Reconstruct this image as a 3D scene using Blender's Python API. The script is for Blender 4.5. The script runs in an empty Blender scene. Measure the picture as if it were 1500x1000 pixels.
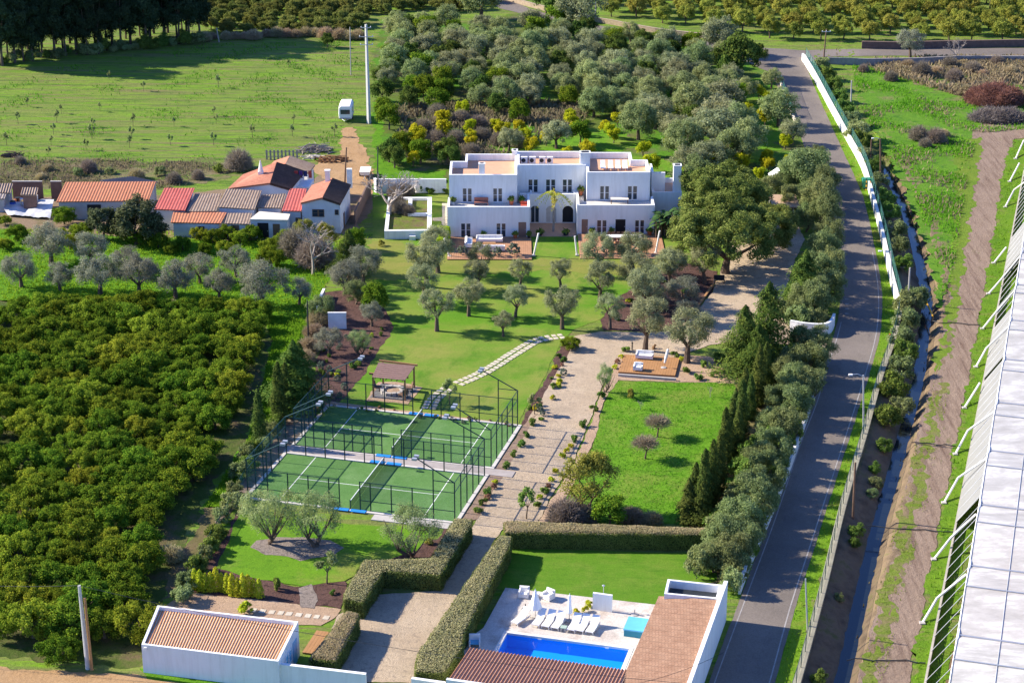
import bpy, bmesh, math, random
import numpy as np
from mathutils import Vector, Matrix
R = math.radians
# ------------------------------------------------------------ camera, sky, sun, exposure
sc = bpy.context.scene
COL = sc.collection
CAM_H, PITCH, FPX = 80.99, 0.3736, 2917.0
cam_d = bpy.data.cameras.new('camera'); cam = bpy.data.objects.new('camera', cam_d); COL.objects.link(cam)
cam.location = (0, 0, CAM_H); cam.rotation_euler = (math.pi/2 - PITCH, 0, 0)
cam_d.sensor_width = 36; cam_d.lens = FPX/1500*36; cam_d.clip_start = 1; cam_d.clip_end = 3000
sc.camera = cam
SUN_EL, SUN_AZ = R(30), math.atan2(-0.966, 0.259)          # azimuth from +Y towards +X
w = bpy.data.worlds.new('World'); sc.world = w; w.use_nodes = True
nt = w.node_tree; bg = nt.nodes['Background']; sky = nt.nodes.new('ShaderNodeTexSky')
sky.sky_type = 'NISHITA'; sky.sun_disc = False; sky.sun_elevation = SUN_EL; sky.sun_rotation = SUN_AZ
sky.air_density = 1.0; sky.dust_density = 0.3; sky.ozone_density = 2.5
tint = nt.nodes.new('ShaderNodeMix'); tint.data_type = 'RGBA'; tint.blend_type = 'MULTIPLY'; tint.inputs[0].default_value = 1; tint.inputs[7].default_value = (.68,.90,1.45,1)
nt.links.new(sky.outputs[0], tint.inputs[6]); nt.links.new(tint.outputs[2], bg.inputs[0]); bg.inputs[1].default_value = 0.085
sd = bpy.data.lights.new('sun', 'SUN'); sd.energy = 5.0; sd.angle = R(0.5); sd.color = (1.0, 0.91, 0.75)
so = bpy.data.objects.new('sun', sd); COL.objects.link(so)
sdir = Vector((math.sin(SUN_AZ)*math.cos(SUN_EL), math.cos(SUN_AZ)*math.cos(SUN_EL), math.sin(SUN_EL)))
so.rotation_euler = (-sdir).to_track_quat('-Z', 'Y').to_euler(); so.location = (-60, 150, 120)
sc.view_settings.view_transform = 'Standard'; sc.view_settings.look = 'None'
sc.view_settings.exposure = 1.15; sc.view_settings.gamma = 1
sc.cycles.max_bounces = 6; sc.cycles.diffuse_bounces = 4; sc.cycles.transparent_max_bounces = 12
sc.cycles.caustics_reflective = False; sc.cycles.caustics_refractive = False

# ------------------------------------------------------------ survey: photograph point -> place on the ground
_c, _s = math.cos(PITCH), math.sin(PITCH)
def ray(u, v):
    x = (u-750)/FPX; y = (500-v)/FPX
    return (x, _c+y*_s, -_s+y*_c)
def G(u, v, z=0.0):
    d = ray(u, v); t = (z-CAM_H)/d[2]
    return Vector((d[0]*t, d[1]*t, z))
def GY(u, v, Y):
    d = ray(u, v); t = Y/d[1]
    return Vector((d[0]*t, Y, CAM_H+d[2]*t))
def ppm(v):                                                # photo pixels per metre on the ground at row v
    d = ray(750, v); return FPX/(CAM_H/-d[2]*1.0)
def rel(crop, sc_):                                        # enlarged-crop point -> photo point
    return lambda x, y: (crop[0]+x/sc_, crop[1]+y/sc_)

# ------------------------------------------------------------ mesh helper
class MB:
    def __init__(s): s.v = []; s.f = []; s.m = []
    def add(s, vs, fs, mi=0):
        o = len(s.v); s.v += [tuple(p) for p in vs]; s.f += [tuple(i+o for i in f) for f in fs]; s.m += [mi]*len(fs); return s
    def box(s, x0, x1, y0, y1, z0, z1, mi=0):
        return s.add([(x0,y0,z0),(x1,y0,z0),(x1,y1,z0),(x0,y1,z0),(x0,y0,z1),(x1,y0,z1),(x1,y1,z1),(x0,y1,z1)],
              [(0,3,2,1),(4,5,6,7),(0,1,5,4),(1,2,6,5),(2,3,7,6),(3,0,4,7)], mi)
    def fbox(s, O, ax, ay, lx, ly, z0, z1, mi=0):          # box in a turned frame; lx, ly = (from, to)
        c = []
        for z in (z0, z1):
            for a, b in ((lx[0],ly[0]),(lx[1],ly[0]),(lx[1],ly[1]),(lx[0],ly[1])):
                p = O+ax*a+ay*b; c.append((p.x, p.y, O.z+z))
        return s.add(c, [(0,3,2,1),(4,5,6,7),(0,1,5,4),(1,2,6,5),(2,3,7,6),(3,0,4,7)], mi)
    def prism(s, pts, z0, z1, mi=0, mt=None):
        n = len(pts); a = sum(pts[i][0]*pts[(i+1)%n][1]-pts[(i+1)%n][0]*pts[i][1] for i in range(n))
        if a < 0: pts = list(pts)[::-1]
        s.add([(p[0],p[1],z0) for p in pts]+[(p[0],p[1],z1) for p in pts],
              [tuple(range(n))[::-1]]+[(i,(i+1)%n,n+(i+1)%n,n+i) for i in range(n)], mi)
        o = len(s.v)-2*n; s.f.append(tuple(range(o+n, o+2*n))); s.m.append(mi if mt is None else mt); return s
    def hexa(s, b, t, mi=0):                               # four bottom points, four top points
        return s.add(list(b)+list(t), [(0,3,2,1),(4,5,6,7),(0,1,5,4),(1,2,6,5),(2,3,7,6),(3,0,4,7)], mi)
    def tube(s, pts, rad, n=6, mi=0, cap=True):
        pts = [Vector(p) for p in pts]
        if not hasattr(rad, '__len__'): rad = [rad]*len(pts)
        o = len(s.v)
        for i, p in enumerate(pts):
            d = (pts[min(i+1,len(pts)-1)]-pts[max(i-1,0)])
            d = d.normalized() if d.length > 1e-9 else Vector((0,0,1))
            a = d.cross(Vector((0,0,1)) if abs(d.z) < .9 else Vector((1,0,0))).normalized(); b = d.cross(a)
            for k in range(n):
                t = 2*math.pi*k/n; s.v.append(tuple(p+(a*math.cos(t)+b*math.sin(t))*rad[i]))
        for i in range(len(pts)-1):
            for k in range(n):
                s.f.append((o+i*n+k, o+i*n+(k+1)%n, o+(i+1)*n+(k+1)%n, o+(i+1)*n+k)); s.m.append(mi)
        if cap:
            s.f.append(tuple(o+k for k in range(n))[::-1]); s.m.append(mi)
            e = o+(len(pts)-1)*n; s.f.append(tuple(e+k for k in range(n))); s.m.append(mi)
        return s
    def lathe(s, c, prof, n=12, mi=0):
        o = len(s.v)
        for r, z in prof:
            for k in range(n):
                t = 2*math.pi*k/n; s.v.append((c[0]+r*math.cos(t), c[1]+r*math.sin(t), c[2]+z))
        for i in range(len(prof)-1):
            for k in range(n):
                s.f.append((o+i*n+k, o+i*n+(k+1)%n, o+(i+1)*n+(k+1)%n, o+(i+1)*n+k)); s.m.append(mi)
        e = o+(len(prof)-1)*n
        s.f.append(tuple(o+k for k in range(n))[::-1]); s.m.append(mi)
        s.f.append(tuple(e+k for k in range(n))); s.m.append(mi); return s
    def arr(s, V, F, mi=0):
        o = len(s.v); s.v += [tuple(p) for p in V.tolist()]; s.f += [tuple(q) for q in (F+o).tolist()]; s.m += [mi]*len(F); return s

def mesh(name, mb, mats, off=(0,0,0), smooth=False):
    me = bpy.data.meshes.new(name)
    if off != (0,0,0): vs = [(p[0]-off[0], p[1]-off[1], p[2]-off[2]) for p in mb.v]
    else: vs = mb.v
    me.from_pydata(vs, [], mb.f)
    if not isinstance(mats, (list, tuple)): mats = [mats]
    for m in mats: me.materials.append(m)
    if len(mats) > 1: me.polygons.foreach_set('material_index', mb.m)
    if smooth: me.polygons.foreach_set('use_smooth', [True]*len(me.polygons))
    me.update(); return me
def quadmesh(name, V, mat):                                # V: (n,4,3) array of leaf cards
    n = len(V); me = bpy.data.meshes.new(name); me.vertices.add(n*4); me.vertices.foreach_set('co', np.ascontiguousarray(V, dtype=np.float32).ravel())
    me.loops.add(n*4); me.loops.foreach_set('vertex_index', np.arange(n*4, dtype=np.int32))
    me.polygons.add(n); me.polygons.foreach_set('loop_start', np.arange(0, n*4, 4, dtype=np.int32))
    try: me.polygons.foreach_set('loop_total', np.full(n, 4, dtype=np.int32))
    except Exception: pass
    me.materials.append(mat); me.update(); me.validate(); return me

LABELS = {}
def tag(o, label=None, cat=None, group=None, kind=None):
    if label:
        o['label'] = label
        if cat: LABELS.setdefault(label, []).append((o.name, group))
    if cat: o['category'] = cat
    if group: o['group'] = group
    if kind: o['kind'] = kind
    return o
def link(name, me, loc=(0,0,0), parent=None):
    o = bpy.data.objects.new(name, me); COL.objects.link(o); o.location = loc
    if parent is not None: o.parent = parent
    return o
def thing(name, label, cat, loc, group=None, rz=0.0):
    o = bpy.data.objects.new(name, None); COL.objects.link(o); o.location = loc; o.rotation_euler = (0,0,rz)
    o.empty_display_size = .3
    return tag(o, label, cat, group)
def root_of(p):
    while p.parent is not None: p = p.parent
    return p
def part(name, mb, mats, parent, smooth=False, label=None, local=False):
    r = root_of(parent); off = (0,0,0) if local else tuple(r.location)
    o = link(name, mesh(name, mb, mats, off, smooth), parent=parent)
    if label: o['label'] = label
    return o
def solo(name, mb, mats, label, cat, group=None, smooth=False):   # a thing that is one mesh, origin at its base
    xs = [p[0] for p in mb.v]; ys = [p[1] for p in mb.v]; zs = [p[2] for p in mb.v]
    c = ((min(xs)+max(xs))/2, (min(ys)+max(ys))/2, min(zs))
    return tag(link(name, mesh(name, mb, mats, c, smooth), c), label, cat, group)
def struct(name, mb, mats, smooth=False, kind='structure'):
    return tag(link(name, mesh(name, mb, mats, (0,0,0), smooth)), kind=kind)
def copy_tree(o, loc, label=None, rz=None, group=None, parent=None):
    c = o.copy(); COL.objects.link(c)
    if parent is not None: c.parent = parent
    else:
        c.location = loc
        if rz is not None: c.rotation_euler = (0,0,rz)
        if label: tag(c, label, c.get('category'))
        if group: c['group'] = group
    for ch in [x for x in o.children]: copy_tree(ch, None, parent=c)
    return c
ORD = ['', 'first','second','third','fourth','fifth','sixth','seventh','eighth','ninth','tenth','eleventh','twelfth','thirteenth','fourteenth','fifteenth','sixteenth','seventeenth','eighteenth','nineteenth','twentieth']

# ------------------------------------------------------------ materials
def nodes(name):
    m = bpy.data.materials.new(name); m.use_nodes = True; t = m.node_tree
    return m, t, t.nodes['Principled BSDF'], t.nodes['Material Output']
def rgba(c): return (c[0], c[1], c[2], 1)
def ramp(t, fac, stops):
    r = t.nodes.new('ShaderNodeValToRGB'); e = r.color_ramp.elements
    while len(e) < len(stops): e.new(0.5)
    for k, (p, c) in zip(e, stops): k.position = p; k.color = rgba(c)
    t.links.new(fac, r.inputs[0]); return r.outputs[0]
def noise(t, vec, scale, detail=4, rough=.6, dim='3D'):
    n = t.nodes.new('ShaderNodeTexNoise'); n.inputs['Scale'].default_value = scale
    n.inputs['Detail'].default_value = detail; n.inputs['Roughness'].default_value = rough
    if vec is not None: t.links.new(vec, n.inputs['Vector'])
    return n.outputs['Fac']
def mix(t, fac, a, b, mode='MIX'):
    m = t.nodes.new('ShaderNodeMix'); m.data_type = 'RGBA'; m.blend_type = mode
    for sock, val in ((m.inputs[0], fac), (m.inputs[6], a), (m.inputs[7], b)):
        if isinstance(val, (int, float)): sock.default_value = val
        elif isinstance(val, tuple): sock.default_value = rgba(val)
        else: t.links.new(val, sock)
    return m.outputs[2]
def pos(t): return t.nodes.new('ShaderNodeNewGeometry').outputs['Position']
def bump(t, b, h, strength=.3, dist=.05):
    n = t.nodes.new('ShaderNodeBump'); n.inputs['Strength'].default_value = strength; n.inputs['Distance'].default_value = dist
    t.links.new(h, n.inputs['Height']); t.links.new(n.outputs[0], b.inputs['Normal'])
def scaled(t, vec, s, rot=0):
    if rot:
        q = t.nodes.new('ShaderNodeMapping'); q.inputs['Rotation'].default_value = (0,0,rot); t.links.new(vec, q.inputs[0]); vec = q.outputs[0]
    m = t.nodes.new('ShaderNodeMapping'); m.inputs['Scale'].default_value = s
    t.links.new(vec, m.inputs[0]); return m.outputs[0]
def mat(name, col, rough=.8, var=.18, scale=2.0, spec=.3, metal=0, fine=0.0, bumpy=0.0):
    m, t, b, o = nodes(name); p = pos(t)
    f = noise(t, p, scale, 5, .65)
    c = ramp(t, f, [(.25, tuple(x*(1-var) for x in col)), (.75, tuple(min(1,x*(1+var)) for x in col))])
    if fine:
        g = noise(t, p, scale*14, 2, .7)
        c = mix(t, ramp(t, g, [(.35,(0,0,0)),(.65,(fine,)*3)]), c, tuple(x*.45 for x in col))
    t.links.new(c, b.inputs['Base Color']); b.inputs['Roughness'].default_value = rough
    b.inputs['Specular IOR Level'].default_value = spec; b.inputs['Metallic'].default_value = metal
    if bumpy: bump(t, b, noise(t, p, scale*8, 4), bumpy, .06)
    return m
def patchy(name, layers, bumpy=.4, bscale=3.0, rough=.95, spec=.1, holes=None, rot=None):
    """layers: first a colour pair, then (colour, noise scale, threshold, softness, stretch)"""
    m, t, b, o = nodes(name); p = pos(t)
    c0, c1, s0 = layers[0]
    c = ramp(t, noise(t, p, s0, 6, .7), [(.3, c0), (.7, c1)])
    for k, (col, s, th, soft, st) in enumerate(layers[1:]):
        q = scaled(t, p, st, 0.1*k if rot is None else rot+.0001)
        f = ramp(t, noise(t, q, s, 6, .68), [(th-soft,(0,0,0)), (th+soft,(1,1,1))])
        c = mix(t, f, c, col)
    g = noise(t, p, 9.0, 3, .7)
    c = mix(t, .55, c, ramp(t, g, [(.3,(.35,.35,.35)),(.7,(1,1,1))]), 'MULTIPLY')
    t.links.new(c, b.inputs['Base Color']); b.inputs['Roughness'].default_value = rough; b.inputs['Specular IOR Level'].default_value = spec
    if bumpy: bump(t, b, noise(t, p, bscale, 6, .75), bumpy, .25)
    return m
LEAFGAIN = 2.2
def leafmat(name, cols, transl=.32, objvar=.25, clump=1.2, spots=None):
    m, t, b, o = nodes(name); cols = [tuple(x*LEAFGAIN for x in q_) for q_ in cols]
    ge = t.nodes.new('ShaderNodeNewGeometry'); oi = t.nodes.new('ShaderNodeObjectInfo')
    a = t.nodes.new('ShaderNodeMath'); a.operation = 'MULTIPLY_ADD'; a.inputs[1].default_value = .55; a.use_clamp = True
    t.links.new(ge.outputs['Random Per Island'], a.inputs[0])
    tc = t.nodes.new('ShaderNodeTexCoord'); n = noise(t, tc.outputs['Object'], clump, 2)
    n2 = t.nodes.new('ShaderNodeMath'); n2.operation = 'MULTIPLY_ADD'; n2.inputs[1].default_value = .9; n2.inputs[2].default_value = -.22
    t.links.new(n, n2.inputs[0]); t.links.new(n2.outputs[0], a.inputs[2])
    k = len(cols); c = ramp(t, a.outputs[0], [(i/(k-1), cc) for i, cc in enumerate(cols)])
    if spots:
        r = t.nodes.new('ShaderNodeMath'); r.operation = 'GREATER_THAN'; r.inputs[1].default_value = 1-spots[1]
        t.links.new(ge.outputs['Random Per Island'], r.inputs[0]); c = mix(t, r.outputs[0], c, spots[0])
    h = t.nodes.new('ShaderNodeHueSaturation')
    for sock, sd_, amp, mid in (('Value', 1, objvar*2, 1-objvar), ('Hue', 7, .045, .4775)):
        q = t.nodes.new('ShaderNodeMath'); q.operation = 'MULTIPLY'; q.inputs[1].default_value = sd_; t.links.new(oi.outputs['Random'], q.inputs[0])
        fr = t.nodes.new('ShaderNodeMath'); fr.operation = 'FRACT'; t.links.new(q.outputs[0], fr.inputs[0])
        z = t.nodes.new('ShaderNodeMath'); z.operation = 'MULTIPLY_ADD'; z.inputs[1].default_value = amp; z.inputs[2].default_value = mid
        t.links.new(fr.outputs[0], z.inputs[0]); t.links.new(z.outputs[0], h.inputs[sock])
    t.links.new(c, h.inputs['Color'])
    d = t.nodes.new('ShaderNodeBsdfDiffuse'); tr = t.nodes.new('ShaderNodeBsdfTranslucent'); ms = t.nodes.new('ShaderNodeMixShader')
    t.links.new(h.outputs[0], d.inputs[0]); t.links.new(h.outputs[0], tr.inputs[0]); ms.inputs[0].default_value = min(.5, transl+.16)
    t.links.new(d.outputs[0], ms.inputs[1]); t.links.new(tr.outputs[0], ms.inputs[2]); t.links.new(ms.outputs[0], o.inputs[0])
    return m
def seethrough(name, col, alpha, rough=.6):
    m, t, b, o = nodes(name); tr = t.nodes.new('ShaderNodeBsdfTransparent'); ms = t.nodes.new('ShaderNodeMixShader')
    b.inputs['Base Color'].default_value = rgba(col); b.inputs['Roughness'].default_value = rough
    ms.inputs[0].default_value = alpha
    t.links.new(tr.outputs[0], ms.inputs[1]); t.links.new(b.outputs[0], ms.inputs[2]); t.links.new(ms.outputs[0], o.inputs[0]); return m
M = {}
m, t, b, o = nodes('white_render'); p = pos(t)
c = mix(t, .5, ramp(t, noise(t, p, .7, 5, .65), [(.3,(.74,.735,.72)),(.7,(.81,.81,.80))]), ramp(t, noise(t, scaled(t, p, (2.2,2.2,.22)), 1.0, 5, .7), [(.30,(.62,.61,.58)),(.55,(.81,.81,.80))]))
t.links.new(c, b.inputs['Base Color']); b.inputs['Roughness'].default_value = .85; b.inputs['Specular IOR Level'].default_value = .2; M['white'] = m
M['white2'] = mat('old_whitewash', (.72,.70,.66), .9, .14, .9, .1)
M['cream'] = mat('cream_stone', (.72,.64,.52), .85, .12, 1.5)
M['grey'] = mat('grey_concrete', (.42,.39,.36), .9, .15, 1.2)
M['greylight'] = mat('pale_concrete', (.55,.51,.46), .9, .12, 1.2)
M['dark'] = mat('dark_metal', (.025,.03,.035), .5, .1, 1)
M['black'] = mat('dark_interior', (.012,.012,.015), .6, .1, 1)
M['glass'] = mat('window_glass', (.03,.045,.06), .08, .2, .8, .6)
M['brownwood'] = mat('weathered_wood', (.16,.095,.06), .85, .25, 2.5)
M['deck'] = mat('deck_boards', (.40,.21,.115), .7, .16, 1.2, .3)
M['deck2'] = mat('honey_deck_boards', (.36,.185,.075), .7, .16, 1.2, .3)
M['terrace'] = mat('terracotta_paving', (.58,.33,.205), .85, .10, 1.5, .2)
M['bark'] = mat('bark', (.13,.095,.07), .95, .3, 4, .1)
M['palebark'] = mat('pale_bark', (.34,.29,.25), .95, .25, 4, .1)
M['padgreen'] = mat('court_turf', (.055,.16,.055), .95, .16, .5, .1, fine=.3)
M['line'] = mat('white_line', (.75,.75,.72), .8, .08, 2)
M['frame'] = mat('dark_green_steel', (.012,.045,.045), .5, .1, 1)
M['mesh'] = seethrough('green_wire_mesh', (.02,.10,.09), .08)
M['pglass'] = seethrough('court_glass', (.08,.22,.20), .055, .1)
M['netm'] = seethrough('net_mesh', (.02,.03,.03), .40)
M['bluepad'] = mat('blue_padding', (.02,.22,.62), .6, .1, 2)
M['fabric'] = mat('white_fabric', (.80,.78,.75), .9, .04, 3, .1)
M['woodpost'] = mat('pine_post', (.36,.19,.08), .75, .2, 3)
M['steel'] = mat('galvanised_steel', (.50,.50,.51), .45, .1, 2, .5, .5)
M['polec'] = mat('concrete_pole', (.52,.51,.49), .9, .1, 2)
M['terracotta'] = mat('terracotta_pot', (.42,.13,.06), .8, .15, 3)
M['soil'] = mat('mulch_soil', (.105,.062,.055), 1, .35, .8, .05, fine=.6, bumpy=.5)
M['blue'] = mat('pale_blue_cover', (.12,.42,.62), .5, .08, 2)
# ------------------------------------------------------------ foliage library
LEAF = {
 'orange': leafmat('orange_tree_leaves', [(.015,.036,.005),(.040,.074,.007),(.086,.118,.010),(.150,.168,.015)], .25, .22, .9),
 'orange2': leafmat('bright_citrus_leaves', [(.028,.05,.006),(.070,.10,.009),(.145,.165,.015),(.215,.21,.022)], .28, .2, .9),
 'fruit': leafmat('fruiting_citrus_leaves', [(.07,.085,.008),(.17,.17,.010),(.25,.25,.010),(.33,.32,.012)], .28, .08, .9),
 'farcitrus': leafmat('far_orchard_leaves', [(.04,.055,.012),(.085,.10,.018),(.17,.165,.03),(.22,.20,.04)], .25, .2, .8),
 'olive': leafmat('olive_leaves', [(.052,.060,.028),(.10,.112,.055),(.165,.172,.09),(.225,.23,.13)], .25, .14, .8),
 'olivegreen': leafmat('green_olive_leaves', [(.05,.065,.025),(.095,.12,.045),(.155,.18,.075),(.20,.22,.10)], .25, .16, .8),
 'greyolive': leafmat('grey_olive_leaves', [(.055,.058,.038),(.095,.098,.066),(.145,.146,.104),(.195,.192,.145)], .25, .12, .8),
 'dark': leafmat('dark_pine_leaves', [(.010,.018,.010),(.020,.032,.016),(.034,.045,.022)], .12, .2, .4),
 'loquat': leafmat('loquat_leaves', [(.014,.022,.009),(.032,.042,.018),(.062,.072,.035),(.10,.105,.06)], .2, .12, .9),
 'cypress': leafmat('cypress_leaves', [(.014,.024,.008),(.034,.048,.011),(.072,.085,.018)], .15, .15, .9),
 'conifer': leafmat('conifer_leaves', [(.012,.024,.008),(.028,.05,.011),(.055,.08,.015),(.085,.10,.022)], .18, .1, .8),
 'carob': leafmat('carob_leaves', [(.024,.036,.009),(.060,.076,.017),(.108,.12,.03),(.165,.165,.046)], .22, .08, .55),
 'roadside': leafmat('roadside_leaves', [(.035,.048,.018),(.075,.095,.034),(.12,.14,.055),(.175,.19,.09)], .25, .15, .7),
 'autumn': leafmat('yellowing_leaves', [(.06,.062,.013),(.11,.108,.022),(.165,.15,.03),(.085,.098,.02)], .25, .1, .8),
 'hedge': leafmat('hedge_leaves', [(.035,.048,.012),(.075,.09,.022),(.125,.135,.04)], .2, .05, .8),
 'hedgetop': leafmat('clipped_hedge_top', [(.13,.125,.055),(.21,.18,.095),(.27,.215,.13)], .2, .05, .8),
 'limehedge': leafmat('lime_hedge_leaves', [(.14,.20,.008),(.21,.27,.010),(.27,.32,.02)], .25, .05, .8),
 'shrub': leafmat('shrub_leaves', [(.03,.055,.012),(.07,.11,.02),(.13,.16,.035)], .2, .2, 1.5),
 'lime': leafmat('lime_shrub_leaves', [(.12,.14,.010),(.24,.25,.015),(.34,.33,.03)], .25, .15, 1.5),
 'silver': leafmat('silver_ball_leaves', [(.06,.075,.05),(.10,.12,.085),(.15,.17,.125)], .2, .1, 2),
 'red': leafmat('reddish_shrub_leaves', [(.09,.05,.03),(.15,.08,.05),(.20,.12,.07)], .2, .15, 1.5),
 'redtwig': leafmat('reddish_twigs', [(.085,.068,.045),(.125,.105,.07),(.165,.145,.10)], .1, .1, 1),
 'farcanopy': leafmat('scrubby_orchard_leaves', [(.03,.04,.010),(.06,.072,.016),(.10,.105,.026),(.13,.12,.04)], .25, .2, .8),
 'twig': leafmat('bare_twigs', [(.085,.07,.05),(.125,.105,.08),(.17,.145,.115)], .1, .15, 1),
 'drybush': leafmat('dry_bush_twigs', [(.15,.11,.075),(.21,.165,.10),(.12,.12,.045)], .15, .2, 1),
 'palm': leafmat('palm_fronds', [(.12,.14,.02),(.24,.24,.035),(.33,.30,.05)], .3, .1, 1),
 'banana': leafmat('banana_leaves', [(.015,.04,.015),(.035,.075,.025),(.06,.11,.035)], .25, .1, 1),
 'redpile': leafmat('rusty_dead_branches', [(.07,.034,.022),(.115,.062,.042),(.16,.095,.066)], .1, .05, 1),
 'greypile': leafmat('grey_dead_branches', [(.08,.068,.06),(.115,.10,.09),(.06,.046,.038)], .1, .05, 1),
}
def cards(C, Nn, ln, asp, r):
    """leaf rhombs at C, roughly facing Nn"""
    n = len(C); Nn = Nn/np.linalg.norm(Nn, axis=1, keepdims=True); q = r.normal(size=(n,3)); a = np.cross(q, Nn); a /= (np.linalg.norm(a, axis=1, keepdims=True)+1e-9)
    b = np.cross(Nn, a); l = (ln*r.uniform(.55,1.35,n))[:,None]
    return np.stack([C-a*l*.5, C+b*l*asp*.5, C+a*l*.5, C-b*l*asp*.5], 1)
def crown_pts(r, n, rad, zc, nl, lr, bottom=-.75, surf=.55, gaps=0.0):
    """points in a lumpy crown: nl lumps spread through an ellipsoid of radii rad about height zc"""
    rad = np.array(rad); d = r.normal(size=(nl,3)); d /= np.linalg.norm(d, axis=1, keepdims=True); d[:,2] = np.where(d[:,2] < bottom, -d[:,2]*.6, d[:,2])
    lc = d*rad*r.uniform(surf, 1-lr*.6, (nl,1)); lr_ = lr*r.uniform(.6,1.15,nl)*rad.mean()
    wts = lr_**2; k = r.choice(nl, n, p=wts/wts.sum()); e = r.normal(size=(n,3)); e /= np.linalg.norm(e, axis=1, keepdims=True)
    e[:,2] = np.where((e[:,2] < -.3) & (r.random(n) < .6), -e[:,2], e[:,2])
    P = lc[k]+e*(lr_[k]*(r.random(n)**.42)*(1+.12*r.normal(size=n)))[:,None]; P[:,2] *= .95
    out = e*.55+P/rad*.55+r.normal(size=(n,3))*.62; out[:,2] += .3
    return P+np.array([0,0,zc]), out
def crown(name, m, seed, n, rad, zc, nl=18, lr=.42, ln=.22, asp=.55, **k):
    r = np.random.default_rng(seed); P, N = crown_pts(r, n, rad, zc, nl, lr, **k); lo = P[:,2] > .05
    return quadmesh(name, cards(P[lo], N[lo], ln, asp, r), LEAF[m])
def trunk(name, seed, h, r0, limbs=4, spread=.8, top=1.0, lean=.15, m='bark', multi=1):
    q = random.Random(seed); mb = MB()
    for s_ in range(multi):
        bx_, by_ = (q.uniform(-.15,.15), q.uniform(-.15,.15)) if multi > 1 else (0,0)
        lx, ly = q.uniform(-lean,lean)*h, q.uniform(-lean,lean)*h
        if multi > 1: lx += bx_*4; ly += by_*4
        mb.tube([(bx_,by_,-.05),(bx_+lx*.3,by_+ly*.3,h*.5),(bx_+lx,by_+ly,h)], [r0*1.25,r0,r0*.8], 7)
        for k in range(limbs):
            a = 2*math.pi*(k+q.random()*.6)/limbs; L = spread*q.uniform(.7,1.1)
            mb.tube([(bx_+lx,by_+ly,h*.95),(bx_+lx+math.cos(a)*L*.5,by_+ly+math.sin(a)*L*.5,h+top*.45),(bx_+lx+math.cos(a)*L,by_+ly+math.sin(a)*L,h+top)], [r0*.6,r0*.4,r0*.15], 5)
    return mesh(name, mb, M[m])
PROTO = {}
def proto(kind, variants): PROTO[kind] = variants
proto('orange', [[('trunk', trunk('trunk', 10+i, .7, .12, 4, .9, .9)), ('crown', crown('crown', ['orange','orange','orange2','orange'][i], 20+i, 9000, (2.1,2.1,1.35), 1.35, 40, .27, .17))] for i in range(4)])
proto('fruit', [[('trunk', trunk('trunk', 30+i, .6, .09, 4, .6, .7)), ('crown', crown('crown', 'fruit', 40+i, 2200, (1.25,1.25,1.25), 1.5, 14, .42, .24))] for i in range(3)])
proto('farcitrus', [[('trunk', trunk('trunk', 50+i, 1.0, .14, 4, .9, 1.0)), ('crown', crown('crown', 'farcitrus', 60+i, 5000, (2.2,2.2,1.8), 2.2, 30, .32, .26))] for i in range(3)])
proto('canopy', [[('trunk', trunk('trunk', 55+i, .7, .12, 4, .8, .9)), ('crown', crown('crown', 'farcanopy', 65+i, 4500, (2.2,2.2,1.3), 1.3, 30, .32, .26))] for i in range(3)])
proto('citrusdark', [[('trunk', trunk('trunk', 70+i, 1.0, .12, 4, .8, 1.0)), ('crown', crown('crown', ['orange','conifer'][i], 80+i, 5000, (2.0,2.0,1.85), 2.0, 26, .36, .24))] for i in range(2)])
proto('olive', [[('trunk', trunk('trunk', 90+i, 1.3, .2, 5, 1.0, 1.1, .2)), ('crown', crown('crown', 'olive', 100+i, 10000, (2.0,2.0,1.5), 2.6, 44, .26, .155, .3, bottom=-.8))] for i in range(4)])
proto('greyolive', [[('trunk', trunk('trunk', 110+i, 1.0, .2, 5, 1.2, 1.1, .2)), ('crown', crown('crown', 'greyolive', 120+i, 10000, (2.3,2.3,1.65), 2.1, 44, .28, .17, .3, bottom=-.85))] for i in range(3)])
proto('groveolive', [[('trunk', trunk('trunk', 130+i, 1.2, .2, 5, 1.2, 1.2)), ('crown', crown('crown', ['olive','olivegreen','olivegreen'][i], 140+i, 9000, (2.5,2.5,2.0), 2.3, 40, .30, .21, .45))] for i in range(3)])
proto('loquat', [[('trunk', trunk('trunk', 145+i, 1.0, .14, 5, 1.0, 1.4)), ('crown', crown('crown', 'loquat', 147+i, 8000, (2.0,2.0,2.2), 2.3, 36, .30, .24))] for i in range(2)])
proto('lightolive', [[('trunk', trunk('trunk', 150+i, .5, .13, 4, 1.3, 1.7, .3, 'bark', 3)), ('crown', crown('crown', 'olivegreen', 160+i, 9000, (2.1,2.1,1.55), 2.2, 44, .26, .15, .25, bottom=-.85))] for i in range(3)])
proto('tall', [[('trunk', trunk('trunk', 170+i, 4.5, .2, 5, 1.6, 6.0, .05, 'bark')), ('crown', crown('crown', 'dark', 180+i, 11000, (3.0,3.0,8.4), 9.2, 70, .24, .5, .35, bottom=-.97))] for i in range(3)])
proto('carob', [[('trunk', trunk('trunk', 190+i, 1.8, .45, 7, 3.6, 2.6)), ('crown', crown('crown', 'carob', 200+i, 60000, (7.4,6.6,4.6), 5.0, 150, .15, .27, .5, bottom=-.6))] for i in range(2)])
proto('roadside', [[('trunk', trunk('trunk', 210+i, .7, .14, 5, 1.1, 1.4, .1, 'bark', 2)), ('crown', crown('crown', 'roadside', 220+i, 11000, (2.3,2.3,2.0), 2.1, 44, .28, .18, .45))] for i in range(4)])
proto('autumn', [[('trunk', trunk('trunk', 230, .9, .12, 5, 1.3, 1.6, .1, 'bark', 2)), ('crown', crown('crown', 'autumn', 231, 6500, (2.6,2.2,2.2), 2.7, 30, .30, .20, .45))]])
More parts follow.
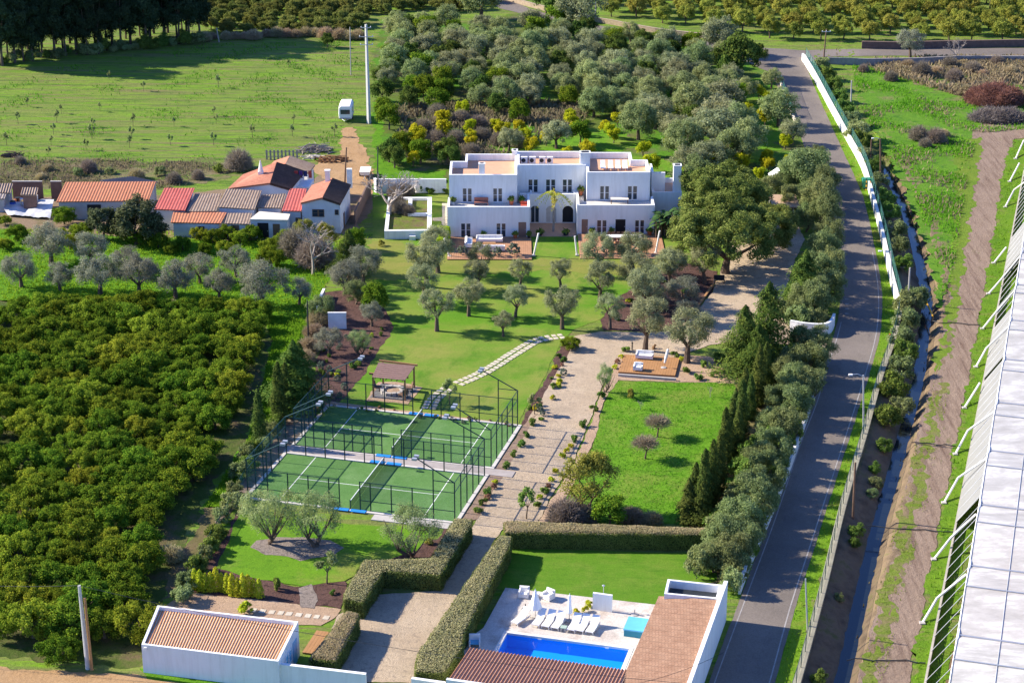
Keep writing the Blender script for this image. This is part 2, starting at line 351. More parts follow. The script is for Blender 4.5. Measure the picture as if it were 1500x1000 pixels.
proto('sapling', [[('trunk', trunk('trunk', 240+i, .9, .05, 4, .4, .6, .1)), ('crown', crown('crown', ['shrub','olivegreen'][i], 241+i, 900, (.75,.75,.95), 1.6, 12, .36, .18))] for i in range(2)])
def cone(name, m, seed, n, r0, h, ln, z0=.1, wob=.25, asp=.5, power=.8, up=.7):
    r = np.random.default_rng(seed); u = r.random(n)**.75; z = z0+(h-z0)*(1-u)**1.0; th = r.uniform(0,2*np.pi,n)
    rr_ = r0*np.clip(1-(z-z0)/(h-z0),0,1)**power*np.clip((z-z0)/(h*.12)+.35,0,1)
    rr_ = rr_*(1+wob*np.sin(3*th+z*2.1/h*6)*np.sin(z*9/h*3+th)+r.normal(0,wob*.35,n))*r.random(n)**.16
    P = np.stack([rr_*np.cos(th), rr_*np.sin(th), z], -1); N = np.stack([np.cos(th), np.sin(th), np.full(n,up)], -1)+r.normal(size=(n,3))*.35
    return quadmesh(name, cards(P, N, ln, asp, r), LEAF[m])
proto('cypress', [[('trunk', trunk('trunk', 260+i, .8, .09, 2, .1, 1)), ('crown', cone('crown', 'cypress', 261+i, 4800, .78, 5.6, .17, .05, .32, .5, .5))] for i in range(2)])
proto('leyland', [[('trunk', trunk('trunk', 270+i, .6, .1, 2, .1, 1)), ('crown', cone('crown', 'cypress', 271+i, 5400, 1.1, 4.4, .2, .05, .5, .5, .75))] for i in range(2)])
proto('conifer', [[('trunk', trunk('trunk', 280+i, 1.0, .2, 3, .3, 2)), ('crown', cone('crown', 'conifer', 281+i, 12000, 2.5, 7.2, .28, .1, .7, .4, .85, 1.1))] for i in range(2)])
def bare(name, seed, h, depth=5, spread=.6, m='palebark', r0=.12):
    q = random.Random(seed); mb = MB()
    def grow(p, d, L, r_, k):
        e = p+d*L; mb.tube([p, p.lerp(e,.5)+Vector((q.uniform(-1,1),q.uniform(-1,1),q.uniform(-.5,.5)))*L*.08, e], [r_, r_*.85, r_*.68], 5 if k > 2 else 3, cap=False)
        if k == 0: return
        for i in range(3 if k > 1 else 4):
            v = (d+Vector((q.gauss(0,spread), q.gauss(0,spread), q.gauss(.12,spread*.5)))).normalized(); grow(e, v, L*q.uniform(.6,.85), r_*.62, k-1)
    grow(Vector((0,0,-.05)), Vector((q.uniform(-.1,.1),q.uniform(-.1,.1),1)).normalized(), h*.27, r0, depth)
    return mesh(name, mb, M[m])
proto('bare', [[('branches', bare('branches', 290+i, 4.2))] for i in range(2)])
def twigball(name, seed, n, rad, zc, m, ln=.7):
    r = np.random.default_rng(seed); d = r.normal(size=(n,3)); d[:,2] = np.abs(d[:,2])*.9-.1; d /= np.linalg.norm(d,axis=1,keepdims=True)
    P = d*np.array(rad)*r.uniform(.35,1,(n,1))+np.array([0,0,zc]); a = d+r.normal(size=(n,3))*.45; a /= np.linalg.norm(a,axis=1,keepdims=True)
    b = np.cross(a, r.normal(size=(n,3))); b /= np.linalg.norm(b,axis=1,keepdims=True); l = (ln*r.uniform(.5,1.2,n))[:,None]; wv = .02+.0*l
    return quadmesh(name, np.stack([P-a*l*.5-b*wv, P-a*l*.5+b*wv, P+a*l*.5+b*wv*.4, P+a*l*.5-b*wv*.4], 1), LEAF[m])
SHRUB = {}
def shrubmesh(key, fn): SHRUB[key] = [fn(i) for i in range(3)]
shrubmesh('green', lambda i: crown('shrub', 'shrub', 300+i, 700, (.5,.5,.38), .32, 10, .45, .16))
shrubmesh('lime', lambda i: crown('shrub', 'lime', 310+i, 600, (.45,.45,.34), .28, 10, .45, .15))
shrubmesh('red', lambda i: crown('shrub', 'red', 320+i, 500, (.45,.45,.34), .28, 10, .42, .15))
shrubmesh('silver', lambda i: crown('shrub', 'silver', 330+i, 2600, (.5,.5,.5), .46, 60, .16, .10, surf=.75))
shrubmesh('bush', lambda i: crown('bush', ['roadside','olivegreen','shrub'][i], 340+i, 4000, (1.1,1.1,.85), .7, 22, .36, .15))
shrubmesh('drybush', lambda i: twigball('bush', 350+i, 2600, (1.1,1.1,1.0), .25, 'drybush', .6))
shrubmesh('twig', lambda i: twigball('bush', 360+i, 3600, (1.3,1.3,1.5), .25, 'twig', .7))
shrubmesh('limecolumn', lambda i: cone('shrub', 'lime', 370+i, 900, .45, 2.0, .16, .03, .2, .5, .45))
shrubmesh('autumn', lambda i: crown('shrub', 'autumn', 380+i, 900, (.7,.7,.6), .5, 12, .4, .18))
PR = random.Random(5)
def plant(kind, loc, s, name, label, cat, group=None, var=None, sz=None):
    v = PROTO[kind]; pr = v[PR.randrange(len(v)) if var is None else var % len(v)]
    o = thing(name, label, cat, loc, group, PR.uniform(0,6.28)); o.scale = (s, s, sz or s*PR.uniform(.92,1.1))
    for nm, me in pr: link(nm, me, parent=o)
    return o
proto('twigtree', [[('trunk', trunk('trunk', 250, .8, .07, 5, .7, .8)), ('twigs', twigball('twigs', 251, 1000, (1.15,1.15,.8), 1.35, 'redtwig', .6))]])
def shrub(kind, loc, s, name, label, cat='shrub', group=None, sz=None):
    o = link(name, SHRUB[kind][PR.randrange(3)], loc); o.rotation_euler = (0,0,PR.uniform(0,6.28)); o.scale = (s, s, sz or s*PR.uniform(.9,1.15))
    return tag(o, label, cat, group)
def crownw(kind):  return {'orange':4.3,'fruit':2.7,'farcitrus':4.4,'canopy':4.4,'loquat':4.0,'citrusdark':3.9,'olive':3.8,'greyolive':4.3,'groveolive':5.0,'lightolive':3.9,'carob':12.6,'roadside':4.4}[kind]
# ------------------------------------------------------------ ground
rng = np.random.default_rng(7); random.seed(7)
def W(pts, z=0): return [G(u, v, z) for u, v in pts]
def jagged(P, step, amp, seed):
    r = random.Random(seed); out = []; run = 0.0; ph = [r.uniform(0,6) for _ in range(4)]
    n = len(P)
    for i in range(n):
        a, b = Vector(P[i][:2]), Vector(P[(i+1)%n][:2]); L = (b-a).length; k = max(1, int(L/(step*.45)))
        nrm = Vector((-(b-a).y, (b-a).x)).normalized() if L > 0 else Vector((0,0))
        for j in range(k):
            q = a.lerp(b, j/k); x = run+L*j/k; d = amp*(.5*math.sin(x*.47+ph[0])+.4*math.sin(x*1.13+ph[1])+.3*math.sin(x*2.9+ph[2])+r.uniform(-.3,.3))
            out.append((q.x+nrm.x*d, q.y+nrm.y*d))
        run += L
    return out
def sheet(name, px, z, m, amp=.25, step=1.0, kind='structure', world=False, seed=1):
    P = px if world else W(px)
    Q = jagged(P, step, amp, seed) if amp else [(p[0], p[1]) for p in P]
    me = bpy.data.meshes.new(name); bm = bmesh.new()
    vs = [bm.verts.new((x, y, z)) for x, y in Q]; f = bm.faces.new(vs)
    bmesh.ops.triangulate(bm, faces=[f]); bmesh.ops.recalc_face_normals(bm, faces=bm.faces)
    for f in bm.faces:
        if f.normal.z < 0: f.normal_flip()
    bm.to_mesh(me); bm.free(); me.materials.append(m)
    return tag(link(name, me), kind=kind)
def inpoly(P, X, Y):
    inside = np.zeros(len(X), bool); n = len(P); j = n-1
    for i in range(n):
        xi, yi, xj, yj = P[i][0], P[i][1], P[j][0], P[j][1]
        c = ((yi > Y) != (yj > Y)) & (X < (xj-xi)*(Y-yi)/((yj-yi) if yj != yi else 1e-9)+xi)
        inside ^= c; j = i
    return inside
def scatter(P, n, r=None):
    r = r if r is not None else rng
    xs = [p[0] for p in P]; ys = [p[1] for p in P]
    X = r.uniform(min(xs), max(xs), n); Y = r.uniform(min(ys), max(ys), n); k = inpoly(P, X, Y)
    return X[k], Y[k]

DITCH = [(-60,60),(1222,90),(1238,150),(1272,205),(1300,255),(1322,300),(1337,345),(1350,400),(1358,440),(1352,490),(1347,540),(1330,610),(1308,690),(1285,770),(1263,860),(1243,950),(1228,1010)]
DW = [G(u, v, -1.1) for u, v in DITCH[1:]]
d0 = (DW[-1]-DW[-2]).normalized(); DW.append(DW[-1]+d0*60); DW.insert(0, DW[0]+(DW[0]-DW[1]).normalized()*8)
def dist_poly(X, Y, P):
    D = np.full(X.shape, 1e9)
    for a, b in zip(P[:-1], P[1:]):
        dx, dy = b[0]-a[0], b[1]-a[1]; L = dx*dx+dy*dy
        t = np.clip(((X-a[0])*dx+(Y-a[1])*dy)/L, 0, 1)
        D = np.minimum(D, np.hypot(X-(a[0]+t*dx), Y-(a[1]+t*dy)))
    return D
def ground_z(X, Y):
    d = dist_poly(X, Y, DW); cxw = np.interp(Y, [p.y for p in DW][::-1], [p.x for p in DW][::-1])
    s = np.where(X < cxw, np.clip((3.4-d)/3.9, 0, 1), np.clip((1.9-d)/1.6, 0, 1)); s = s*s*(3-2*s)*np.clip((300-Y)/25, 0, 1)
    return -1.42*s, d
xs = np.concatenate([[-3000,-1200,-500,-250], np.arange(-130, 20, 2.0), np.arange(20, 66, .4), np.arange(66, 140, 2.0), [250,500,1200,3000]])
ys = np.concatenate([[-2000,-600,0,60], np.arange(90, 420, 1.0), [460,600,1200,3000]])
X, Y = np.meshgrid(xs, ys); Z, DD = ground_z(X, Y)
near = DD < 3.6
Z = Z + np.where(near & (DD > .6), rng.normal(0, .05, Z.shape), 0)
nx, ny = len(xs), len(ys)
idx = np.arange(nx*ny).reshape(ny, nx)
F = np.stack([idx[:-1,:-1], idx[:-1,1:], idx[1:,1:], idx[1:,:-1]], -1).reshape(-1, 4)
# the swimming pool is dug out of the ground
POOL = [G(743,926.5,.15), G(921.6,950,.15), None, None]
PAX = (POOL[1]-POOL[0]); plen = PAX.length; PAX.normalize(); PBX = Vector((PAX.y, -PAX.x, 0))
PW = 5.0
PO = POOL[0].copy(); PO.z = 0
cx = (X[:-1,:-1]+X[1:,1:]).ravel()/2; cy = (Y[:-1,:-1]+Y[1:,1:]).ravel()/2
qa = (cx-PO.x)*PAX.x+(cy-PO.y)*PAX.y; qb = (cx-PO.x)*PBX.x+(cy-PO.y)*PBX.y
F = F[~((qa > -1.3) & (qa < plen+1.3) & (qb > -1.0) & (qb < PW+1.0))]
me = bpy.data.meshes.new('ground'); me.vertices.add(nx*ny)
me.vertices.foreach_set('co', np.stack([X, Y, Z], -1).astype(np.float32).ravel())
me.loops.add(len(F)*4); me.loops.foreach_set('vertex_index', F.astype(np.int32).ravel())
me.polygons.add(len(F)); me.polygons.foreach_set('loop_start', np.arange(0, len(F)*4, 4, dtype=np.int32))
try: me.polygons.foreach_set('loop_total', np.full(len(F), 4, dtype=np.int32))
except Exception: pass
at = me.attributes.new('bank', 'FLOAT', 'POINT'); at.data.foreach_set('value', (np.clip((4.0-DD)/1.2, 0, 1)*np.clip((292-Y)/20, 0, 1)).astype(np.float32).ravel())
me.update(); me.validate()
GR_A, GR_B = (.13,.265,.013), (.20,.36,.020)
m = patchy('field_grass', [(GR_A, GR_B, .10), ((.22,.185,.08), .55, .53, .05, (.07,1.1,1)), ((.065,.16,.012), .6, .56, .04, (.09,1.2,1)), ((.21,.27,.05), .09, .56, .12, (1,3.2,1)), ((.055,.13,.02), .5, .60, .08, (.7,3,1)), ((.20,.15,.085), .28, .66, .06, (.3,4,1)), ((.16,.19,.05), .8, .56, .1, (.5,3,1))], .6, 1.6, rot=.02)
t = m.node_tree; b = t.nodes['Principled BSDF']; src = b.inputs['Base Color'].links[0].from_socket
an = t.nodes.new('ShaderNodeAttribute'); an.attribute_name = 'bank'
bank = ramp(t, noise(t, pos(t), .6, 6, .7), [(.3,(.10,.075,.05)), (.55,(.20,.145,.09)), (.75,(.10,.12,.03))])
t.links.new(mix(t, an.outputs['Fac'], src, bank), b.inputs['Base Color'])
me.materials.append(m)
tag(link('ground', me), kind='structure')
# water in the ditch
m, t, b, o = nodes('ditch_water'); b.inputs['Base Color'].default_value = (.012,.018,.022,1); b.inputs['Roughness'].default_value = .12
bump(t, b, noise(t, pos(t), 1.4, 2), .06, .05); M['ditchwater'] = m
mb = MB(); L = []; Rr = []
for i, p in enumerate(DW):
    d = (DW[min(i+1,len(DW)-1)]-DW[max(i-1,0)]).normalized(); n_ = Vector((d.y, -d.x, 0)); L.append(p-n_*1.9); Rr.append(p+n_*1.9)
n = len(DW); mb.add([(p.x,p.y,-1.18) for p in L+Rr], [(i, n+i, n+i+1, i+1) for i in range(n-1)])
struct('water', mb, M['ditchwater'])

# ground covers
LUSH = patchy('lush_grass', [((.075,.21,.008), (.135,.30,.012), .35), ((.17,.24,.03), .2, .64, .08, (1,2,1)), ((.035,.13,.008), .7, .62, .07, (1,1.6,1))], .6, 2.0)
MEADOW = patchy('meadow_grass', [((.10,.25,.012), (.15,.32,.018), .3), ((.07,.17,.012), .5, .58, .08, (1,1.6,1)), ((.20,.27,.04), .22, .56, .10, (1,1,1)), ((.20,.17,.07), .9, .70, .06, (1,1,1))], .5, 2.0)
LAWN = patchy('mown_lawn', [((.085,.225,.012), (.135,.285,.017), .22), ((.25,.275,.055), .085, .52, .12, (1,1.3,1)), ((.22,.23,.05), .6, .68, .1, (.35,2.5,1)), ((.07,.19,.012), .35, .62, .1, (1,.4,1))], .15, 6)
DRYLAWN = patchy('straw_lawn', [((.27,.26,.06), (.20,.245,.04), .2), ((.12,.21,.02), .12, .60, .10, (.5,2,1)), ((.29,.22,.095), .5, .66, .1, (.4,2,1))], .15, 6, holes=(.16,.44,.14))
FLAWN = patchy('front_lawn_grass', [((.10,.235,.012), (.15,.30,.016), .3), ((.23,.26,.05), .16, .60, .1, (1,1,1)), ((.06,.16,.01), .9, .64, .08, (1,1.5,1))], .3, 5)
POOLLAWN = patchy('pool_lawn', [((.085,.205,.012), (.125,.25,.018), .25), ((.16,.245,.03), .35, .58, .12, (1,1,1)), ((.07,.17,.012), 1.2, .62, .1, (.4,2,1))], .15, 8)
WEED = patchy('weedy_field', [((.085,.21,.015), (.14,.28,.022), .22), ((.23,.18,.09), .16, .62, .08, (1,1.4,1)), ((.05,.15,.015), .55, .60, .07, (1,1.5,1)), ((.25,.24,.09), .4, .70, .07, (1,1,1))], .7, 1.4)
DRY = patchy('dry_scrub_ground', [((.20,.155,.085), (.25,.21,.11), .3), ((.12,.18,.03), .22, .50, .08, (1,2,1)), ((.12,.085,.06), .5, .64, .08, (1,2,1))], .7, 1.5)
ORCH = patchy('orchard_floor', [((.055,.085,.018), (.10,.15,.02), .3), ((.14,.10,.06), .3, .55, .1, (1,1,1)), ((.03,.06,.012), .6, .62, .08, (1,1,1))], .6, 1.5)
DIRT = patchy('dirt_track', [((.265,.19,.14), (.34,.25,.19), .25), ((.18,.12,.09), .45, .58, .1, (3.2,.22,1)), ((.36,.27,.20), .8, .64, .08, (2.4,.3,1)), ((.13,.15,.035), .22, .68, .06, (2,.5,1))], .6, 2.0)
SAND = patchy('sandy_track', [((.40,.24,.11), (.50,.32,.17), .35), ((.30,.19,.10), .5, .62, .1, (2,.5,1))], .4, 2.5)
GRAVEL = patchy('beige_gravel', [((.49,.37,.25), (.60,.475,.335), .18), ((.40,.315,.225), .35, .62, .12, (1,1,1)), ((.36,.285,.21), 2.2, .60, .06, (1,1,1))], .5, 9)
PEACH = patchy('peach_gravel', [((.46,.31,.20), (.55,.39,.27), .3), ((.36,.25,.17), 2.0, .62, .06, (1,1,1))], .5, 9)
MULCH = patchy('bark_mulch', [((.105,.058,.048), (.16,.09,.075), .3), ((.07,.04,.035), 1.6, .57, .06, (1,1,1)), ((.20,.13,.11), 2.4, .66, .05, (1,1,1))], .7, 5)
PEBBLE = patchy('grey_pebbles', [((.27,.22,.185), (.34,.28,.24), .5), ((.17,.14,.12), 2.5, .58, .06, (1,1,1))], .6, 8)
sheet('olive_grove_grass', [(-120,335),(0,335),(60,343),(200,346),(330,352),(490,352),(487,395),(468,440),(455,480),(420,470),(385,462),(200,452),(0,440),(-120,436)], .012, LUSH, .5)
OF = [(-150,436),(0,440),(200,452),(385,462),(400,500),(385,560),(365,640),(325,700),(290,740),(275,800),(245,870),(215,935),(205,975),(130,975),(0,960),(-150,950)]
sheet('orchard_ground', OF, .012, ORCH, .6)
sheet('orchard_margin', [(385,462),(425,470),(462,472),(450,515),(425,560),(400,620),(372,665),(335,745),(300,742),(325,700),(365,640),(385,560),(400,500)], .024, LUSH, .4)
sheet('orchard_margin', [(300,742),(335,745),(310,805),(285,830),(262,870),(235,880),(250,830),(275,800)], .024, patchy('dry_margin',[((.13,.12,.04),(.18,.14,.07),.4),((.20,.13,.08),.5,.6,.1,(1,1,1))]), .4)
sheet('scrub_strip', [(-120,240),(0,240),(90,236),(180,238),(300,234),(345,240),(330,262),(250,276),(0,276),(-120,270)], .012, DRY, .9)
sheet('farm_yard', [(-120,290),(0,290),(240,285),(335,278),(460,262),(480,248),(545,262),(548,300),(520,345),(480,352),(330,352),(200,346),(60,343),(0,335),(-120,330)], .02, patchy('yard_dirt',[((.24,.17,.11),(.31,.22,.14),.3),((.12,.12,.04),.3,.58,.08,(1,1,1))]), .4)
sheet('farm_track', [(499,189),(514,187),(524,196),(532,216),(541,235),(548,262),(545,285),(518,285),(500,275),(470,262),(455,248),(468,238),(492,232),(499,222),(501,205)], .03, SAND, .5)
sheet('grove_ground', [(560,30),(640,40),(760,20),(860,45),(1000,68),(1090,92),(1128,108),(1165,185),(1195,270),(1210,320),(1165,330),(1000,345),(960,270),(650,268),(556,262),(550,180),(545,90)], .012, patchy('grove_floor',[((.085,.12,.025),(.13,.19,.02),.2),((.17,.13,.085),.12,.56,.08,(1,1.3,1)),((.085,.22,.014),.10,.52,.06,(1,1,1))], .6, 1.4), .8)
sheet('grove_grass', [(545,150),(556,150),(566,235),(600,252),(655,250),(655,268),(556,262),(548,230)], .026, LUSH, .5)
for q in ([(905,236),(955,228),(1000,240),(1040,262),(960,272)], [(1040,140),(1100,120),(1118,135),(1150,200),(1120,245),(1070,230),(1060,180)], [(655,190),(790,182),(900,190),(940,215),(900,222),(760,226),(660,228)]):
    sheet('grove_grass', q, .026, MEADOW, .9)
sheet('lawn', [(545,345),(1000,345),(1000,385),(955,402),(910,440),(880,468),(838,484),(820,505),(800,548),(768,602),(756,628),(482,597),(478,592),(498,588),(532,545),(558,505),(576,478),(556,442),(540,398)], .022, LAWN, .12)
sheet('straw_lawn', [(548,353),(640,362),(660,380),(1000,380),(985,386),(955,400),(905,402),(800,397),(690,400),(600,408),(545,410),(541,395)], .034, DRYLAWN, .7)
sheet('walled_garden_lawn', [(546,264),(656,264),(656,352),(640,353),(546,353)], .026, LAWN, 0)
sheet('parking_gravel', [(1098,325),(1168,325),(1178,350),(1158,400),(1143,452),(1160,478),(1216,492),(1206,516),(1150,505),(1090,500),(1040,505),(1000,520),(905,522),(893,548),(876,580),(855,640),(838,677),(802,738),(787,766),(738,772),(724,795),(660,905),(612,1000),(480,1000),(462,975),(495,900),(545,872),(640,865),(668,820),(694,768),(735,690),(777,608),(804,566),(832,520),(842,493),(880,486),(940,487),(985,485),(1012,468),(1020,455),(1044,428),(1055,400),(1070,350)], .046, GRAVEL, .12)
for k, q in enumerate([[(474,503),(520,482),(560,470),(577,478),(560,507),(533,547),(499,590),(470,606),(438,600),(455,560)], [(470,430),(545,420),(577,478),(520,485),(476,505),(455,510),(465,455)],
          [(825,500),(846,504),(840,530),(812,590),(788,630),(770,632),(762,622),(772,602),(803,548)], [(880,466),(908,437),(952,400),(1000,384),(1052,398),(1042,428),(1016,462),(985,484),(940,486),(885,484)],
          [(318,808),(352,738),(362,745),(345,790),(322,838),(296,832)], [(282,848),(320,832),(382,847),(440,860),(505,851),(512,870),(498,892),(400,880),(276,868)], [(560,800),(640,790),(655,770),(690,770),(640,850),(540,838)]]):
    sheet('planting_bed', q, .034+.003*k, MULCH, .2, seed=k+3)
sheet('bed_gravel', [(905,521),(985,519),(1040,522),(1085,545),(1080,562),(1010,560),(985,559),(893,556)], .034, PEACH, .15)
sheet('drive_border', [(893,556),(905,556),(884,590),(872,640),(845,700),(803,768),(786,768),(805,738),(842,677),(858,640),(878,582)], .05, PEACH, .12)
sheet('drive_border', [(768,622),(786,606),(778,622),(738,695),(700,760),(668,770),(690,740),(722,690)], .05, patchy('court_border',[((.30,.20,.14),(.36,.26,.19),.4),((.20,.13,.10),1.5,.6,.08,(1,1,1))]), .1)
sheet('court_border', [(436,588),(484,588),(764,622),(758,632),(425,596)], .036, PEACH, .1)
sheet('court_border', [(425,590),(486,592),(350,735),(300,790)], .028, patchy('border_soil',[((.26,.19,.14),(.35,.27,.21),.4),((.13,.085,.06),.6,.56,.08,(1,1,1))]), .2)
CM = [(897,559),(1010,561),(1072,558),(1078,575),(1060,640),(1035,700),(1012,768),(805,768),(848,700),(872,645),(884,592)]
sheet('meadow', CM, .03, MEADOW, .2)
sheet('hedge_bank', [(1072,555),(1205,518),(1196,570),(1150,690),(1085,860),(1000,850),(1012,768),(1040,690),(1062,620)], .022, patchy('needle_floor',[((.20,.16,.07),(.28,.20,.10),.4),((.10,.14,.02),.4,.56,.1,(1,1,1))]), .3)
FRONTLAWN = [(352,752),(560,772),(648,768),(612,806),(548,826),(505,852),(440,859),(380,848),(316,832),(335,790)]
sheet('front_lawn', FRONTLAWN, .06, FLAWN, .15)
sheet('pebble_circle', [(366,802),(376,793),(405,788),(445,787),(485,792),(505,803),(490,814),(455,818),(440,822),(420,815),(390,813)], .075, PEBBLE, .1)
sheet('pebble_patch', [(437,862),(455,856),(466,880),(460,892),(440,890)], .07, PEBBLE, .1)
sheet('gravel_yard', [(268,868),(400,880),(498,892),(490,905),(470,916),(380,912),(240,890)], .046, PEACH, .12)
sheet('pool_lawn', [(748,803),(1050,812),(1050,850),(957,888),(735,864),(715,860)], .03, POOLLAWN, 0)
sheet('sand_road', [(-60,978),(60,980),(140,984),(210,992),(330,1004),(330,1060),(-60,1060)], .03, SAND, .4)
sheet('verge_grass', [(205,978),(240,984),(420,1002),(540,1020),(330,1010),(215,994)], .04, LUSH, .15)
RF = [(1248,96),(1500,126),(1560,150),(1500,190),(1430,196),(1412,290),(1398,380),(1382,450),(1376,450),(1366,400),(1350,345),(1334,298),(1316,260),(1290,210),(1256,148)]
sheet('weedy_field', RF, .014, WEED, .5)
sheet('dry_field', [(1246,94),(1330,86),(1560,86),(1560,150),(1480,150),(1400,140),(1330,118)], .026, DRY, 1.0)
sheet('dirt_track', [(1424,196),(1440,178),(1560,178),(1560,196),(1486,204),(1470,250),(1452,370),(1434,470),(1412,590),(1390,700),(1357,860),(1330,1010),(1250,1010),(1290,880),(1320,760),(1348,620),(1368,545),(1386,470),(1398,395),(1412,290)], .028, DIRT, .22)
RS = [(1484,206),(1470,250),(1453,370),(1436,470),(1414,590),(1392,700),(1359,860),(1335,1010),(1380,1010),(1400,900),(1440,700),(1465,560),(1500,370),(1540,206)]
sheet('track_margin', RS, .034, patchy('margin_grass', [((.09,.20,.012), (.16,.28,.018), .35), ((.20,.22,.05), .22, .62, .08, (1,2,1))], .6, 2.0, holes=(.5,.44,.16)), .5)
sheet('track_margin', [(1400,210),(1440,200),(1425,300),(1412,390),(1400,470),(1380,540),(1366,545),(1384,470),(1396,395)], .034, patchy('margin_grass_b', [((.11,.20,.018), (.19,.26,.03), .35)], .6, 2.0, holes=(.6,.56,.16)), .5)
LUSHP = patchy('patchy_grass', [((.12,.19,.02), (.19,.25,.035), .5), ((.22,.19,.08), .5, .54, .1, (1,2,1))], .6, 2.0, holes=(.55,.53,.16))
sheet('track_margin', [(1373,560),(1384,560),(1352,720),(1335,790),(1312,880),(1296,960),(1282,1005),(1262,1005),(1285,900),(1310,800),(1335,700)], .036, LUSHP, .6)
sheet('greenhouse_soil', [(1375,1040),(1420,850),(1500,420),(1530,206),(1800,206),(1800,1040)], .016, patchy('bed_soil',[((.20,.12,.08),(.27,.17,.11),.4),((.10,.13,.03),.4,.6,.1,(1,1,1))]), 0)
# ------------------------------------------------------------ roads
ASPH = patchy('worn_asphalt', [((.15,.125,.105), (.19,.16,.138), .12), ((.26,.215,.18), .10, .54, .14, (.6,.5,1)), ((.14,.115,.105), .5, .66, .1, (1.5,.4,1)), ((.12,.10,.09), 3.0, .70, .03, (1,1,1))], .15, 12, .85, .3)
RL = [(1128,104),(1150,150),(1164,178),(1180,220),(1195,262),(1212,302),(1225,350),(1231,400),(1230,450),(1221,492),(1205,540),(1190,590),(1164,655),(1130,755),(1095,848),(1060,940),(1034,1010),(1000,1100)]
RR = [(1178,88),(1194,130),(1225,200),(1256,268),(1268,302),(1283,370),(1292,430),(1289,490),(1270,560),(1245,640),(1216,730),(1190,812),(1165,890),(1138,990),(1118,1060)]
def smooth(P, k=4):
    P = [Vector((p[0], p[1])) for p in P]; out = []
    for i in range(len(P)-1):
        a, b, c, d = P[max(i-1,0)], P[i], P[i+1], P[min(i+2,len(P)-1)]
        for j in range(k):
            t = j/k; out.append(.5*((2*b)+(c-a)*t+(2*a-5*b+4*c-d)*t*t+(3*b-a-3*c+d)*t**3))
    out.append(P[-1]); return out
rl = smooth(W(RL)); rr = smooth(W(RR))
sheet('road', [(p.x,p.y) for p in rl]+[(p.x,p.y) for p in rr[::-1]], .04, ASPH, .04, world=True)
sheet('cross_road', [(690,-25),(735,-5),(778,14),(850,33),(950,50),(1050,63),(1110,70),(1180,74),(1250,72),(1600,70),(1600,84),(1280,82),(1200,84),(1183,95),(1150,112),(1128,106),(1088,90),(1060,79),(1000,67),(900,50),(858,42),(733,13),(660,-20)], .036, ASPH, .15)
PAINT = mat('road_paint', (.40,.37,.35), .8, .35, 1.5, .2, fine=.8)
def strip(name, P, wd, z, m, i0=0, i1=None):
    mb = MB(); P = P[i0:i1]; n = len(P); A = []
    for i, p in enumerate(P):
        d = (P[min(i+1,n-1)]-P[max(i-1,0)]).normalized(); nn = Vector((d.y,-d.x)); A.append((p+nn*wd/2, p-nn*wd/2))
    mb.add([(q[0].x,q[0].y,z) for q in A]+[(q[1].x,q[1].y,z) for q in A], [(i,i+1,n+i+1,n+i) for i in range(n-1)]); return struct(name, mb, m)
def offset(P, d):
    out = []; n = len(P)
    for i, p in enumerate(P):
        t = (P[min(i+1,n-1)]-P[max(i-1,0)]).normalized(); out.append(p+Vector((-t.y, t.x))*d)
    return out
strip('road_marking', offset(rl, .45), .10, .048, PAINT, 34)
strip('road_marking', offset(rr, -.42), .11, .048, PAINT, 20)
for vv in (438, 445, 452, 459):
    a, b_ = G(1238, vv, .05), G(1243, vv, .05); mb = MB().box(a.x, b_.x, a.y-.18, a.y+.18, .045, .049); struct('road_marking', mb, PAINT)
VG = [(p.x,p.y) for p in rr]+[(p.x,p.y) for p in smooth(W([(1176,84),(1192,112),(1215,155),(1240,200),(1263,243),(1277,290),(1292,350),(1305,410),(1316,455),(1308,500),(1287,560),(1265,640),(1235,740),(1206,860),(1172,985),(1150,1060)]))[::-1]]
sheet('road_verge', VG, .03, patchy('verge',[((.11,.24,.012),(.17,.30,.02),.4),((.24,.22,.05),.22,.60,.08,(1,1,1))], .6, 2), 0, world=True)
# blades, weeds and clumps standing on the rough ground
def tufts(name, P, n, hgt, m, patch=.0, seed=1, spread=.8):
    r = np.random.default_rng(seed); P = [(p[0],p[1]) for p in P]
    X, Y = scatter(P, n*4, r)
    if patch:
        f = np.sin(X*.31+1.3*np.sin(Y*.22+seed))*np.sin(Y*.27+1.7*np.sin(X*.19))+r.normal(0,.35,len(X)); k = f > patch; X, Y = X[k], Y[k]
    X, Y = X[:n], Y[:n]; n = len(X)
    zz, _ = ground_z(X, Y); h = hgt*r.uniform(.4,1.3,n); a = r.uniform(0, 2*np.pi, n); wd = h*r.uniform(.3,.7,n)
    lean = r.normal(0, spread*.5, (n,2))*h[:,None]
    b = np.stack([X, Y, zz], -1); s = np.stack([np.cos(a)*wd/2, np.sin(a)*wd/2, np.zeros(n)], -1)
    t = b+np.stack([lean[:,0], lean[:,1], h], -1)
    return tag(link(name, quadmesh(name, np.stack([b-s, b+s, t+s*.3, t-s*.3], 1), m)), kind='stuff')
GREENB = leafmat('grass_blades', [(.042,.10,.007), (.075,.155,.010), (.115,.19,.014)], .3, .05, .3)
FIELDB = leafmat('field_blades', [(.03,.075,.008), (.055,.12,.010), (.08,.14,.014)], .3, .05, .3)
SCRUBB = leafmat('grey_stems', [(.085,.075,.045), (.115,.10,.06), (.065,.08,.025)], .2, .05, .3)
DRYB = leafmat('dry_stems', [(.11,.085,.055), (.155,.12,.075), (.10,.09,.04)], .2, .05, .3)
tufts('meadow_grass', W(CM), 14000, .15, GREENB, 0, 3)
tufts('field_weeds', W(RF), 30000, .32, GREENB, .05, 4)
tufts('dry_weeds', W(RF), 9000, .4, DRYB, .35, 5)
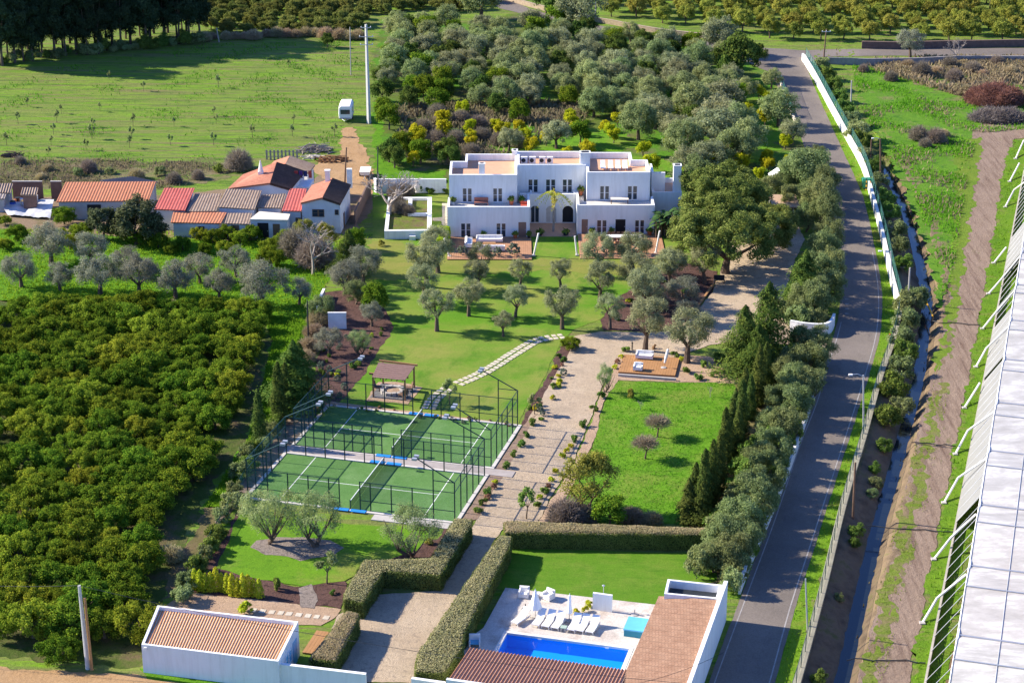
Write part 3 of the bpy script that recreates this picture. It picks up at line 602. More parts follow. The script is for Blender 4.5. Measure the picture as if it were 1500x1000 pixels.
tufts('dry_weeds', W([(1246,94),(1330,86),(1560,86),(1560,150),(1480,150),(1400,140),(1330,118)]), 16000, .75, DRYB, -.2, 6)
tufts('grove_weeds', W([(545,345),(0,335),(0,440),(385,462),(455,480),(468,440),(487,395)]), 22000, .25, GREENB, 0, 7)
FIELD = [(-60,110),(0,112),(150,90),(290,66),(420,62),(520,52),(548,60),(545,150),(520,180),(498,190),(498,232),(455,248),(345,240),(300,234),(180,238),(0,240),(-60,240)]
tufts('field_grass', W(FIELD), 9000, .30, FIELDB, .55, 8)
tufts('scrub_weeds', W([(-60,236),(180,234),(345,240),(330,262),(250,276),(-60,276)]), 8000, .32, SCRUBB, .1, 9)
tufts('verge_grass', VG, 16000, .22, GREENB, 0, 10)
tufts('track_grass', W(RS), 14000, .25, GREENB, -.1, 11)
tufts('track_weeds', W([(1366,545),(1392,560),(1362,720),(1345,790),(1322,880),(1306,960),(1292,1005),(1256,1005),(1278,900),(1303,800),(1328,700)]), 9000, .16, leafmat('track_blades', [(.05,.09,.01),(.09,.13,.015),(.13,.13,.04)], .3, .05, .3), .25, 15)
tufts('grove_dry_weeds', W([(570,160),(700,150),(860,150),(860,185),(700,245),(600,240)]), 9000, .8, SCRUBB, -.2, 12)
tufts('orchard_weeds', W([(385,462),(462,472),(425,560),(372,665),(335,745),(300,742),(365,640),(400,500)]), 12000, .25, GREENB, 0, 13)
bk = [(p.x,p.y) for p in L]+[(p.x,p.y) for p in Rr[::-1]]
bk2 = [(p.x-1.6,p.y) for p in L]+[(p.x+2.6,p.y) for p in Rr[::-1]]
tufts('bank_weeds', bk2, 16000, .35, leafmat('bank_blades', [(.07,.055,.03),(.10,.08,.04),(.045,.07,.01)], .2, .05, .3), -.1, 14)
# ------------------------------------------------------------ buildings
def ribbed(mb, A, B, C, D, pitch=.35, amp=.06, mi=0, mi2=None, seg=4, thick=.1):
    """corrugated roof sheet: A top-left, B top-right, C bottom-right, D bottom-left"""
    A, B, C, D = map(Vector, (A, B, C, D)); n = max(2, int(((B-A).length+(C-D).length)/2/pitch))
    nrm = (B-A).cross(D-A).normalized()
    if nrm.z < 0: nrm = -nrm
    N = n*seg; o = len(mb.v); rows = 3
    for j in range(rows+1):
        for i in range(N+1):
            t = i/N; top = A.lerp(B, t); bot = D.lerp(C, t); p = top.lerp(bot, j/rows)
            ph = (i % seg)/seg; h = amp*math.sin(2*math.pi*ph)
            mb.v.append(tuple(p+nrm*h))
    for j in range(rows):
        for i in range(N):
            a = o+j*(N+1)+i; mb.f.append((a, a+1, a+N+2, a+N+1)); mb.m.append(mi if (mi2 is None or (i % seg) < seg/2) else mi2)
    d = -nrm*(amp+thick); q = [A-nrm*amp*1.0, B-nrm*amp, C-nrm*amp, D-nrm*amp]
    mb.hexa([p+d for p in q], [p-nrm*.02 for p in q], mi)
def tilemat(name, c1, c2, scale=1.4):
    m, t, b, o = nodes(name); p = pos(t)
    f = noise(t, p, scale, 5, .7); g = noise(t, p, 7, 2, .7)
    c = ramp(t, f, [(.3, c1), (.7, c2)])
    c = mix(t, .5, c, ramp(t, g, [(.3,(.5,.5,.5)),(.7,(1,1,1))]), 'MULTIPLY')
    t.links.new(c, b.inputs['Base Color']); b.inputs['Roughness'].default_value = .85; b.inputs['Specular IOR Level'].default_value = .2; return m
T_RED = tilemat('red_roof_sheet', (.50,.105,.09), (.58,.16,.13))
T_ORANGE = tilemat('orange_roof_sheet', (.52,.19,.10), (.59,.255,.14))
T_BROWN = tilemat('weathered_brown_tile', (.27,.185,.135), (.39,.295,.225))
T_SALMON_SHADE = tilemat('shaded_salmon_tile', (.085,.055,.042), (.135,.09,.07))  # salmon tile with the shade of the right-hand slopes put into its colour
T_SALMON = tilemat('salmon_tile', (.50,.19,.12), (.60,.27,.17))
T_CLAY = tilemat('clay_cover_tile', (.50,.21,.07), (.58,.27,.10))
T_PAN_LIT = tilemat('sunlit_pan_tile', (.64,.46,.33), (.72,.56,.43))  # pan tiles painted pale for the light on the tile sides
T_CLAY2 = tilemat('mottled_clay_tile', (.38,.20,.12), (.54,.33,.22), 3.0)
T_RUST = tilemat('rust_cover_tile', (.29,.12,.068), (.37,.165,.095))
T_PAN2 = tilemat('dusty_pan_tile', (.46,.31,.23), (.54,.38,.30))
m, t, b, o = nodes('mottled_clay_tile_rows'); p = pos(t); br = t.nodes.new('ShaderNodeTexBrick')
mp = t.nodes.new('ShaderNodeMapping'); mp.inputs['Rotation'].default_value = (0,0,.42); t.links.new(p, mp.inputs[0]); t.links.new(mp.outputs[0], br.inputs['Vector'])
br.inputs['Color1'].default_value = (.40,.22,.135,1); br.inputs['Color2'].default_value = (.27,.14,.08,1); br.inputs['Mortar'].default_value = (.16,.085,.05,1); br.inputs['Scale'].default_value = 1.0
br.inputs['Brick Width'].default_value = .26; br.inputs['Row Height'].default_value = .36; br.inputs['Mortar Size'].default_value = .03; br.inputs['Bias'].default_value = .2
t.links.new(mix(t, .45, br.outputs['Color'], ramp(t, noise(t, p, 1.1, 5, .7), [(.3,(.24,.125,.075)),(.7,(.44,.28,.185))])), b.inputs['Base Color']); b.inputs['Roughness'].default_value = .85; T_CLAY2 = m
def window_at(parent, O, ax, nrm, x0, x1, z0, z1, depth=.16, leaves=2, fm=None, pm=None, name='window', bars=1):
    """frame (with sash bars) and its pane, set back in the wall; O on the wall face, nrm outward"""
    fm = fm or M['white']; pm = pm or M['glass']; mb = MB(); iy = -nrm
    fw = .07; y0, y1 = depth-.08, depth
    mb.fbox(O, ax, iy, (x0,x1), (y0,y1), z0, z0+fw); mb.fbox(O, ax, iy, (x0,x1), (y0,y1), z1-fw, z1)
    for a in np.linspace(x0, x1-fw, leaves+1): mb.fbox(O, ax, iy, (a if a == x0 or a > x1-fw-.01 else a-.06, a+fw if (a == x0 or a > x1-fw-.01) else a+.13), (y0,y1), z0+fw, z1-fw)
    for k in range(bars):
        zz = z0+(z1-z0)*(k+1)/(bars+1); mb.fbox(O, ax, iy, (x0+fw,x1-fw), (y0+.02,y1-.01), zz-.02, zz+.02)
    f = part(name, mb, fm, parent)
    part('pane', MB().fbox(O, ax, iy, (x0+.02,x1-.02), (depth-.03,depth-.012), z0+.02, z1-.02), pm, f); return f
def facade(mb, O, ax, nrm, L, z0, z1, holes, depth=.2, mi=0):
    """wall face of length L with rectangular or arched holes (x0,x1,z0,z1[,arch]) and their reveals"""
    xsn = sorted({0, L, *[h[0] for h in holes], *[h[1] for h in holes]}); zsn = sorted({z0, z1, *[h[2] for h in holes], *[h[3] for h in holes]})
    def pt(x, z, d=0): q = O+ax*x-nrm*d; return (q.x, q.y, O.z+z)
    for a, b_ in zip(xsn[:-1], xsn[1:]):
        for c, d in zip(zsn[:-1], zsn[1:]):
            xm, zm = (a+b_)/2, (c+d)/2
            if any(h[0] < xm < h[1] and h[2] < zm < h[3] for h in holes): continue
            mb.add([pt(a,c), pt(b_,c), pt(b_,d), pt(a,d)], [(0,1,2,3)], mi)
    for h in holes:
        x0, x1, a, b_ = h[:4]
        if len(h) > 4:                                     # round arch: fill the spandrels
            r = (x1-x0)/2; zc = b_-r; arc = [(x0+r-r*math.cos(k*math.pi/12), zc+r*math.sin(k*math.pi/12)) for k in range(13)]
            o = len(mb.v)
            L1 = [pt(x0, b_)]+[pt(*q) for q in arc[:7]]; mb.add(L1, [tuple(range(len(L1)))[::-1]], mi)
            L2 = [pt(x1, b_)]+[pt(*q) for q in arc[6:]]; mb.add(L2, [tuple(range(len(L2)))[::-1]], mi)
            ring = [(x0,a)]+arc+[(x1,a)]
        else: ring = [(x0,a),(x0,b_),(x1,b_),(x1,a)]
        for p, q in zip(ring, ring[1:]+ring[:1]): mb.add([pt(*p), pt(*q), pt(q[0],q[1],depth), pt(p[0],p[1],depth)], [(0,1,2,3)], mi)
def polyvol(mb, pts, z0, zf, zt, t=.3, holes=None, skip=()):
    """walls round a right-angled outline (anticlockwise) with a parapet zf..zt"""
    pts = [Vector((p[0],p[1],0)) for p in pts]; n = len(pts); inn = []
    for i in range(n):
        a, b_, c = pts[i-1], pts[i], pts[(i+1)%n]; d1 = (b_-a).normalized(); d2 = (c-b_).normalized()
        n1 = Vector((-d1.y,d1.x,0)); n2 = Vector((-d2.y,d2.x,0)); inn.append(b_+(n1+n2)*t)
    for i in range(n):
        a, b_ = pts[i], pts[(i+1)%n]; ia, ib = inn[i], inn[(i+1)%n]; d = (b_-a); L = d.length; d.normalize()
        if i in skip: continue
        facade(mb, a, d, Vector((d.y,-d.x,0)), L, z0, zt, (holes or {}).get(i, []))
        mb.add([(ia.x,ia.y,zf),(ib.x,ib.y,zf),(ib.x,ib.y,zt),(ia.x,ia.y,zt)], [(0,3,2,1)])
        mb.add([(a.x,a.y,zt),(b_.x,b_.y,zt),(ib.x,ib.y,zt),(ia.x,ia.y,zt)], [(0,1,2,3)])
    return inn
VO = Vector((-8.28, 243.05, 0))
def vl(*pts): return [(VO.x+p[0], VO.y+p[1]) for p in pts]
villa = thing('villa', 'large white flat-roofed villa with arches and terracotta roof terraces behind the olive lawn', 'house', (VO.x+13.3, VO.y+7, 0))
X_, N_ = Vector((1,0,0)), Vector((0,-1,0))
def vol(pts, z0, zf, zt, floor, holes=None, skip=(), name='wall', fz=None):
    mb = MB(); inn = polyvol(mb, vl(*pts), z0, zf, zt, holes=holes, skip=skip); part(name, mb, M['white'], villa)
    f = MB(); f.add([(p.x,p.y,zf) for p in inn], [tuple(range(len(inn)))]); part('roof_terrace', f, floor, villa)
gw = M['greylight']
vol([(0,0),(10.57,0),(10.57,5.98),(8.98,5.98),(8.98,4.18),(0,4.18)], 0, 3.4, 4.15, gw, {0: [(1.7,3.0,.05,1.95),(6.25,7.5,.05,1.95),(9.1,10.1,.02,2.1)]}, skip=(4,3))
vol([(.15,4.2),(8.95,4.2),(8.95,14),(2.1,14),(2.1,10.5),(.15,10.5)], 0, 6.3, 7.15, M['terrace'], {0: [(1.7,2.95,3.45,5.35),(5.65,6.9,3.45,5.35)]})
vol([(8.97,8),(17.98,8),(17.98,14.4),(8.97,14.4)], 0, 6.55, 7.4, M['terrace'], {0: [(1.43,2.73,3.55,5.4),(3.73,5.03,3.55,5.4),(5.93,7.23,3.55,5.4)]})
vol([(10.6,6),(16.62,6),(16.62,7.98),(10.6,7.98)], 0, 3.5, 4.0, gw, {0: [(.12,1.25,.1,2.4,1),(2.1,3.5,.1,2.4,1),(4.3,5.7,.1,2.4,1)]}, skip=(2,))
vol([(16.65,1.2),(26.6,1.2),(26.6,5.18),(17.95,5.18),(17.95,7.98),(16.65,7.98)], 0, 3.4, 4.0, gw, {0: [(.6,1.4,.02,2.1),(2.55,3.85,.05,2.0),(4.95,6.25,.03,2.1),(7.45,8.7,.05,2.0)]}, skip=(2,3))
vol([(18,5.2),(26.2,5.2),(26.2,11),(24.2,11),(24.2,14.6),(18,14.6)], 0, 6.4, 7.2, M['terrace'], {0: [(1.7,2.95,3.45,5.35),(5.3,6.6,3.45,5.35)]})
vol([(26.62,6.5),(30.5,6.5),(30.5,13),(26.62,13)], 0, 3.5, 4.1, M['terrace'])
part('wall', MB().box(VO.x+26.63, VO.x+28.4, VO.y+8.4, VO.y+8.7, VO.z+3.52, 6.2).box(VO.x+26.63, VO.x+26.9, VO.y+8.72, VO.y+12.6, 3.52, 6.2), M['white'], villa)
for x0, x1, y0, y1, z0, z1 in ((4.0,4.75,4.9,5.7,6.25,8.4),(17.2,18.5,8.35,9.4,6.5,8.9),(29.4,30.4,7.2,8.2,3.5,7.5),(8.3,9.0,13.2,14.1,7.2,7.8)):
    ch = part('chimney', MB().box(VO.x+x0, VO.x+x1, VO.y+y0, VO.y+y1, z0, z1-.12).box(VO.x+x0-.06, VO.x+x1+.06, VO.y+y0-.06, VO.y+y1+.06, z1-.12, z1), M['white'], villa)
    part('flue', MB().box(VO.x+x0+.15, VO.x+x1-.15, VO.y+y0+.15, VO.y+y1-.15, z1, z1+.02), M['black'], ch)
def vo(x, y): return VO+Vector((x, y, 0))
for x, y, hs in ((0,0,[(1.7,3.0,.05,1.95),(6.25,7.5,.05,1.95)]),(.15,4.2,[(1.7,2.95,3.45,5.35),(5.65,6.9,3.45,5.35)]),(8.97,8,[(1.43,2.73,3.55,5.4),(3.73,5.03,3.55,5.4),(5.93,7.23,3.55,5.4)]),
                 (16.65,1.2,[(2.55,3.85,.05,2.0),(7.45,8.7,.05,2.0)]),(18,5.2,[(1.7,2.95,3.45,5.35),(5.3,6.6,3.45,5.35)])):
    for h in hs: window_at(villa, vo(x,y), X_, N_, *h)
DOORB = mat('brown_shutter', (.26,.17,.13), .7, .12, 2)
for x, y, h, mm in ((0,0,(9.1,10.1,.02,2.1),DOORB),(16.65,1.2,(.6,1.4,.02,2.1),DOORB),(16.65,1.2,(4.95,6.25,.03,2.1),M['black'])):
    d_ = part('door', MB().fbox(vo(x,y), X_, -N_, (h[0],h[1]), (.14,.19), h[2], h[3]), mm, villa)
    part('handle', MB().fbox(vo(x,y), X_, -N_, (h[1]-.16,h[1]-.1), (.09,.14), 1.0, 1.14), M['steel'], d_)
for k, h in enumerate(((.12,1.25,.1,2.4),(2.1,3.5,.1,2.4),(4.3,5.7,.1,2.4))):
    o_ = vo(10.6,6); mm = [M['glass'], M['greylight'], M['black']][k]; r_ = (h[1]-h[0])/2
    pts = [(h[0],h[2]),(h[1],h[2])]+[(h[0]+r_+r_*math.cos(a*math.pi/10), h[3]-r_+r_*math.sin(a*math.pi/10)) for a in range(11)]
    mb = MB(); mb.add([(o_.x+p[0], o_.y+.17, p[1]) for p in pts], [tuple(range(len(pts)))]); dr = part('arched_door', mb, mm, villa)
    fm = MB()
    for xx in (h[0]+.03, (h[0]+h[1])/2, h[1]-.03): fm.box(o_.x+xx-.04, o_.x+xx+.04, o_.y+.10, o_.y+.16, h[2], h[3]-(.05 if xx == (h[0]+h[1])/2 else r_))
    if k < 2: part('frame', fm, M['white'], dr)
# roof plant, deck chairs on the roof
for i, (x, lab) in enumerate(((9.9,'leftmost white air conditioning unit behind the parapet on the villa roof'),(11.0,'second white air conditioning unit from the left on the villa roof'),(12.3,'third white air conditioning unit from the left on the villa roof'),(13.3,'rightmost white air conditioning unit on the villa roof'))):
    a = thing('air_conditioner', lab, 'air conditioner', (VO.x+x, VO.y+11.4, 6.55), 'air conditioning units on the villa roof')
    part('casing', MB().box(VO.x+x-.42, VO.x+x+.42, VO.y+11.2, VO.y+11.6, 6.6, 7.5), M['fabric'], a)
    part('fan_grille', MB().tube([(VO.x+x-.1, VO.y+11.2, 7.05),(VO.x+x-.1, VO.y+11.17, 7.05)], .28, 14), M['dark'], a)
    part('foot', MB().box(VO.x+x-.4, VO.x+x+.4, VO.y+11.25, VO.y+11.55, 6.555, 6.6), M['dark'], a)
def lounger_mb(L=1.95, wd=.68):
    fr, mt = MB(), MB()
    for x in (-wd/2+.03, wd/2-.03): fr.box(x-.025, x+.025, 0, L*.97, .24, .29)
    for y in (.05, L*.55, L*.93): fr.box(-wd/2+.06, wd/2-.06, y-.02, y+.02, .245, .285)
    lg = []
    for x in (-wd/2+.04, wd/2-.04):
        for y in (.1, L*.9): lg.append(MB().box(x-.022, x+.022, y-.022, y+.022, 0, .24))
    mt.box(-wd/2+.02, wd/2-.02, .0, L*.56, .29, .35)
    b0, b1 = L*.56, L*.97; h = .62
    bk = MB().hexa([(-wd/2+.02,b0+.01,.30),(wd/2-.02,b0+.01,.30),(wd/2-.02,b1,.30+h-.05),(-wd/2+.02,b1,.30+h-.05)], [(-wd/2+.02,b0+.01,.36),(wd/2-.02,b0+.01,.36),(wd/2-.02,b1-.04,.30+h+.02),(-wd/2+.02,b1-.04,.30+h+.02)])
    return fr, mt, bk, lg
LPROTO = None
def lounger(loc, rz, label, group):
    global LPROTO
    if LPROTO is None:
        LPROTO = thing('sun_lounger', label, 'sun lounger', loc, group, rz)
        fr, mt, bk, lg = lounger_mb(); part('frame', fr, M['fabric'], LPROTO, local=True); part('seat', mt, M['fabric'], LPROTO, local=True); part('backrest', bk, M['fabric'], LPROTO, local=True)
        for l in lg: part('leg', l, M['fabric'], LPROTO, local=True)
        return LPROTO
    return copy_tree(LPROTO, loc, label, rz, group)
RC = rel((640,200), 4.1667)
for i, cx_ in enumerate((1015,1062,1107,1150)):
    g = G(*RC(cx_, 208), 6.41); lounger((g.x, g.y, 6.405), 0.0, 'white lounger on the right roof terrace of the villa, '+['leftmost of the four','second from left of the four','third from left of the four','rightmost of the four'][i], 'white loungers on the villa roof')
# pots and benches of the terraces
def pot(loc, lab, r=.3, h=.5, leaf=True, m=None):
    a = thing('potted_plant', lab, 'plant pot', loc); c = loc
    part('pot', MB().lathe(c, [(r*.65,0),(r,h*.9),(r*1.08,h),(r*.9,h),(r*.88,h*.9)], 14), m or M['terracotta'], a)
    part('foliage', tuft_mb((c[0], c[1], c[2]+h*.85), r*1.5, .55, 90), LEAF['shrub'], a); return a
def tuft_mb(c, r, h, n, size=.22):
    q = np.random.default_rng(int(abs(c[0]*31+c[1]*17))%9999); mb = MB()
    for k in range(n):
        d = q.normal(size=3); d /= np.linalg.norm(d); d[2] = abs(d[2]); p = np.array(c)+d*np.array([r,r,h])*q.uniform(.5,1)
        a = q.normal(size=3); a /= np.linalg.norm(a); b_ = np.cross(a, d); b_ /= (np.linalg.norm(b_)+1e-6); s_ = size*q.uniform(.5,1.2)
        mb.add([p-a*s_, p+b_*s_*.5, p+a*s_, p-b_*s_*.5], [(0,1,2,3)])
    return mb
# ------------------------------------------------------------ villa terraces, decks, furniture
def planks(mb, O, ax, ay, lx, ly, z0, z1, wd=.14, gap=.012, mi=0):
    y = ly[0]
    while y < ly[1]-.02:
        e = min(y+wd, ly[1]); mb.fbox(O, ax, ay, lx, (y, e-gap), z0, z1, mi); y += wd
    return mb
def deck(name, label, O, ax, ay, lx, ly, z0, z1, m, wd=.28):
    d = thing(name, label, 'deck', tuple(O+ax*(lx[0]+lx[1])/2+ay*(ly[0]+ly[1])/2))
    part('planks', planks(MB(), O, ax, ay, ly, lx, z0+.04, z1, wd, .015) if False else planks(MB(), O, ay, ax, ly, lx, z0+.05, z1, wd, .015), m, d)
    part('base', MB().fbox(O, ax, ay, (lx[0]+.03, lx[1]-.03), (ly[0]+.03, ly[1]-.03), z0-.02, z0+.048), M['brownwood'], d); return d
Yv = Vector((0,1,0))
deck('wooden_deck', 'brown wooden deck with white sofas in front of the left wing of the villa', VO, X_, Yv, (.2,10.75), (-8.85,-.03), .04, .16, M['deck'])
deck('wooden_deck', 'brown wooden deck with a long dining table before the right villa wing', VO, X_, Yv, (16.75,27.5), (-8.45,1.16), .04, .16, M['deck'])
PAVE = mat('villa_paving', (.40,.25,.17), .9, .12, 1.2)
struct('paving', MB().box(VO.x+10.6, VO.x+16.6, VO.y+.4, VO.y+5.97, .0, .06), PAVE)
def sofa(loc, ax, ay, L, D, lab, legs=True, fm=None):
    a = thing('sofa', lab, 'sofa', tuple(loc)); O = loc; fm = fm or M['fabric']
    mb = MB().fbox(O, ax, ay, (0,L), (0,.14), .12, .72).fbox(O, ax, ay, (0,.14), (.15,D), .12, .58).fbox(O, ax, ay, (L-.14,L), (.15,D), .12, .58).fbox(O, ax, ay, (.15,L-.15), (.15,D), .12, .30)
    part('frame', mb, fm, a)
    n = max(1, int(round((L-.3)/.8))); w_ = (L-.3)/n
    for i in range(n):
        part('seat_cushion', MB().fbox(O, ax, ay, (.15+i*w_+.01,.15+(i+1)*w_-.01), (.3,D-.02), .305, .46), M['fabric'], a)
        part('back_cushion', MB().fbox(O, ax, ay, (.15+i*w_+.02,.15+(i+1)*w_-.02), (.145,.295), .31, .82), M['fabric'], a)
    for i in (.05, L-.11):
        for j in (.03, D-.09): part('leg', MB().fbox(O, ax, ay, (i,i+.06), (j,j+.06), 0, .12), M['dark'], a)
    return a
dz = .165
sofa(VO+Vector((7.1,-1.5,dz)), -X_, -Yv, 3.4, .95, 'long white sofa against the facade on the left deck, facing the lawn')
sofa(VO+Vector((3.8,-6.0,dz)), X_, Yv, 3.6, .95, 'long white sofa on the left deck with its back to the ball shrubs')
sofa(VO+Vector((2.3,-2.0,dz)), -Yv, X_, 2.7, .95, 'white sofa on the left deck at the left side of the seating group')
def table(loc, ax, ay, L, D, h, lab, name='table', top=None, legm=None, cat='table'):
    a = thing(name, lab, cat, tuple(loc)); O = loc
    part('tabletop', MB().fbox(O, ax, ay, (-L/2,L/2), (-D/2,D/2), h-.05, h), top or M['fabric'], a)
    for i in (-L/2+.08, L/2-.08):
        for j in (-D/2+.08, D/2-.08): part('leg', MB().fbox(O, ax, ay, (i-.035,i+.035), (j-.035,j+.035), 0, h-.05), legm or M['fabric'], a)
    return a
table(VO+Vector((5.4,-3.7,dz)), X_, Yv, 1.6, .8, .38, 'low wooden coffee table between the two long sofas on the left deck', 'coffee_table', M['woodpost'], M['woodpost'])
table(VO+Vector((22.55,-2.0,dz)), X_, Yv, 4.6, 1.1, .76, 'long white dining table on the right deck of the villa', 'dining_table')
CH = None
def chair(loc, rz, lab, group):
    global CH
    if CH is None:
        CH = thing('dining_chair', lab, 'chair', loc, group, rz)
        part('seat', MB().box(-.22,.22,-.22,.22,.42,.47), M['fabric'], CH, local=True)
        part('backrest', MB().box(-.22,.22,-.25,-.2,.48,.92), M['brownwood'], CH, local=True)
        for x in (-.19,.19):
            for y in (-.19,.19): part('leg', MB().box(x-.025,x+.025,y-.025,y+.025,0,.42), M['brownwood'], CH, local=True)
        return CH
    return copy_tree(CH, loc, lab, rz, group)
for i in range(7):
    x = VO.x+20.65+i*.62
    chair((x, VO.y-2.95, dz), 0, ('dining chair on the lawn side of the long table, '+('leftmost' if i == 0 else 'rightmost' if i == 6 else ORD[i+1]+' from left')+' of seven'), 'chairs along the dining table')
    chair((x, VO.y-1.05, dz), math.pi, ('dining chair between the long table and the villa wall, '+('leftmost' if i == 0 else 'rightmost' if i == 6 else ORD[i+1]+' from left')+' of seven'), 'chairs along the dining table')
for i, (px, py, s) in enumerate(((677.5,375.0,1.15),(709.5,375,.82),(728.3,376.5,1.1),(752.6,375.5,1.45))):
    g = G(px, py); shrub('silver', (g.x, g.y, .15), s*1.2, 'ball_shrub', 'clipped silver green ball shrub on the left deck, '+['leftmost and in the shade','smallest of the four','third from left','largest and rightmost'][i], group='ball shrubs on the villa decks', sz=s*1.2)
for i, (px, py, s) in enumerate(((866.5,374,1.15),(889,374,1.3),(910.3,373.5,1.18),(935.8,374,1.5))):
    g = G(px, py); shrub('silver', (g.x, g.y, .15), s*1.2, 'ball_shrub', 'clipped silver green ball shrub on the right deck, '+['leftmost','second from left','third from left','largest and rightmost'][i], group='ball shrubs on the villa decks', sz=s*1.2)
for i, (b_, t_) in enumerate((((658.3,376.5),(650.8,349)),((781.6,375),(788.8,341.6)),((845.3,374.5),(842,346)),((960.2,371.5),(966.5,338)))):
    B = G(*b_); T = GY(*t_, B.y); a = thing('sail_post', 'leaning white sail post at the '+['left corner of the left deck','right corner of the left deck','left corner of the right deck','right corner of the right deck'][i], 'post', tuple(B), 'white sail posts round the decks')
    part('pole', MB().tube([B, T], .11, 8), M['fabric'], a); part('base_plate', MB().box(B.x-.2,B.x+.2,B.y-.2,B.y+.2,.0,.17), M['greylight'], a)
    part('ring', MB().tube([T+Vector((0,-.13,-.15)), T+Vector((0,-.16,-.05))], .04, 6), M['steel'], a)
for px, py, z, lab, r_, h_ in ((1085/4.1667+640-245,388/4.1667+200,3.4,'a',0,0),):
    pass
def vp(x, y, z): return (VO.x+x, VO.y+y, z)
pot(vp(.6,3.4,3.42), 'potted plant at the left end of the left terrace of the villa', .35, .55, m=M['white'])
pot(vp(8.2,3.3,3.42), 'terracotta pot beside the right window of the left upper terrace', .34, .75)
pot(vp(9.5,3.7,3.42), 'dark green plant in a pot at the right end of the left upper terrace', .36, .6)
pot(vp(17.3,7.2,3.52), 'terracotta pot on the middle terrace of the villa above the arches', .36, .8)
pot(vp(9.95+.5,-.5,.17), 'dark pot by the door of the left wing on the deck', .26, .5, m=M['dark'])
pot(vp(8.7,-.6,.17), 'red pot with plant beside the door on the left deck', .3, .5)
pot(vp(4.6,-.7,.17), 'leafy plant in a pale pot behind the long sofa on the left deck', .35, .5, m=M['white'])
pot(vp(18.6,.8,.17), 'dark pot left of the windows on the right deck', .28, .5, m=M['dark'])
pot(vp(21.1,.8,.17), 'potted plant between window and dark door on the right deck', .28, .5)
pot(vp(26.0,.7,.17), 'tall potted plant at the right end of the right deck', .34, .6)
pot(vp(11.9,.9,.0), 'potted shrub left of the palm in the entrance court', .4, .5, m=M['dark']); pot(vp(15.2,.9,.0), 'potted shrub right of the palm in the entrance court', .4, .5, m=M['dark'])
def bench(loc, L, D, h, lab, m, name='bench', back=True):
    a = thing(name, lab, 'bench', loc); x, y, z = loc
    part('seat', MB().box(x-L/2,x+L/2,y-D/2,y+D/2,z+h*.55,z+h*.65), m, a)
    if back: part('backrest', MB().box(x-L/2,x+L/2,y+D/2-.08,y+D/2,z+h*.66,z+h*1.35), m, a)
    for i in (x-L/2+.06, x+L/2-.06): part('leg', MB().box(i-.05,i+.05,y-D/2+.03,y+D/2-.03,z,z+h*.55), m, a)
    return a
bench(vp(4.3,3.3,3.41), 1.8, .75, .65, 'brown terracotta coloured bench on the left upper terrace', mat('rust_cushion', (.34,.13,.09), .85, .1, 2))
bench(vp(9.8,2.2,3.41), .8, .7, .5, 'small red seat at the right end of the left upper terrace', mat('red_cushion', (.42,.07,.04), .85, .1, 2))
table(VO+Vector((22.2,3.6,3.41)), X_, Yv, 2.3, .95, .75, 'long weathered table on the right upper terrace of the villa', 'terrace_table', M['cream'], M['brownwood'])
# palm in the entrance court
pg = G(*RC(710,577)); a = thing('palm_tree', 'slender yellow green palm in front of the arches of the villa', 'palm', (pg.x, pg.y-.3, 0)); pb = Vector((pg.x, pg.y-.3, 0))
part('trunk', MB().tube([pb+Vector((0,0,-.05)), pb+Vector((.05,0,2)), pb+Vector((0,0,5.2))], [.17,.12,.11], 8), M['palebark'], a)
fb = MB(); q = random.Random(3)
for k in range(17):
    az = 2*math.pi*k/17+q.uniform(-.15,.15); L_ = q.uniform(1.7,2.5); up = q.uniform(.1,1.0); d = Vector((math.cos(az), math.sin(az), 0)); s_ = Vector((-d.y, d.x, 0)); pr_ = None
    for j in range(10):
        t_ = j/9; p = pb+Vector((0,0,5.2))+d*L_*t_+Vector((0,0,up*t_*1.3-1.9*t_*t_))
        for sg in (-1,1):
            tip = p+s_*sg*.42*(1-.5*t_)+d*.2-Vector((0,0,.22)); fb.add([p-d*.05, p+d*.09, tip+d*.03, tip], [(0,1,2,3)])
part('fronds', fb, LEAF['palm'], a)
part('old_fronds', MB().arr(*(lambda r: (cards(np.array(pb)+np.array([0,0,4.4])+r.normal(size=(120,3))*np.array([.22,.22,.55]), r.normal(size=(120,3)), .6, .18, r).reshape(-1,3), np.arange(480).reshape(-1,4)))(np.random.default_rng(4))), LEAF['palm'], a)
# banana clump by the right wing
bb = G(958,352); a = thing('banana_plant', 'big dark green banana clump at the right corner of the villa', 'plant', (bb.x+1.6, bb.y+1.2, 0)); bc = Vector((bb.x+1.6, bb.y+1.2, 0))
sm, lm = MB(), MB()
for k in range(26):
    o_ = bc+Vector((q.uniform(-1.4,1.6), q.uniform(-1.2,1.6), 0)); hh = q.uniform(1.4,3.6); sm.tube([o_, o_+Vector((0,0,hh))], [.1,.06], 5)
    for j in range(3):
        az = q.uniform(0,6.28); d = Vector((math.cos(az), math.sin(az), 0)); s_ = Vector((-d.y,d.x,0)); L_ = q.uniform(1.2,2.0); pv = None
        for i in range(6):
            t_ = i/5; p = o_+Vector((0,0,hh))+d*L_*t_+Vector((0,0,1.0*t_-1.3*t_*t_)); wv = .28*math.sin(math.pi*(t_*.9+.08)); cur = (p-s_*wv, p+s_*wv)
            if pv: lm.add([pv[0],pv[1],cur[1],cur[0]], [(0,1,2,3)])
            pv = cur
part('stems', sm, M['bark'], a); part('leaves', lm, LEAF['banana'], a)

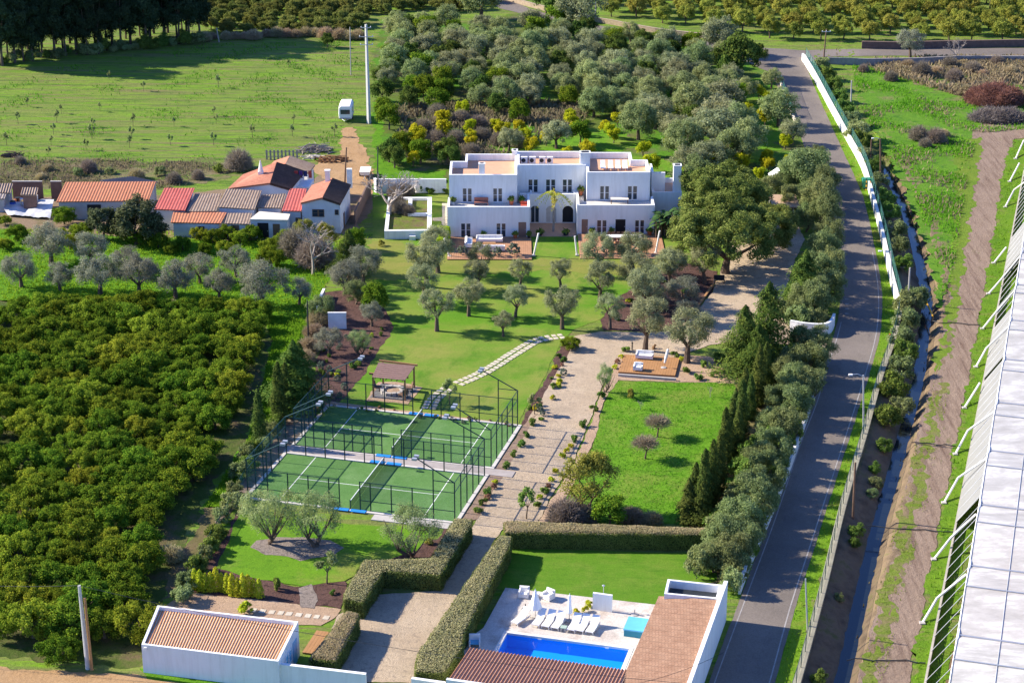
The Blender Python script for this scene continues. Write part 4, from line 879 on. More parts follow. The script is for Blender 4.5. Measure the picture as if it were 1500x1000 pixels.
# ------------------------------------------------------------ walls and planters left of the villa
def wallrun(name, label, P, h, t, m, cap=None, z=0.0, hs=None):
    P = [Vector((p[0],p[1],0)) for p in P]; a = thing(name, label, 'wall', tuple((P[0]+P[-1])/2)); mb, cb = MB(), MB(); n = len(P)
    nn = []
    for i in range(n):
        d1 = (P[i]-P[max(i-1,0)]); d2 = (P[min(i+1,n-1)]-P[i]); d = ((d1.normalized() if d1.length else d2.normalized())+(d2.normalized() if d2.length else d1.normalized())).normalized(); nn.append(Vector((-d.y,d.x,0)))
    def seg(b, i, t_, z0, z1, z0b=None, z1b=None):
        A, B = P[i], P[i+1]; na, nb = nn[i]*t_/2, nn[i+1]*t_/2; z0b = z0 if z0b is None else z0b; z1b = z1 if z1b is None else z1b
        b.hexa([(A.x-na.x,A.y-na.y,z0),(B.x-nb.x,B.y-nb.y,z0b),(B.x+nb.x,B.y+nb.y,z0b),(A.x+na.x,A.y+na.y,z0)], [(A.x-na.x,A.y-na.y,z1),(B.x-nb.x,B.y-nb.y,z1b),(B.x+nb.x,B.y+nb.y,z1b),(A.x+na.x,A.y+na.y,z1)])
    H_ = hs or [h]*n
    for i in range(n-1):
        seg(mb, i, t, z-.05, z+H_[i]-.06, z-.05, z+H_[i+1]-.06); seg(cb, i, t+.06, z+H_[i]-.06, z+H_[i], z+H_[i+1]-.06, z+H_[i+1])
    part('wall_body', mb, m, a); part('coping', cb, cap or m, a); return a
wallrun('garden_wall', 'white rendered wall behind the walled garden left of the villa', [G(549,281), G(552,282.5), G(654,282.5)], 2.0, .25, M['white'])
RZ = rel((540,250), 7.143)
p1_, p2_, p3_, p4_ = [G(*RZ(*q_)) for q_ in ((166,720),(656,714),(661,372),(205,372))]
pl = thing('raised_planter', 'white walled raised planter with a fallen bare tree left of the villa', 'planter', tuple((p1_+p3_)/2))
part('wall', MB().prism([p1_, p2_, p2_+Vector((0,.5,0)), p1_+Vector((0,.5,0))], -.02, 1.15), M['white'], pl)
part('wall', MB().prism([p2_+Vector((-.55,.51,0)), p2_+Vector((0,.51,0)), p3_, p3_+Vector((-.55,0,0))], -.02, 1.15), M['white'], pl)
part('wall', MB().prism([p1_+Vector((0,.51,0)), p1_+Vector((.45,.51,0)), p4_+Vector((.45,0,0)), p4_], -.02, 1.15), M['white'], pl)
part('wall', MB().prism([p4_+Vector((0,.01,0)), p3_+Vector((0,.01,0)), p3_+Vector((0,.45,0)), p4_+Vector((0,.45,0))], -.02, 1.15), M['white'], pl)
md = (p2_+p3_)/2; part('wall', MB().prism([md+Vector((-2.6,0,0)), md+Vector((-.56,0,0)), md+Vector((-.56,.5,0)), md+Vector((-2.6,.5,0))], -.02, 1.15).prism([md+Vector((-3.1,0,0)), md+Vector((-2.61,0,0)), p3_+Vector((-2.61,0,0)), p3_+Vector((-3.1,0,0))], -.02, 1.15), M['white'], pl)
part('step', MB().box(p1_.x+3.2, p2_.x-2.0, p1_.y-.4, p1_.y-.01, -.02, .55), M['white'], pl)
part('soil', MB().prism([p1_+Vector((.46,.52,0)), p2_+Vector((-.56,.52,0)), p3_+Vector((-.56,0,0)), p4_+Vector((.46,0,0))], .3, .8), patchy('planter_grass',[((.12,.15,.03),(.16,.20,.03),.8),((.17,.11,.07),.5,.56,.08,(1,1,1))], .5, 3), pl)
pav = patchy('cream_paving',[((.62,.52,.36),(.70,.60,.44),.4),((.5,.4,.28),1.2,.62,.06,(1,1,1))],.2,4)
sheet('garden_path', [RZ(768,345),RZ(826,345),RZ(826,575),RZ(765,575),RZ(762,530),RZ(668,530),RZ(666,498),RZ(770,490)], .06, pav, 0)
# statue urn on the planter
ug = G(*RZ(512,300)); solo('urn', MB().lathe((ug.x, ug.y-.6, 1.15), [(.28,0),(.3,.1),(.18,.2),(.4,.6),(.42,.95),(.2,1.2),(.22,1.5),(.05,1.6)], 12), M['grey'], 'tall grey stone urn on the back wall of the raised planter', 'urn', smooth=True)
# ------------------------------------------------------------ farm buildings
def walls_under(par, ring, tops, wm, z0=-.05, name='wall'):
    mb = MB(); n = len(ring)
    for i in range(n):
        a, b_ = ring[i], ring[(i+1)%n]; mb.add([(a[0],a[1],z0),(b_[0],b_[1],z0),(b_[0],b_[1],tops[(i+1)%n]),(a[0],a[1],tops[i])], [(0,1,2,3)])
    mb.add([(p[0],p[1],t) for p, t in zip(ring, tops)], [tuple(range(n))]); return part(name, mb, wm, par)
def lean_house(name, label, TL, TR, BR, BL, zb, zf, rm, wm, pitch=.35, amp=.05, cat='building', win=(), door=(), rm2=None, inset=.3, flat=False):
    A, B, C, D = G(*TL, zb), G(*TR, zb), G(*BR, zf), G(*BL, zf); ctr = (A+B+C+D)/4; o = thing(name, label, cat, (ctr.x, ctr.y, 0))
    mb = MB()
    if flat: mb.hexa([tuple(p+Vector((0,0,-.22))) for p in (D,C,B,A)], [tuple(p) for p in (D,C,B,A)]); part('roof', mb, rm, o)
    else: ribbed(mb, A, B, C, D, pitch, amp, 0, 1 if rm2 else None); part('roof', mb, [rm, rm2] if rm2 else rm, o)
    r4 = []
    for p in (D, C, B, A): r4.append(p+(ctr-p).normalized()*inset)
    dz_ = .28 if flat else .2+amp
    walls_under(o, r4, [p.z-dz_ for p in r4], wm)
    ax = (r4[1]-r4[0]); ax.z = 0; L_ = ax.length; ax.normalize(); nrm = Vector((ax.y,-ax.x,0)); O = Vector((r4[0].x, r4[0].y, 0))
    for x0, x1, z0, z1 in win: window_at(o, O+nrm*.14, ax, nrm, x0*L_, x0*L_+x1, z0, z1, .14, 2, M['brownwood'])
    for x0, x1, z1 in door:
        d_ = part('door', MB().fbox(O+nrm*.06, ax, -nrm, (x0*L_, x0*L_+x1), (0,.055), .0, z1), M['black'] if x1 > 1.2 else M['brownwood'], o)
        part('handle', MB().fbox(O+nrm*.09, ax, -nrm, (x0*L_+x1-.15, x0*L_+x1-.09), (0,.028), .95, 1.1), M['steel'], d_)
    return o
GW = mat('grey_stained_wall', (.40,.39,.38), .95, .2, .8); BW = mat('blueish_whitewash', (.55,.56,.58), .92, .16, .8); BRK = mat('brown_brick_wall', (.20,.115,.085), .95, .2, 2)
TIN = tilemat('old_grey_tile', (.30,.25,.22), (.38,.32,.28))
lean_house('farm_barn', 'low grey tiled barn roof just behind the long orange shed', (146,264),(193,258),(231,266),(196,276), 3.6, 2.6, TIN, GW)
b1 = lean_house('farm_shed', 'long farm shed with bright orange ribbed roof among dark trees', (96,266.6),(228,265.8),(217.6,293.8),(82.4,295.3), 3.9, 2.5, T_ORANGE, GW, .38, .025, win=[(.72,1.0,.9,1.7)], door=[(.32,1.8,2.0)])
lean_house('farm_house', 'farm house with red ribbed roof right of the long orange shed', (241,275.3),(285,275.3),(271,308),(226.3,306), 4.2, 2.9, T_RED, BW, .38, .025)
lean_house('farm_house', 'farm house with mottled grey brown roof between two red roofs', (285.8,283.7),(325,283.7),(316.6,309),(272.5,309.6), 3.6, 2.7, T_BROWN, BW, .35, .028)
lean_house('farm_shed', 'low shed with orange red ribbed roof in front of the brown roofs', (254,310.6),(332,311),(323,327),(250,325.5), 2.6, 2.0, T_ORANGE, BW, .38, .025, win=[(.55,.8,.9,1.5)])
lean_house('farm_house', 'wide farm house with brown tiled roof in the middle of the farm', (332,276.5),(383,278.8),(373,306.5),(318,303), 4.4, 3.0, T_BROWN, BW, .35, .03)
lean_house('farm_house', 'brown tiled farm roof left of the small red roof', (383,285.5),(419,283.6),(412,304.4),(375.4,304), 3.8, 2.9, T_BROWN, BW, .35, .03)
lean_house('farm_shed', 'tiny brown tiled lean-to beside the flat concrete roof', (334,312),(369,312),(364,328),(329,327), 2.6, 2.1, T_BROWN, BW, .35, .03, door=[(.3,.8,1.8)])
lean_house('farm_annex', 'flat concrete roofed annex with pale blue wall and dark door', (380,309.5),(425,313.5),(421.6,322),(366,320.8), 2.7, 2.6, M['cream'], BW, flat=True, inset=.12, door=[(.18,1.4,2.1),(.6,.9,2.0)])
lean_house('farm_house', 'narrow farm house with small bright red ribbed roof beside the cottage', (424.8,275.8),(449,276.4),(441,309),(412.8,308.4), 4.2, 3.0, T_RED, BW, .38, .025, win=[(.7,.7,1.3,2.0)])
def gable(name, label, rb, rf, lb, lf, rtb, rtf, zr, ze, ml, mr, wm, pitch=.35, amp=.06, cat='house', zel=None):
    A, B = G(*rb, zr), G(*rf, zr); C, D = G(*lb, zel or ze), G(*lf, zel or ze); E, F_ = G(*rtb, ze), G(*rtf, ze); ctr = (C+D+E+F_)/4; o = thing(name, label, cat, (ctr.x, ctr.y, 0))
    for P_, Q_, S_, px_ in ((A, C, E, rb), (B, D, F_, rf)):           # the ridge ends stand in the gable planes
        t_ = max(.25, min(.75, (P_.x-Q_.x)/((S_.x-Q_.x) or 1))); w_ = Vector((Q_.x,Q_.y,0)).lerp(Vector((S_.x,S_.y,0)), t_); P_.x, P_.y = w_.x, w_.y; P_.z = max(GY(px_[0], px_[1], w_.y).z, ze+.5)
    m1 = MB(); ribbed(m1, A, B, D, C, pitch, amp); part('roof', m1, ml, o)
    m2 = MB(); ribbed(m2, A, B, F_, E, pitch, amp*1.4); part('roof', m2, mr, o)
    def ins(p): return Vector((p.x,p.y,0))+(Vector((ctr.x,ctr.y,0))-Vector((p.x,p.y,0))).normalized()*.3
    d_, f_, e_, c_ = ins(D), ins(F_), ins(E), ins(C); bm_ = d_.lerp(f_, ((B-D).length/((B-D).length+(F_-B).length))); am_ = c_.lerp(e_, ((A-C).length/((A-C).length+(E-A).length)))
    bm_.z = am_.z = 0; zt = lambda z: z-.22
    walls_under(o, [d_, bm_, f_, e_, am_, c_], [zt(D.z), zt(B.z), zt(ze), zt(ze), zt(A.z), zt(C.z)], wm)
    return o, d_, f_, e_
o, d_, f_, e_ = gable('cottage', 'two storey whitewashed cottage with salmon tiled gable roof, half shaded', (485.6,261),(470.4,289.2),(456.8,271.6),(439.5,297.2),(514.4,270.8),(499.2,298.3), 5.4, 4.1, T_SALMON, T_SALMON_SHADE, BW, .55, .07)
ax = (f_-d_).normalized(); nn_ = Vector((ax.y,-ax.x,0)); L_ = (f_-d_).length
window_at(o, d_+nn_*.15, ax, nn_, L_*.27, L_*.27+1.55, 2.2, 3.2, .15, 2, M['brownwood'], M['glass']); window_at(o, d_+nn_*.15, ax, nn_, L_*.86, L_*.86+.5, 2.5, 3.2, .15, 1, M['brownwood'])
ax2 = (e_-f_).normalized(); n2_ = Vector((ax2.y,-ax2.x,0))
part('door', MB().fbox(f_+n2_*.05, ax2, -n2_, (2.2,3.1), (0,.05), 0, 2.0), M['brownwood'], o)
cg = G(480,262,5.2); c_ = part('chimney', MB().box(cg.x-.3,cg.x+.3,cg.y-.3,cg.y+.3,4.6,6.3).box(cg.x-.38,cg.x+.38,cg.y-.38,cg.y+.38,6.3,6.42), M['white2'], o)
cg = G(512,262,4.2); part('chimney', MB().box(cg.x-.35,cg.x+.35,cg.y-.3,cg.y+.3,3.0,5.6), M['white2'], o)
o, *_x = gable('farm_house', 'old farm house with salmon tiled ridge roof, half shaded, at the back of the farm', (402,237.5),(389,268),(356,256),(334,276),(448,251),(426,277), 6.4, 4.2, T_SALMON, T_SALMON_SHADE, BW, .5, .07)
cg = G(383,274,3.2); part('chimney', MB().box(cg.x-.35,cg.x+.35,cg.y-.3,cg.y+.3,2.5,5.4).lathe((cg.x,cg.y,5.4), [(.35,0),(.3,.3),(.05,1.5)], 8), M['white2'], o)
gable('farm_house', 'rearmost farm roof with pale edge behind the ridge roofed farm house', (421,228.5),(414,240),(402,236),(393,245),(462,241),(452,253), 5.6, 3.9, T_SALMON, T_BROWN, M['white2'], .45, .06)  # right slope gets the brown tile to colour in its shade
lean_house('farm_annex', 'white flat roof terrace with laundry between cottage and ridge roofed house', (433,264),(460,263),(452,274),(426,274), 3.4, 3.3, M['white'], BW, flat=True, inset=.1)
lg = G(445,266,3.4); a = thing('clothes_line', 'clothes line with coloured laundry on the white roof terrace of the farm', 'clothes line', (lg.x, lg.y, 3.42))
for i, x in enumerate((-1.4,1.4)): part('post', MB().tube([(lg.x+x,lg.y,3.42),(lg.x+x,lg.y,5.0)], .04, 6), M['dark'], a)
part('line', MB().tube([(lg.x-1.4,lg.y,4.9),(lg.x+1.4,lg.y,4.9)], .012, 4), M['dark'], a)
for i, cc in enumerate(((.35,.05,.04),(.08,.03,.15),(.02,.03,.10),(.5,.08,.05))): part('garment', MB().box(lg.x-1.2+i*.62,lg.x-.75+i*.62,lg.y-.02,lg.y+.02,4.1-.2*(i%2),4.88), mat('garment_%s' % ['red','purple','navy','scarlet'][i], cc, .9, .1, 3), a)
lean_house('farm_shed', 'leftmost farm shed with brown tiled roof cut by the photo edge', (-8,268.3),(19,268.5),(15,282.5),(-12,282.4), 3.0, 2.3, T_BROWN, GW, .35, .05)
lean_house('farm_shed', 'small grey roofed shed at the left edge below the brown roof', (-8,283.5),(9.5,283.2),(6.5,291),(-11,291), 2.2, 2.0, TIN, GW, .35, .04)
lean_house('farm_shed', 'open lean-to shed with tan roof against the brown brick wall', (33,274.5),(56,274.5),(53.5,285.5),(30,285), 2.9, 2.4, T_BROWN, BRK, .35, .05)
wallrun('brick_wall', 'brown brick yard wall with a gap left of the orange shed', [G(20,291), G(64,291)], 2.5, .25, BRK, M['grey']); wallrun('brick_wall', 'short brown brick wall between the gap and the orange shed', [G(76,291), G(92,291)], 2.5, .25, BRK, M['grey'])
# tarpaulin, yard clutter
tp = [G(-2,303,1.0),G(20,309,.9),G(38,308,1.2),G(78,301,.9),G(75,318,.5),G(60,323,.3),G(42,322,.25),G(30,316,.5),G(14,318,.3)]
mb = MB(); nu, nv = 26, 10
A_, B_, C_, D_ = G(-4,302), G(80,301), G(74,323), G(12,318)
for j in range(nv+1):
    for i in range(nu+1):
        t_, s_ = i/nu, j/nv; p = A_.lerp(B_,t_).lerp(D_.lerp(C_,t_), s_); h = .35+.6*(1-s_)*abs(math.cos(t_*3.1))+.05*math.sin(i*.7+j*.5)+.04*math.sin(i*.4-j*.8)+.03*math.sin(i*1.9+j*1.3)
        mb.v.append((p.x, p.y, max(.08,h)))
for j in range(nv):
    for i in range(nu): a_ = j*(nu+1)+i; mb.f.append((a_,a_+nu+1,a_+nu+2,a_+1)); mb.m.append(0)
solo('tarpaulin', mb, mat('grey_white_plastic', (.50,.50,.51), .5, .2, .8), 'crumpled white tarpaulin spread in front of the left farm sheds', 'tarpaulin', smooth=True)
def barrel(px, py, r, h, m, lab, name='barrel'):
    g = G(px, py); a = thing(name, lab, 'barrel', tuple(g)); part('body', MB().lathe(g, [(r,0),(r*1.08,h*.3),(r*1.08,h*.7),(r,h)], 14), m, a); part('rim', MB().lathe((g.x,g.y,h), [(r*1.05,0),(r*1.05,.05),(r*.6,.06)], 14), M['dark'], a)
barrel(19,305,.42,.95,mat('blue_plastic',(.02,.08,.40),.5,.1,2),'blue plastic barrel beside the white tarpaulin'); barrel(27,299,.42,.9,mat('rust_drum',(.30,.09,.04),.8,.2,2),'rusty drum behind the white tarpaulin')
def crate_stack(px, py, lab, m):
    g = G(px, py); a = thing('junk_shelf', lab, 'shelf', tuple(g)); x, y = g.x, g.y
    for i in (-.7,.7): part('upright', MB().box(x+i-.04,x+i+.04,y-.3,y+.3,0,1.5), m, a)
    for z in (.3,.85,1.4): part('board', MB().box(x-.65,x+.65,y-.3,y+.3,z,z+.05), m, a)
crate_stack(39,306,'grey metal shelf standing behind the tarpaulin', M['steel']); crate_stack(48,302,'small white rack in front of the tan roofed lean-to', M['white2'])
# wood piles, pallets, cart
def pile(name, label, px, py, L, D, h, n, m, cat='pile', seed=1, ln=1.6, rad=.07):
    g = G(px, py); q = random.Random(seed); mb = MB()
    for k in range(n):
        t_ = q.random(); c = Vector((g.x+q.uniform(-L,L)/2*(1-.5*t_), g.y+q.uniform(-D,D)/2*(1-.5*t_), .06+h*t_*q.random())); az = q.gauss(.2,.6); d = Vector((math.cos(az), math.sin(az), q.gauss(0,.12)))*ln*q.uniform(.4,1)/2
        mb.tube([c-d, c+d], rad*q.uniform(.5,1.2), 5)
    return solo(name, mb, m, label, cat)
pile('firewood_pile', 'heap of grey brown cut branches beside the sandy farm track', 463,221, 5.5, 3.2, 1.1, 150, M['palebark'], 'wood pile', 2)
pile('timber_stack', 'pile of pale yellow planks in the grass below the branch heap', 487,236, 4.5, 2.2, .8, 60, M['woodpost'], 'wood pile', 3, 2.4, .09)
pile('timber_stack', 'few scattered pale planks left of the plank pile', 462,231, 3, 1.6, .3, 24, M['cream'], 'wood pile', 4, 2.0, .08)
pile('firewood_pile', 'small dark brush heap at the left end of the green field', 18,229, 3, 1.6, .6, 60, M['bark'], 'wood pile', 5)
g0 = G(414,234); mb = MB(); a = thing('pallet_fence', 'row of standing wooden pallets behind the farm roofs', 'fence', tuple(g0))
for i in range(9): part('board', MB().box(g0.x-2.4+i*.55,g0.x-2.15+i*.55,g0.y-.04,g0.y+.04,0,1.5), M['palebark'], a)
part('rail', MB().box(g0.x-2.5,g0.x+2.6,g0.y+.05,g0.y+.1,.4,.5).box(g0.x-2.5,g0.x+2.6,g0.y+.05,g0.y+.1,1.1,1.2), M['palebark'], a)
cg = G(535.5,258); a = thing('cart', 'small white two wheeled cart parked on the sandy track', 'cart', tuple(cg)); x, y = cg.x, cg.y
part('box', MB().hexa([(x-.6,y-1.2,.45),(x+.6,y-1.2,.45),(x+.6,y+1.2,.45),(x-.6,y+1.2,.45)], [(x-.75,y-1.35,1.0),(x+.75,y-1.35,1.0),(x+.75,y+1.35,1.0),(x-.75,y+1.35,1.0)]), M['fabric'], a)
for sx in (-.78,.78):
    wl = part('wheel', MB().tube([(x+sx-.08,y,.33),(x+sx+.08,y,.33)], .33, 16), M['dark'], a); part('hub', MB().tube([(x+sx-.1,y,.33),(x+sx+.1,y,.33)], .12, 10), M['steel'], wl)
part('drawbar', MB().tube([(x,y-1.2,.45),(x,y-2.3,.35)], .05, 6), M['steel'], a)
# caravan
cg = G(506.5,177.5); a = thing('caravan', 'white touring caravan parked at the edge of the green field', 'caravan', (cg.x, cg.y, 0)); x, y = cg.x, cg.y+1.5
prof = [(-1.0,.55),(1.0,.55),(1.05,1.2),(1.0,2.3),(.75,2.6),(-.75,2.6),(-1.0,2.3),(-1.05,1.2)]
mb = MB(); n = len(prof); ends = []
for yy, k in ((y-2.1,.93),(y-1.9,1),(y+1.9,1),(y+2.1,.93)):
    mb.v += [(x+p[0]*k, yy, .55+(p[1]-.55)*k) for p in prof]
for j in range(3):
    for i in range(n): mb.f.append((j*n+i, j*n+(i+1)%n, (j+1)*n+(i+1)%n, (j+1)*n+i)); mb.m.append(0)
mb.f += [tuple(range(n))[::-1], tuple(range(3*n,4*n))]; mb.m += [0,0]
part('body', mb, M['fabric'], a)
part('window', MB().box(x-.72,x+.72,y-2.14,y-2.085,1.25,1.95), M['glass'], a); part('window', MB().box(x+1.03,x+1.07,y-.9,y+.3,1.35,1.95), M['glass'], a)
part('door', MB().box(x+1.035,x+1.075,y+.7,y+1.35,.6,2.2), M['white2'], a)
for sx in (-.95,.95):
    wl = part('wheel', MB().tube([(x+sx-.1,y,.34),(x+sx+.1,y,.34)], .34, 16), M['dark'], a); part('hub', MB().tube([(x+sx-.11,y,.34),(x+sx+.11,y,.34)], .15, 10), M['steel'], wl)
part('drawbar', MB().tube([(x-.6,y-2.0,.5),(x,y-3.2,.45),(x+.6,y-2.0,.5)], .05, 6), M['steel'], a); part('bumper', MB().box(x-.95,x+.95,y-2.17,y-2.09,.5,.68), M['grey'], a)
# ------------------------------------------------------------ padel courts
TH = -0.2585; EU = Vector((math.cos(TH), math.sin(TH), 0)); EV = Vector((-math.sin(TH), math.cos(TH), 0)); CO = Vector((-24.504, 166.87, 0))
TURF = patchy('court_turf', [((.095,.215,.055), (.13,.26,.075), .35), ((.16,.285,.10), .22, .60, .10, (1,1,1))], .1, 30)
def padel(name, label, O, mats_near):
    c = O+EU*10+EV*5; a = thing(name, label, 'padel court', tuple(c))
    def P(x, y, z=0): q_ = O+EU*x+EV*y; return (q_.x, q_.y, z)
    part('turf', MB().fbox(O, EU, EV, (.0,20), (.0,10), -.02, .07), TURF, a)
    k = MB()
    for lx, ly in (((-.35,20.35),(-.35,-.005)),((-.35,20.35),(10.005,10.35)),((-.35,-.005),(-.004,10.004)),((20.005,20.35),(-.004,10.004))): k.fbox(O, EU, EV, lx, ly, -.02, .13)
    part('kerb', k, M['greylight'], a)
    for lx, ly in (((3.0,3.07),(0.02,9.98)),((16.93,17.0),(.02,9.98)),((3.08,16.92),(4.965,5.035))): part('line', MB().fbox(O, EU, EV, lx, ly, .07, .075), M['line'], a)
    n_ = part('net', MB().fbox(O, EU, EV, (9.99,10.01), (.1,9.9), .09, .86), M['netm'], a)
    part('tape', MB().fbox(O, EU, EV, (9.97,10.03), (.1,9.9), .861, .93), M['line'], n_)
    for y in (.06, 9.94): part('net_post', MB().tube([P(10,y,.07), P(10,y,1.0)], .05, 8), M['frame'], a)
    t_ = .045
    def post(x, y, h): part('fence_post', MB().fbox(O, EU, EV, (x-t_,x+t_), (y-t_,y+t_), .07, h), M['frame'], a)
    for y in (0,2,4,6,8,10):
        post(0,y,4); post(20,y,4)
    for y in (0,10):
        for x in (2,4,6,8,9,11,12,14,16,18): post(x,y,3.0 if 3 < x < 17 else (4.95 if x in (18,) or x == 2 else 3))
    r_ = MB()
    for x in (0,20):
        for z in (2.98,3.96): r_.fbox(O, EU, EV, (x-.025,x+.025), (.05,9.95), z-.03, z+.03)
    for y in (0,10):
        for x0, x1 in ((.05,8.95),(11.05,19.95)):
            for z in (1.1,2.96): r_.fbox(O, EU, EV, (x0,x1), (y-.025,y+.025), z-.028, z+.028)
        for x0, x1 in ((.05,1.95),(18.05,19.95)): r_.fbox(O, EU, EV, (x0,x1), (y-.025,y+.025), 3.93, 3.99)
    part('rails', r_, M['frame'], a)
    m_ = MB()
    for x in (0,20): m_.fbox(O, EU, EV, (x-.006,x+.006), (.06,9.94), 3.02, 3.92)
    for y in (0,10):
        m_.fbox(O, EU, EV, (4.05,8.9), (y-.006,y+.006), 1.14, 2.92); m_.fbox(O, EU, EV, (11.1,15.95), (y-.006,y+.006), 1.14, 2.92)
    part('wire_mesh', m_, M['mesh'], a)
    for x in (0,20):
        for i in range(5): part('glass_panel', MB().fbox(O, EU, EV, (x-.008,x+.008), (i*2+.06,i*2+1.94), .10, 2.94), M['pglass'], a)
    for y in (0,10):
        for x0 in (.06,2.06,16.06,18.06): part('glass_panel', MB().fbox(O, EU, EV, (x0,x0+1.88), (y-.008,y+.008), .10, 2.9), seeg, a)
    for x, sx in ((0,1),(20,-1)):
        for y in (0,10):
            A_, B_ = Vector(P(x,y,3.95)), Vector(P(x+sx*3.7,y+(.25 if y == 0 else -.25),5.9))
            fl = part('floodlight_arm', MB().tube([A_, A_.lerp(B_,.5), B_], .055, 7), M['frame'], a)
            for d in (-.32,.32): part('lamp_head', MB().fbox(B_+EV*d, EU, EV, (-.22,.22), (-.16,.16), -.1, .1), M['steel'], fl)
    for y, s_ in ((0,-1),(10,1)):
        for x in (8.5,10.15):
            lo, hi = (y+.02, y+.55) if s_ > 0 else (y-.55, y-.02)
            part('mat', MB().fbox(O, EU, EV, (x,x+1.45), (lo,hi), .131, .17), M['bluepad'], a)
    return a
seeg = seethrough('clear_glass', (.10,.25,.22), .05, .1)
padel('padel_court', 'padel court nearest the front hedges, with dark green fence and blue mats', CO, 0)
C2 = CO+EU*.0825+EV*12.094
padel('padel_court', 'padel court farther back, next to the pergola lawn', C2, 1)
struct('court_walkway', MB().fbox(CO+EV*10.36, EU, EV, (-.5,22.6), (.0,1.375), -.02, .10), mat('walkway_concrete', (.34,.30,.28), .9, .15, 1.5))
struct('court_walkway', MB().fbox(CO+EV*-1.5, EU, EV, (12.5,21), (.0,1.1), -.02, .09), M['grey'])

# ------------------------------------------------------------ pergola, stones
PZ = rel((350,500), 3.449)
fl, fr_, br_, bl_ = [G(*PZ(*q_)) for q_ in ((680,282),(840,299),(886,236),(729,216))]
a = thing('pergola', 'wooden pergola with slatted roof on the lawn beside the padel courts', 'pergola', tuple((fl+fr_+br_+bl_)/4)); ph = 2.55
for p in (fl, fr_, br_, bl_): part('post', MB().box(p.x-.09,p.x+.09,p.y-.09,p.y+.09,-.05,ph), M['woodpost'], a)
for s_, e in ((fl,fr_),(bl_,br_)):
    ax = (e-s_).normalized(); part('beam', MB().fbox(s_-ax*.4, ax, Vector((-ax.y,ax.x,0)), (0,(e-s_).length+.8), (-.07,.07), ph, ph+.2), M['woodpost'], a)
rc = [G(*PZ(*q_), ph+.45) for q_ in ((672,180),(838,195),(890,122),(705,105))]
BROWNROOF = mat('brown_roof_boards', (.22,.13,.105), .85, .2, 2)
sl = MB(); nb = 15
for i in range(nb):
    t0, t1 = i/nb+.006, (i+1)/nb-.006; A_, B_ = rc[0].lerp(rc[3],t0), rc[1].lerp(rc[2],t0); C_, D_ = rc[1].lerp(rc[2],t1), rc[0].lerp(rc[3],t1); dn = Vector((0,0,-.05-.02*(i%2)))
    sl.hexa([A_+dn,B_+dn,C_+dn,D_+dn], [A_+Vector((0,0,-.02*(i%2))),B_,C_,D_+Vector((0,0,-.02*(i%2)))])
part('roof_slats', sl, BROWNROOF, a)
ra = MB()
for i in range(6):
    t_ = (i+.5)/6; s_, e = rc[0].lerp(rc[1],t_)-Vector((0,0,.18)), rc[3].lerp(rc[2],t_)-Vector((0,0,.18)); ra.tube([s_, e], .06, 4)
part('rafters', ra, M['woodpost'], a)
sheet('pergola_paving', [PZ(660,285),PZ(845,300),PZ(905,238),PZ(720,212)], .06, patchy('slate_slab',[((.17,.17,.18),(.24,.23,.23),.6),((.12,.12,.13),1.5,.62,.06,(1,1,1))],.2,3), 0)
sheet('pergola_gravel', [PZ(640,300),PZ(850,318),PZ(925,235),PZ(800,205),PZ(700,205)], .048, PEACH, .15)
fc = G(*PZ(775,258)); a = thing('fire_pit', 'round stone fire pit under the pergola', 'fire pit', tuple(fc))
for k in range(14):
    t_ = 2*math.pi*k/14; c = Vector((fc.x+1.05*math.cos(t_), fc.y+1.05*math.sin(t_), .06)); d = Vector((math.cos(t_), math.sin(t_), 0)); part('stone', MB().fbox(c, d, Vector((-d.y,d.x,0)), (-.2,.2), (-.21,.21), 0, .3+.1*((k*7)%3)/3), M['grey'], a)
part('gravel_bed', MB().lathe((fc.x,fc.y,.06), [(.86,0),(.86,.12),(.1,.2)], 18), PEACH, a)
def lowseat(loc, rz, lab):
    a = thing('garden_chair', lab, 'chair', loc, None, rz)
    part('seat', MB().box(-.35,.35,-.35,.35,.3,.4), M['brownwood'], a, local=True); part('backrest', MB().hexa([(-.35,.3,.41),(.35,.3,.41),(.35,.36,.41),(-.35,.36,.41)], [(-.35,.42,.95),(.35,.42,.95),(.35,.48,.95),(-.35,.48,.95)]), M['brownwood'], a, local=True)
    for x in (-.31,.31):
        for y in (-.31,.31): part('leg', MB().box(x-.03,x+.03,y-.03,y+.03,0,.3), M['brownwood'], a, local=True)
for (x, y, rz, lab) in ((1.7,.3,-1.4,'low brown chair under the pergola right of the fire pit'),(1.2,-1.35,-2.4,'low brown chair under the pergola in front of the fire pit, near the right post'),(-1.55,.6,1.3,'low brown chair under the pergola left of the fire pit')): lowseat((fc.x+x, fc.y+y, .06), rz, lab)
STONE = patchy('cream_stone_slab', [((.60,.52,.40),(.70,.62,.50),.5),((.48,.41,.31),1.5,.62,.08,(1,1,1))], .2, 4)
SZ = rel((500,333), 3); pts = [G(*SZ(*q_)) for q_ in ((965,480),(905,487),(850,500),(800,530),(740,567),(690,600),(640,630),(590,655),(548,673),(508,690))]
def resample(P, step):
    out = [P[0]]; acc = 0
    for a_, b_ in zip(P[:-1], P[1:]):
        L_ = (b_-a_).length; d = (b_-a_)/L_; s_ = step-acc
        while s_ < L_: out.append(a_+d*s_); s_ += step
        acc = L_-(s_-step)
    return out
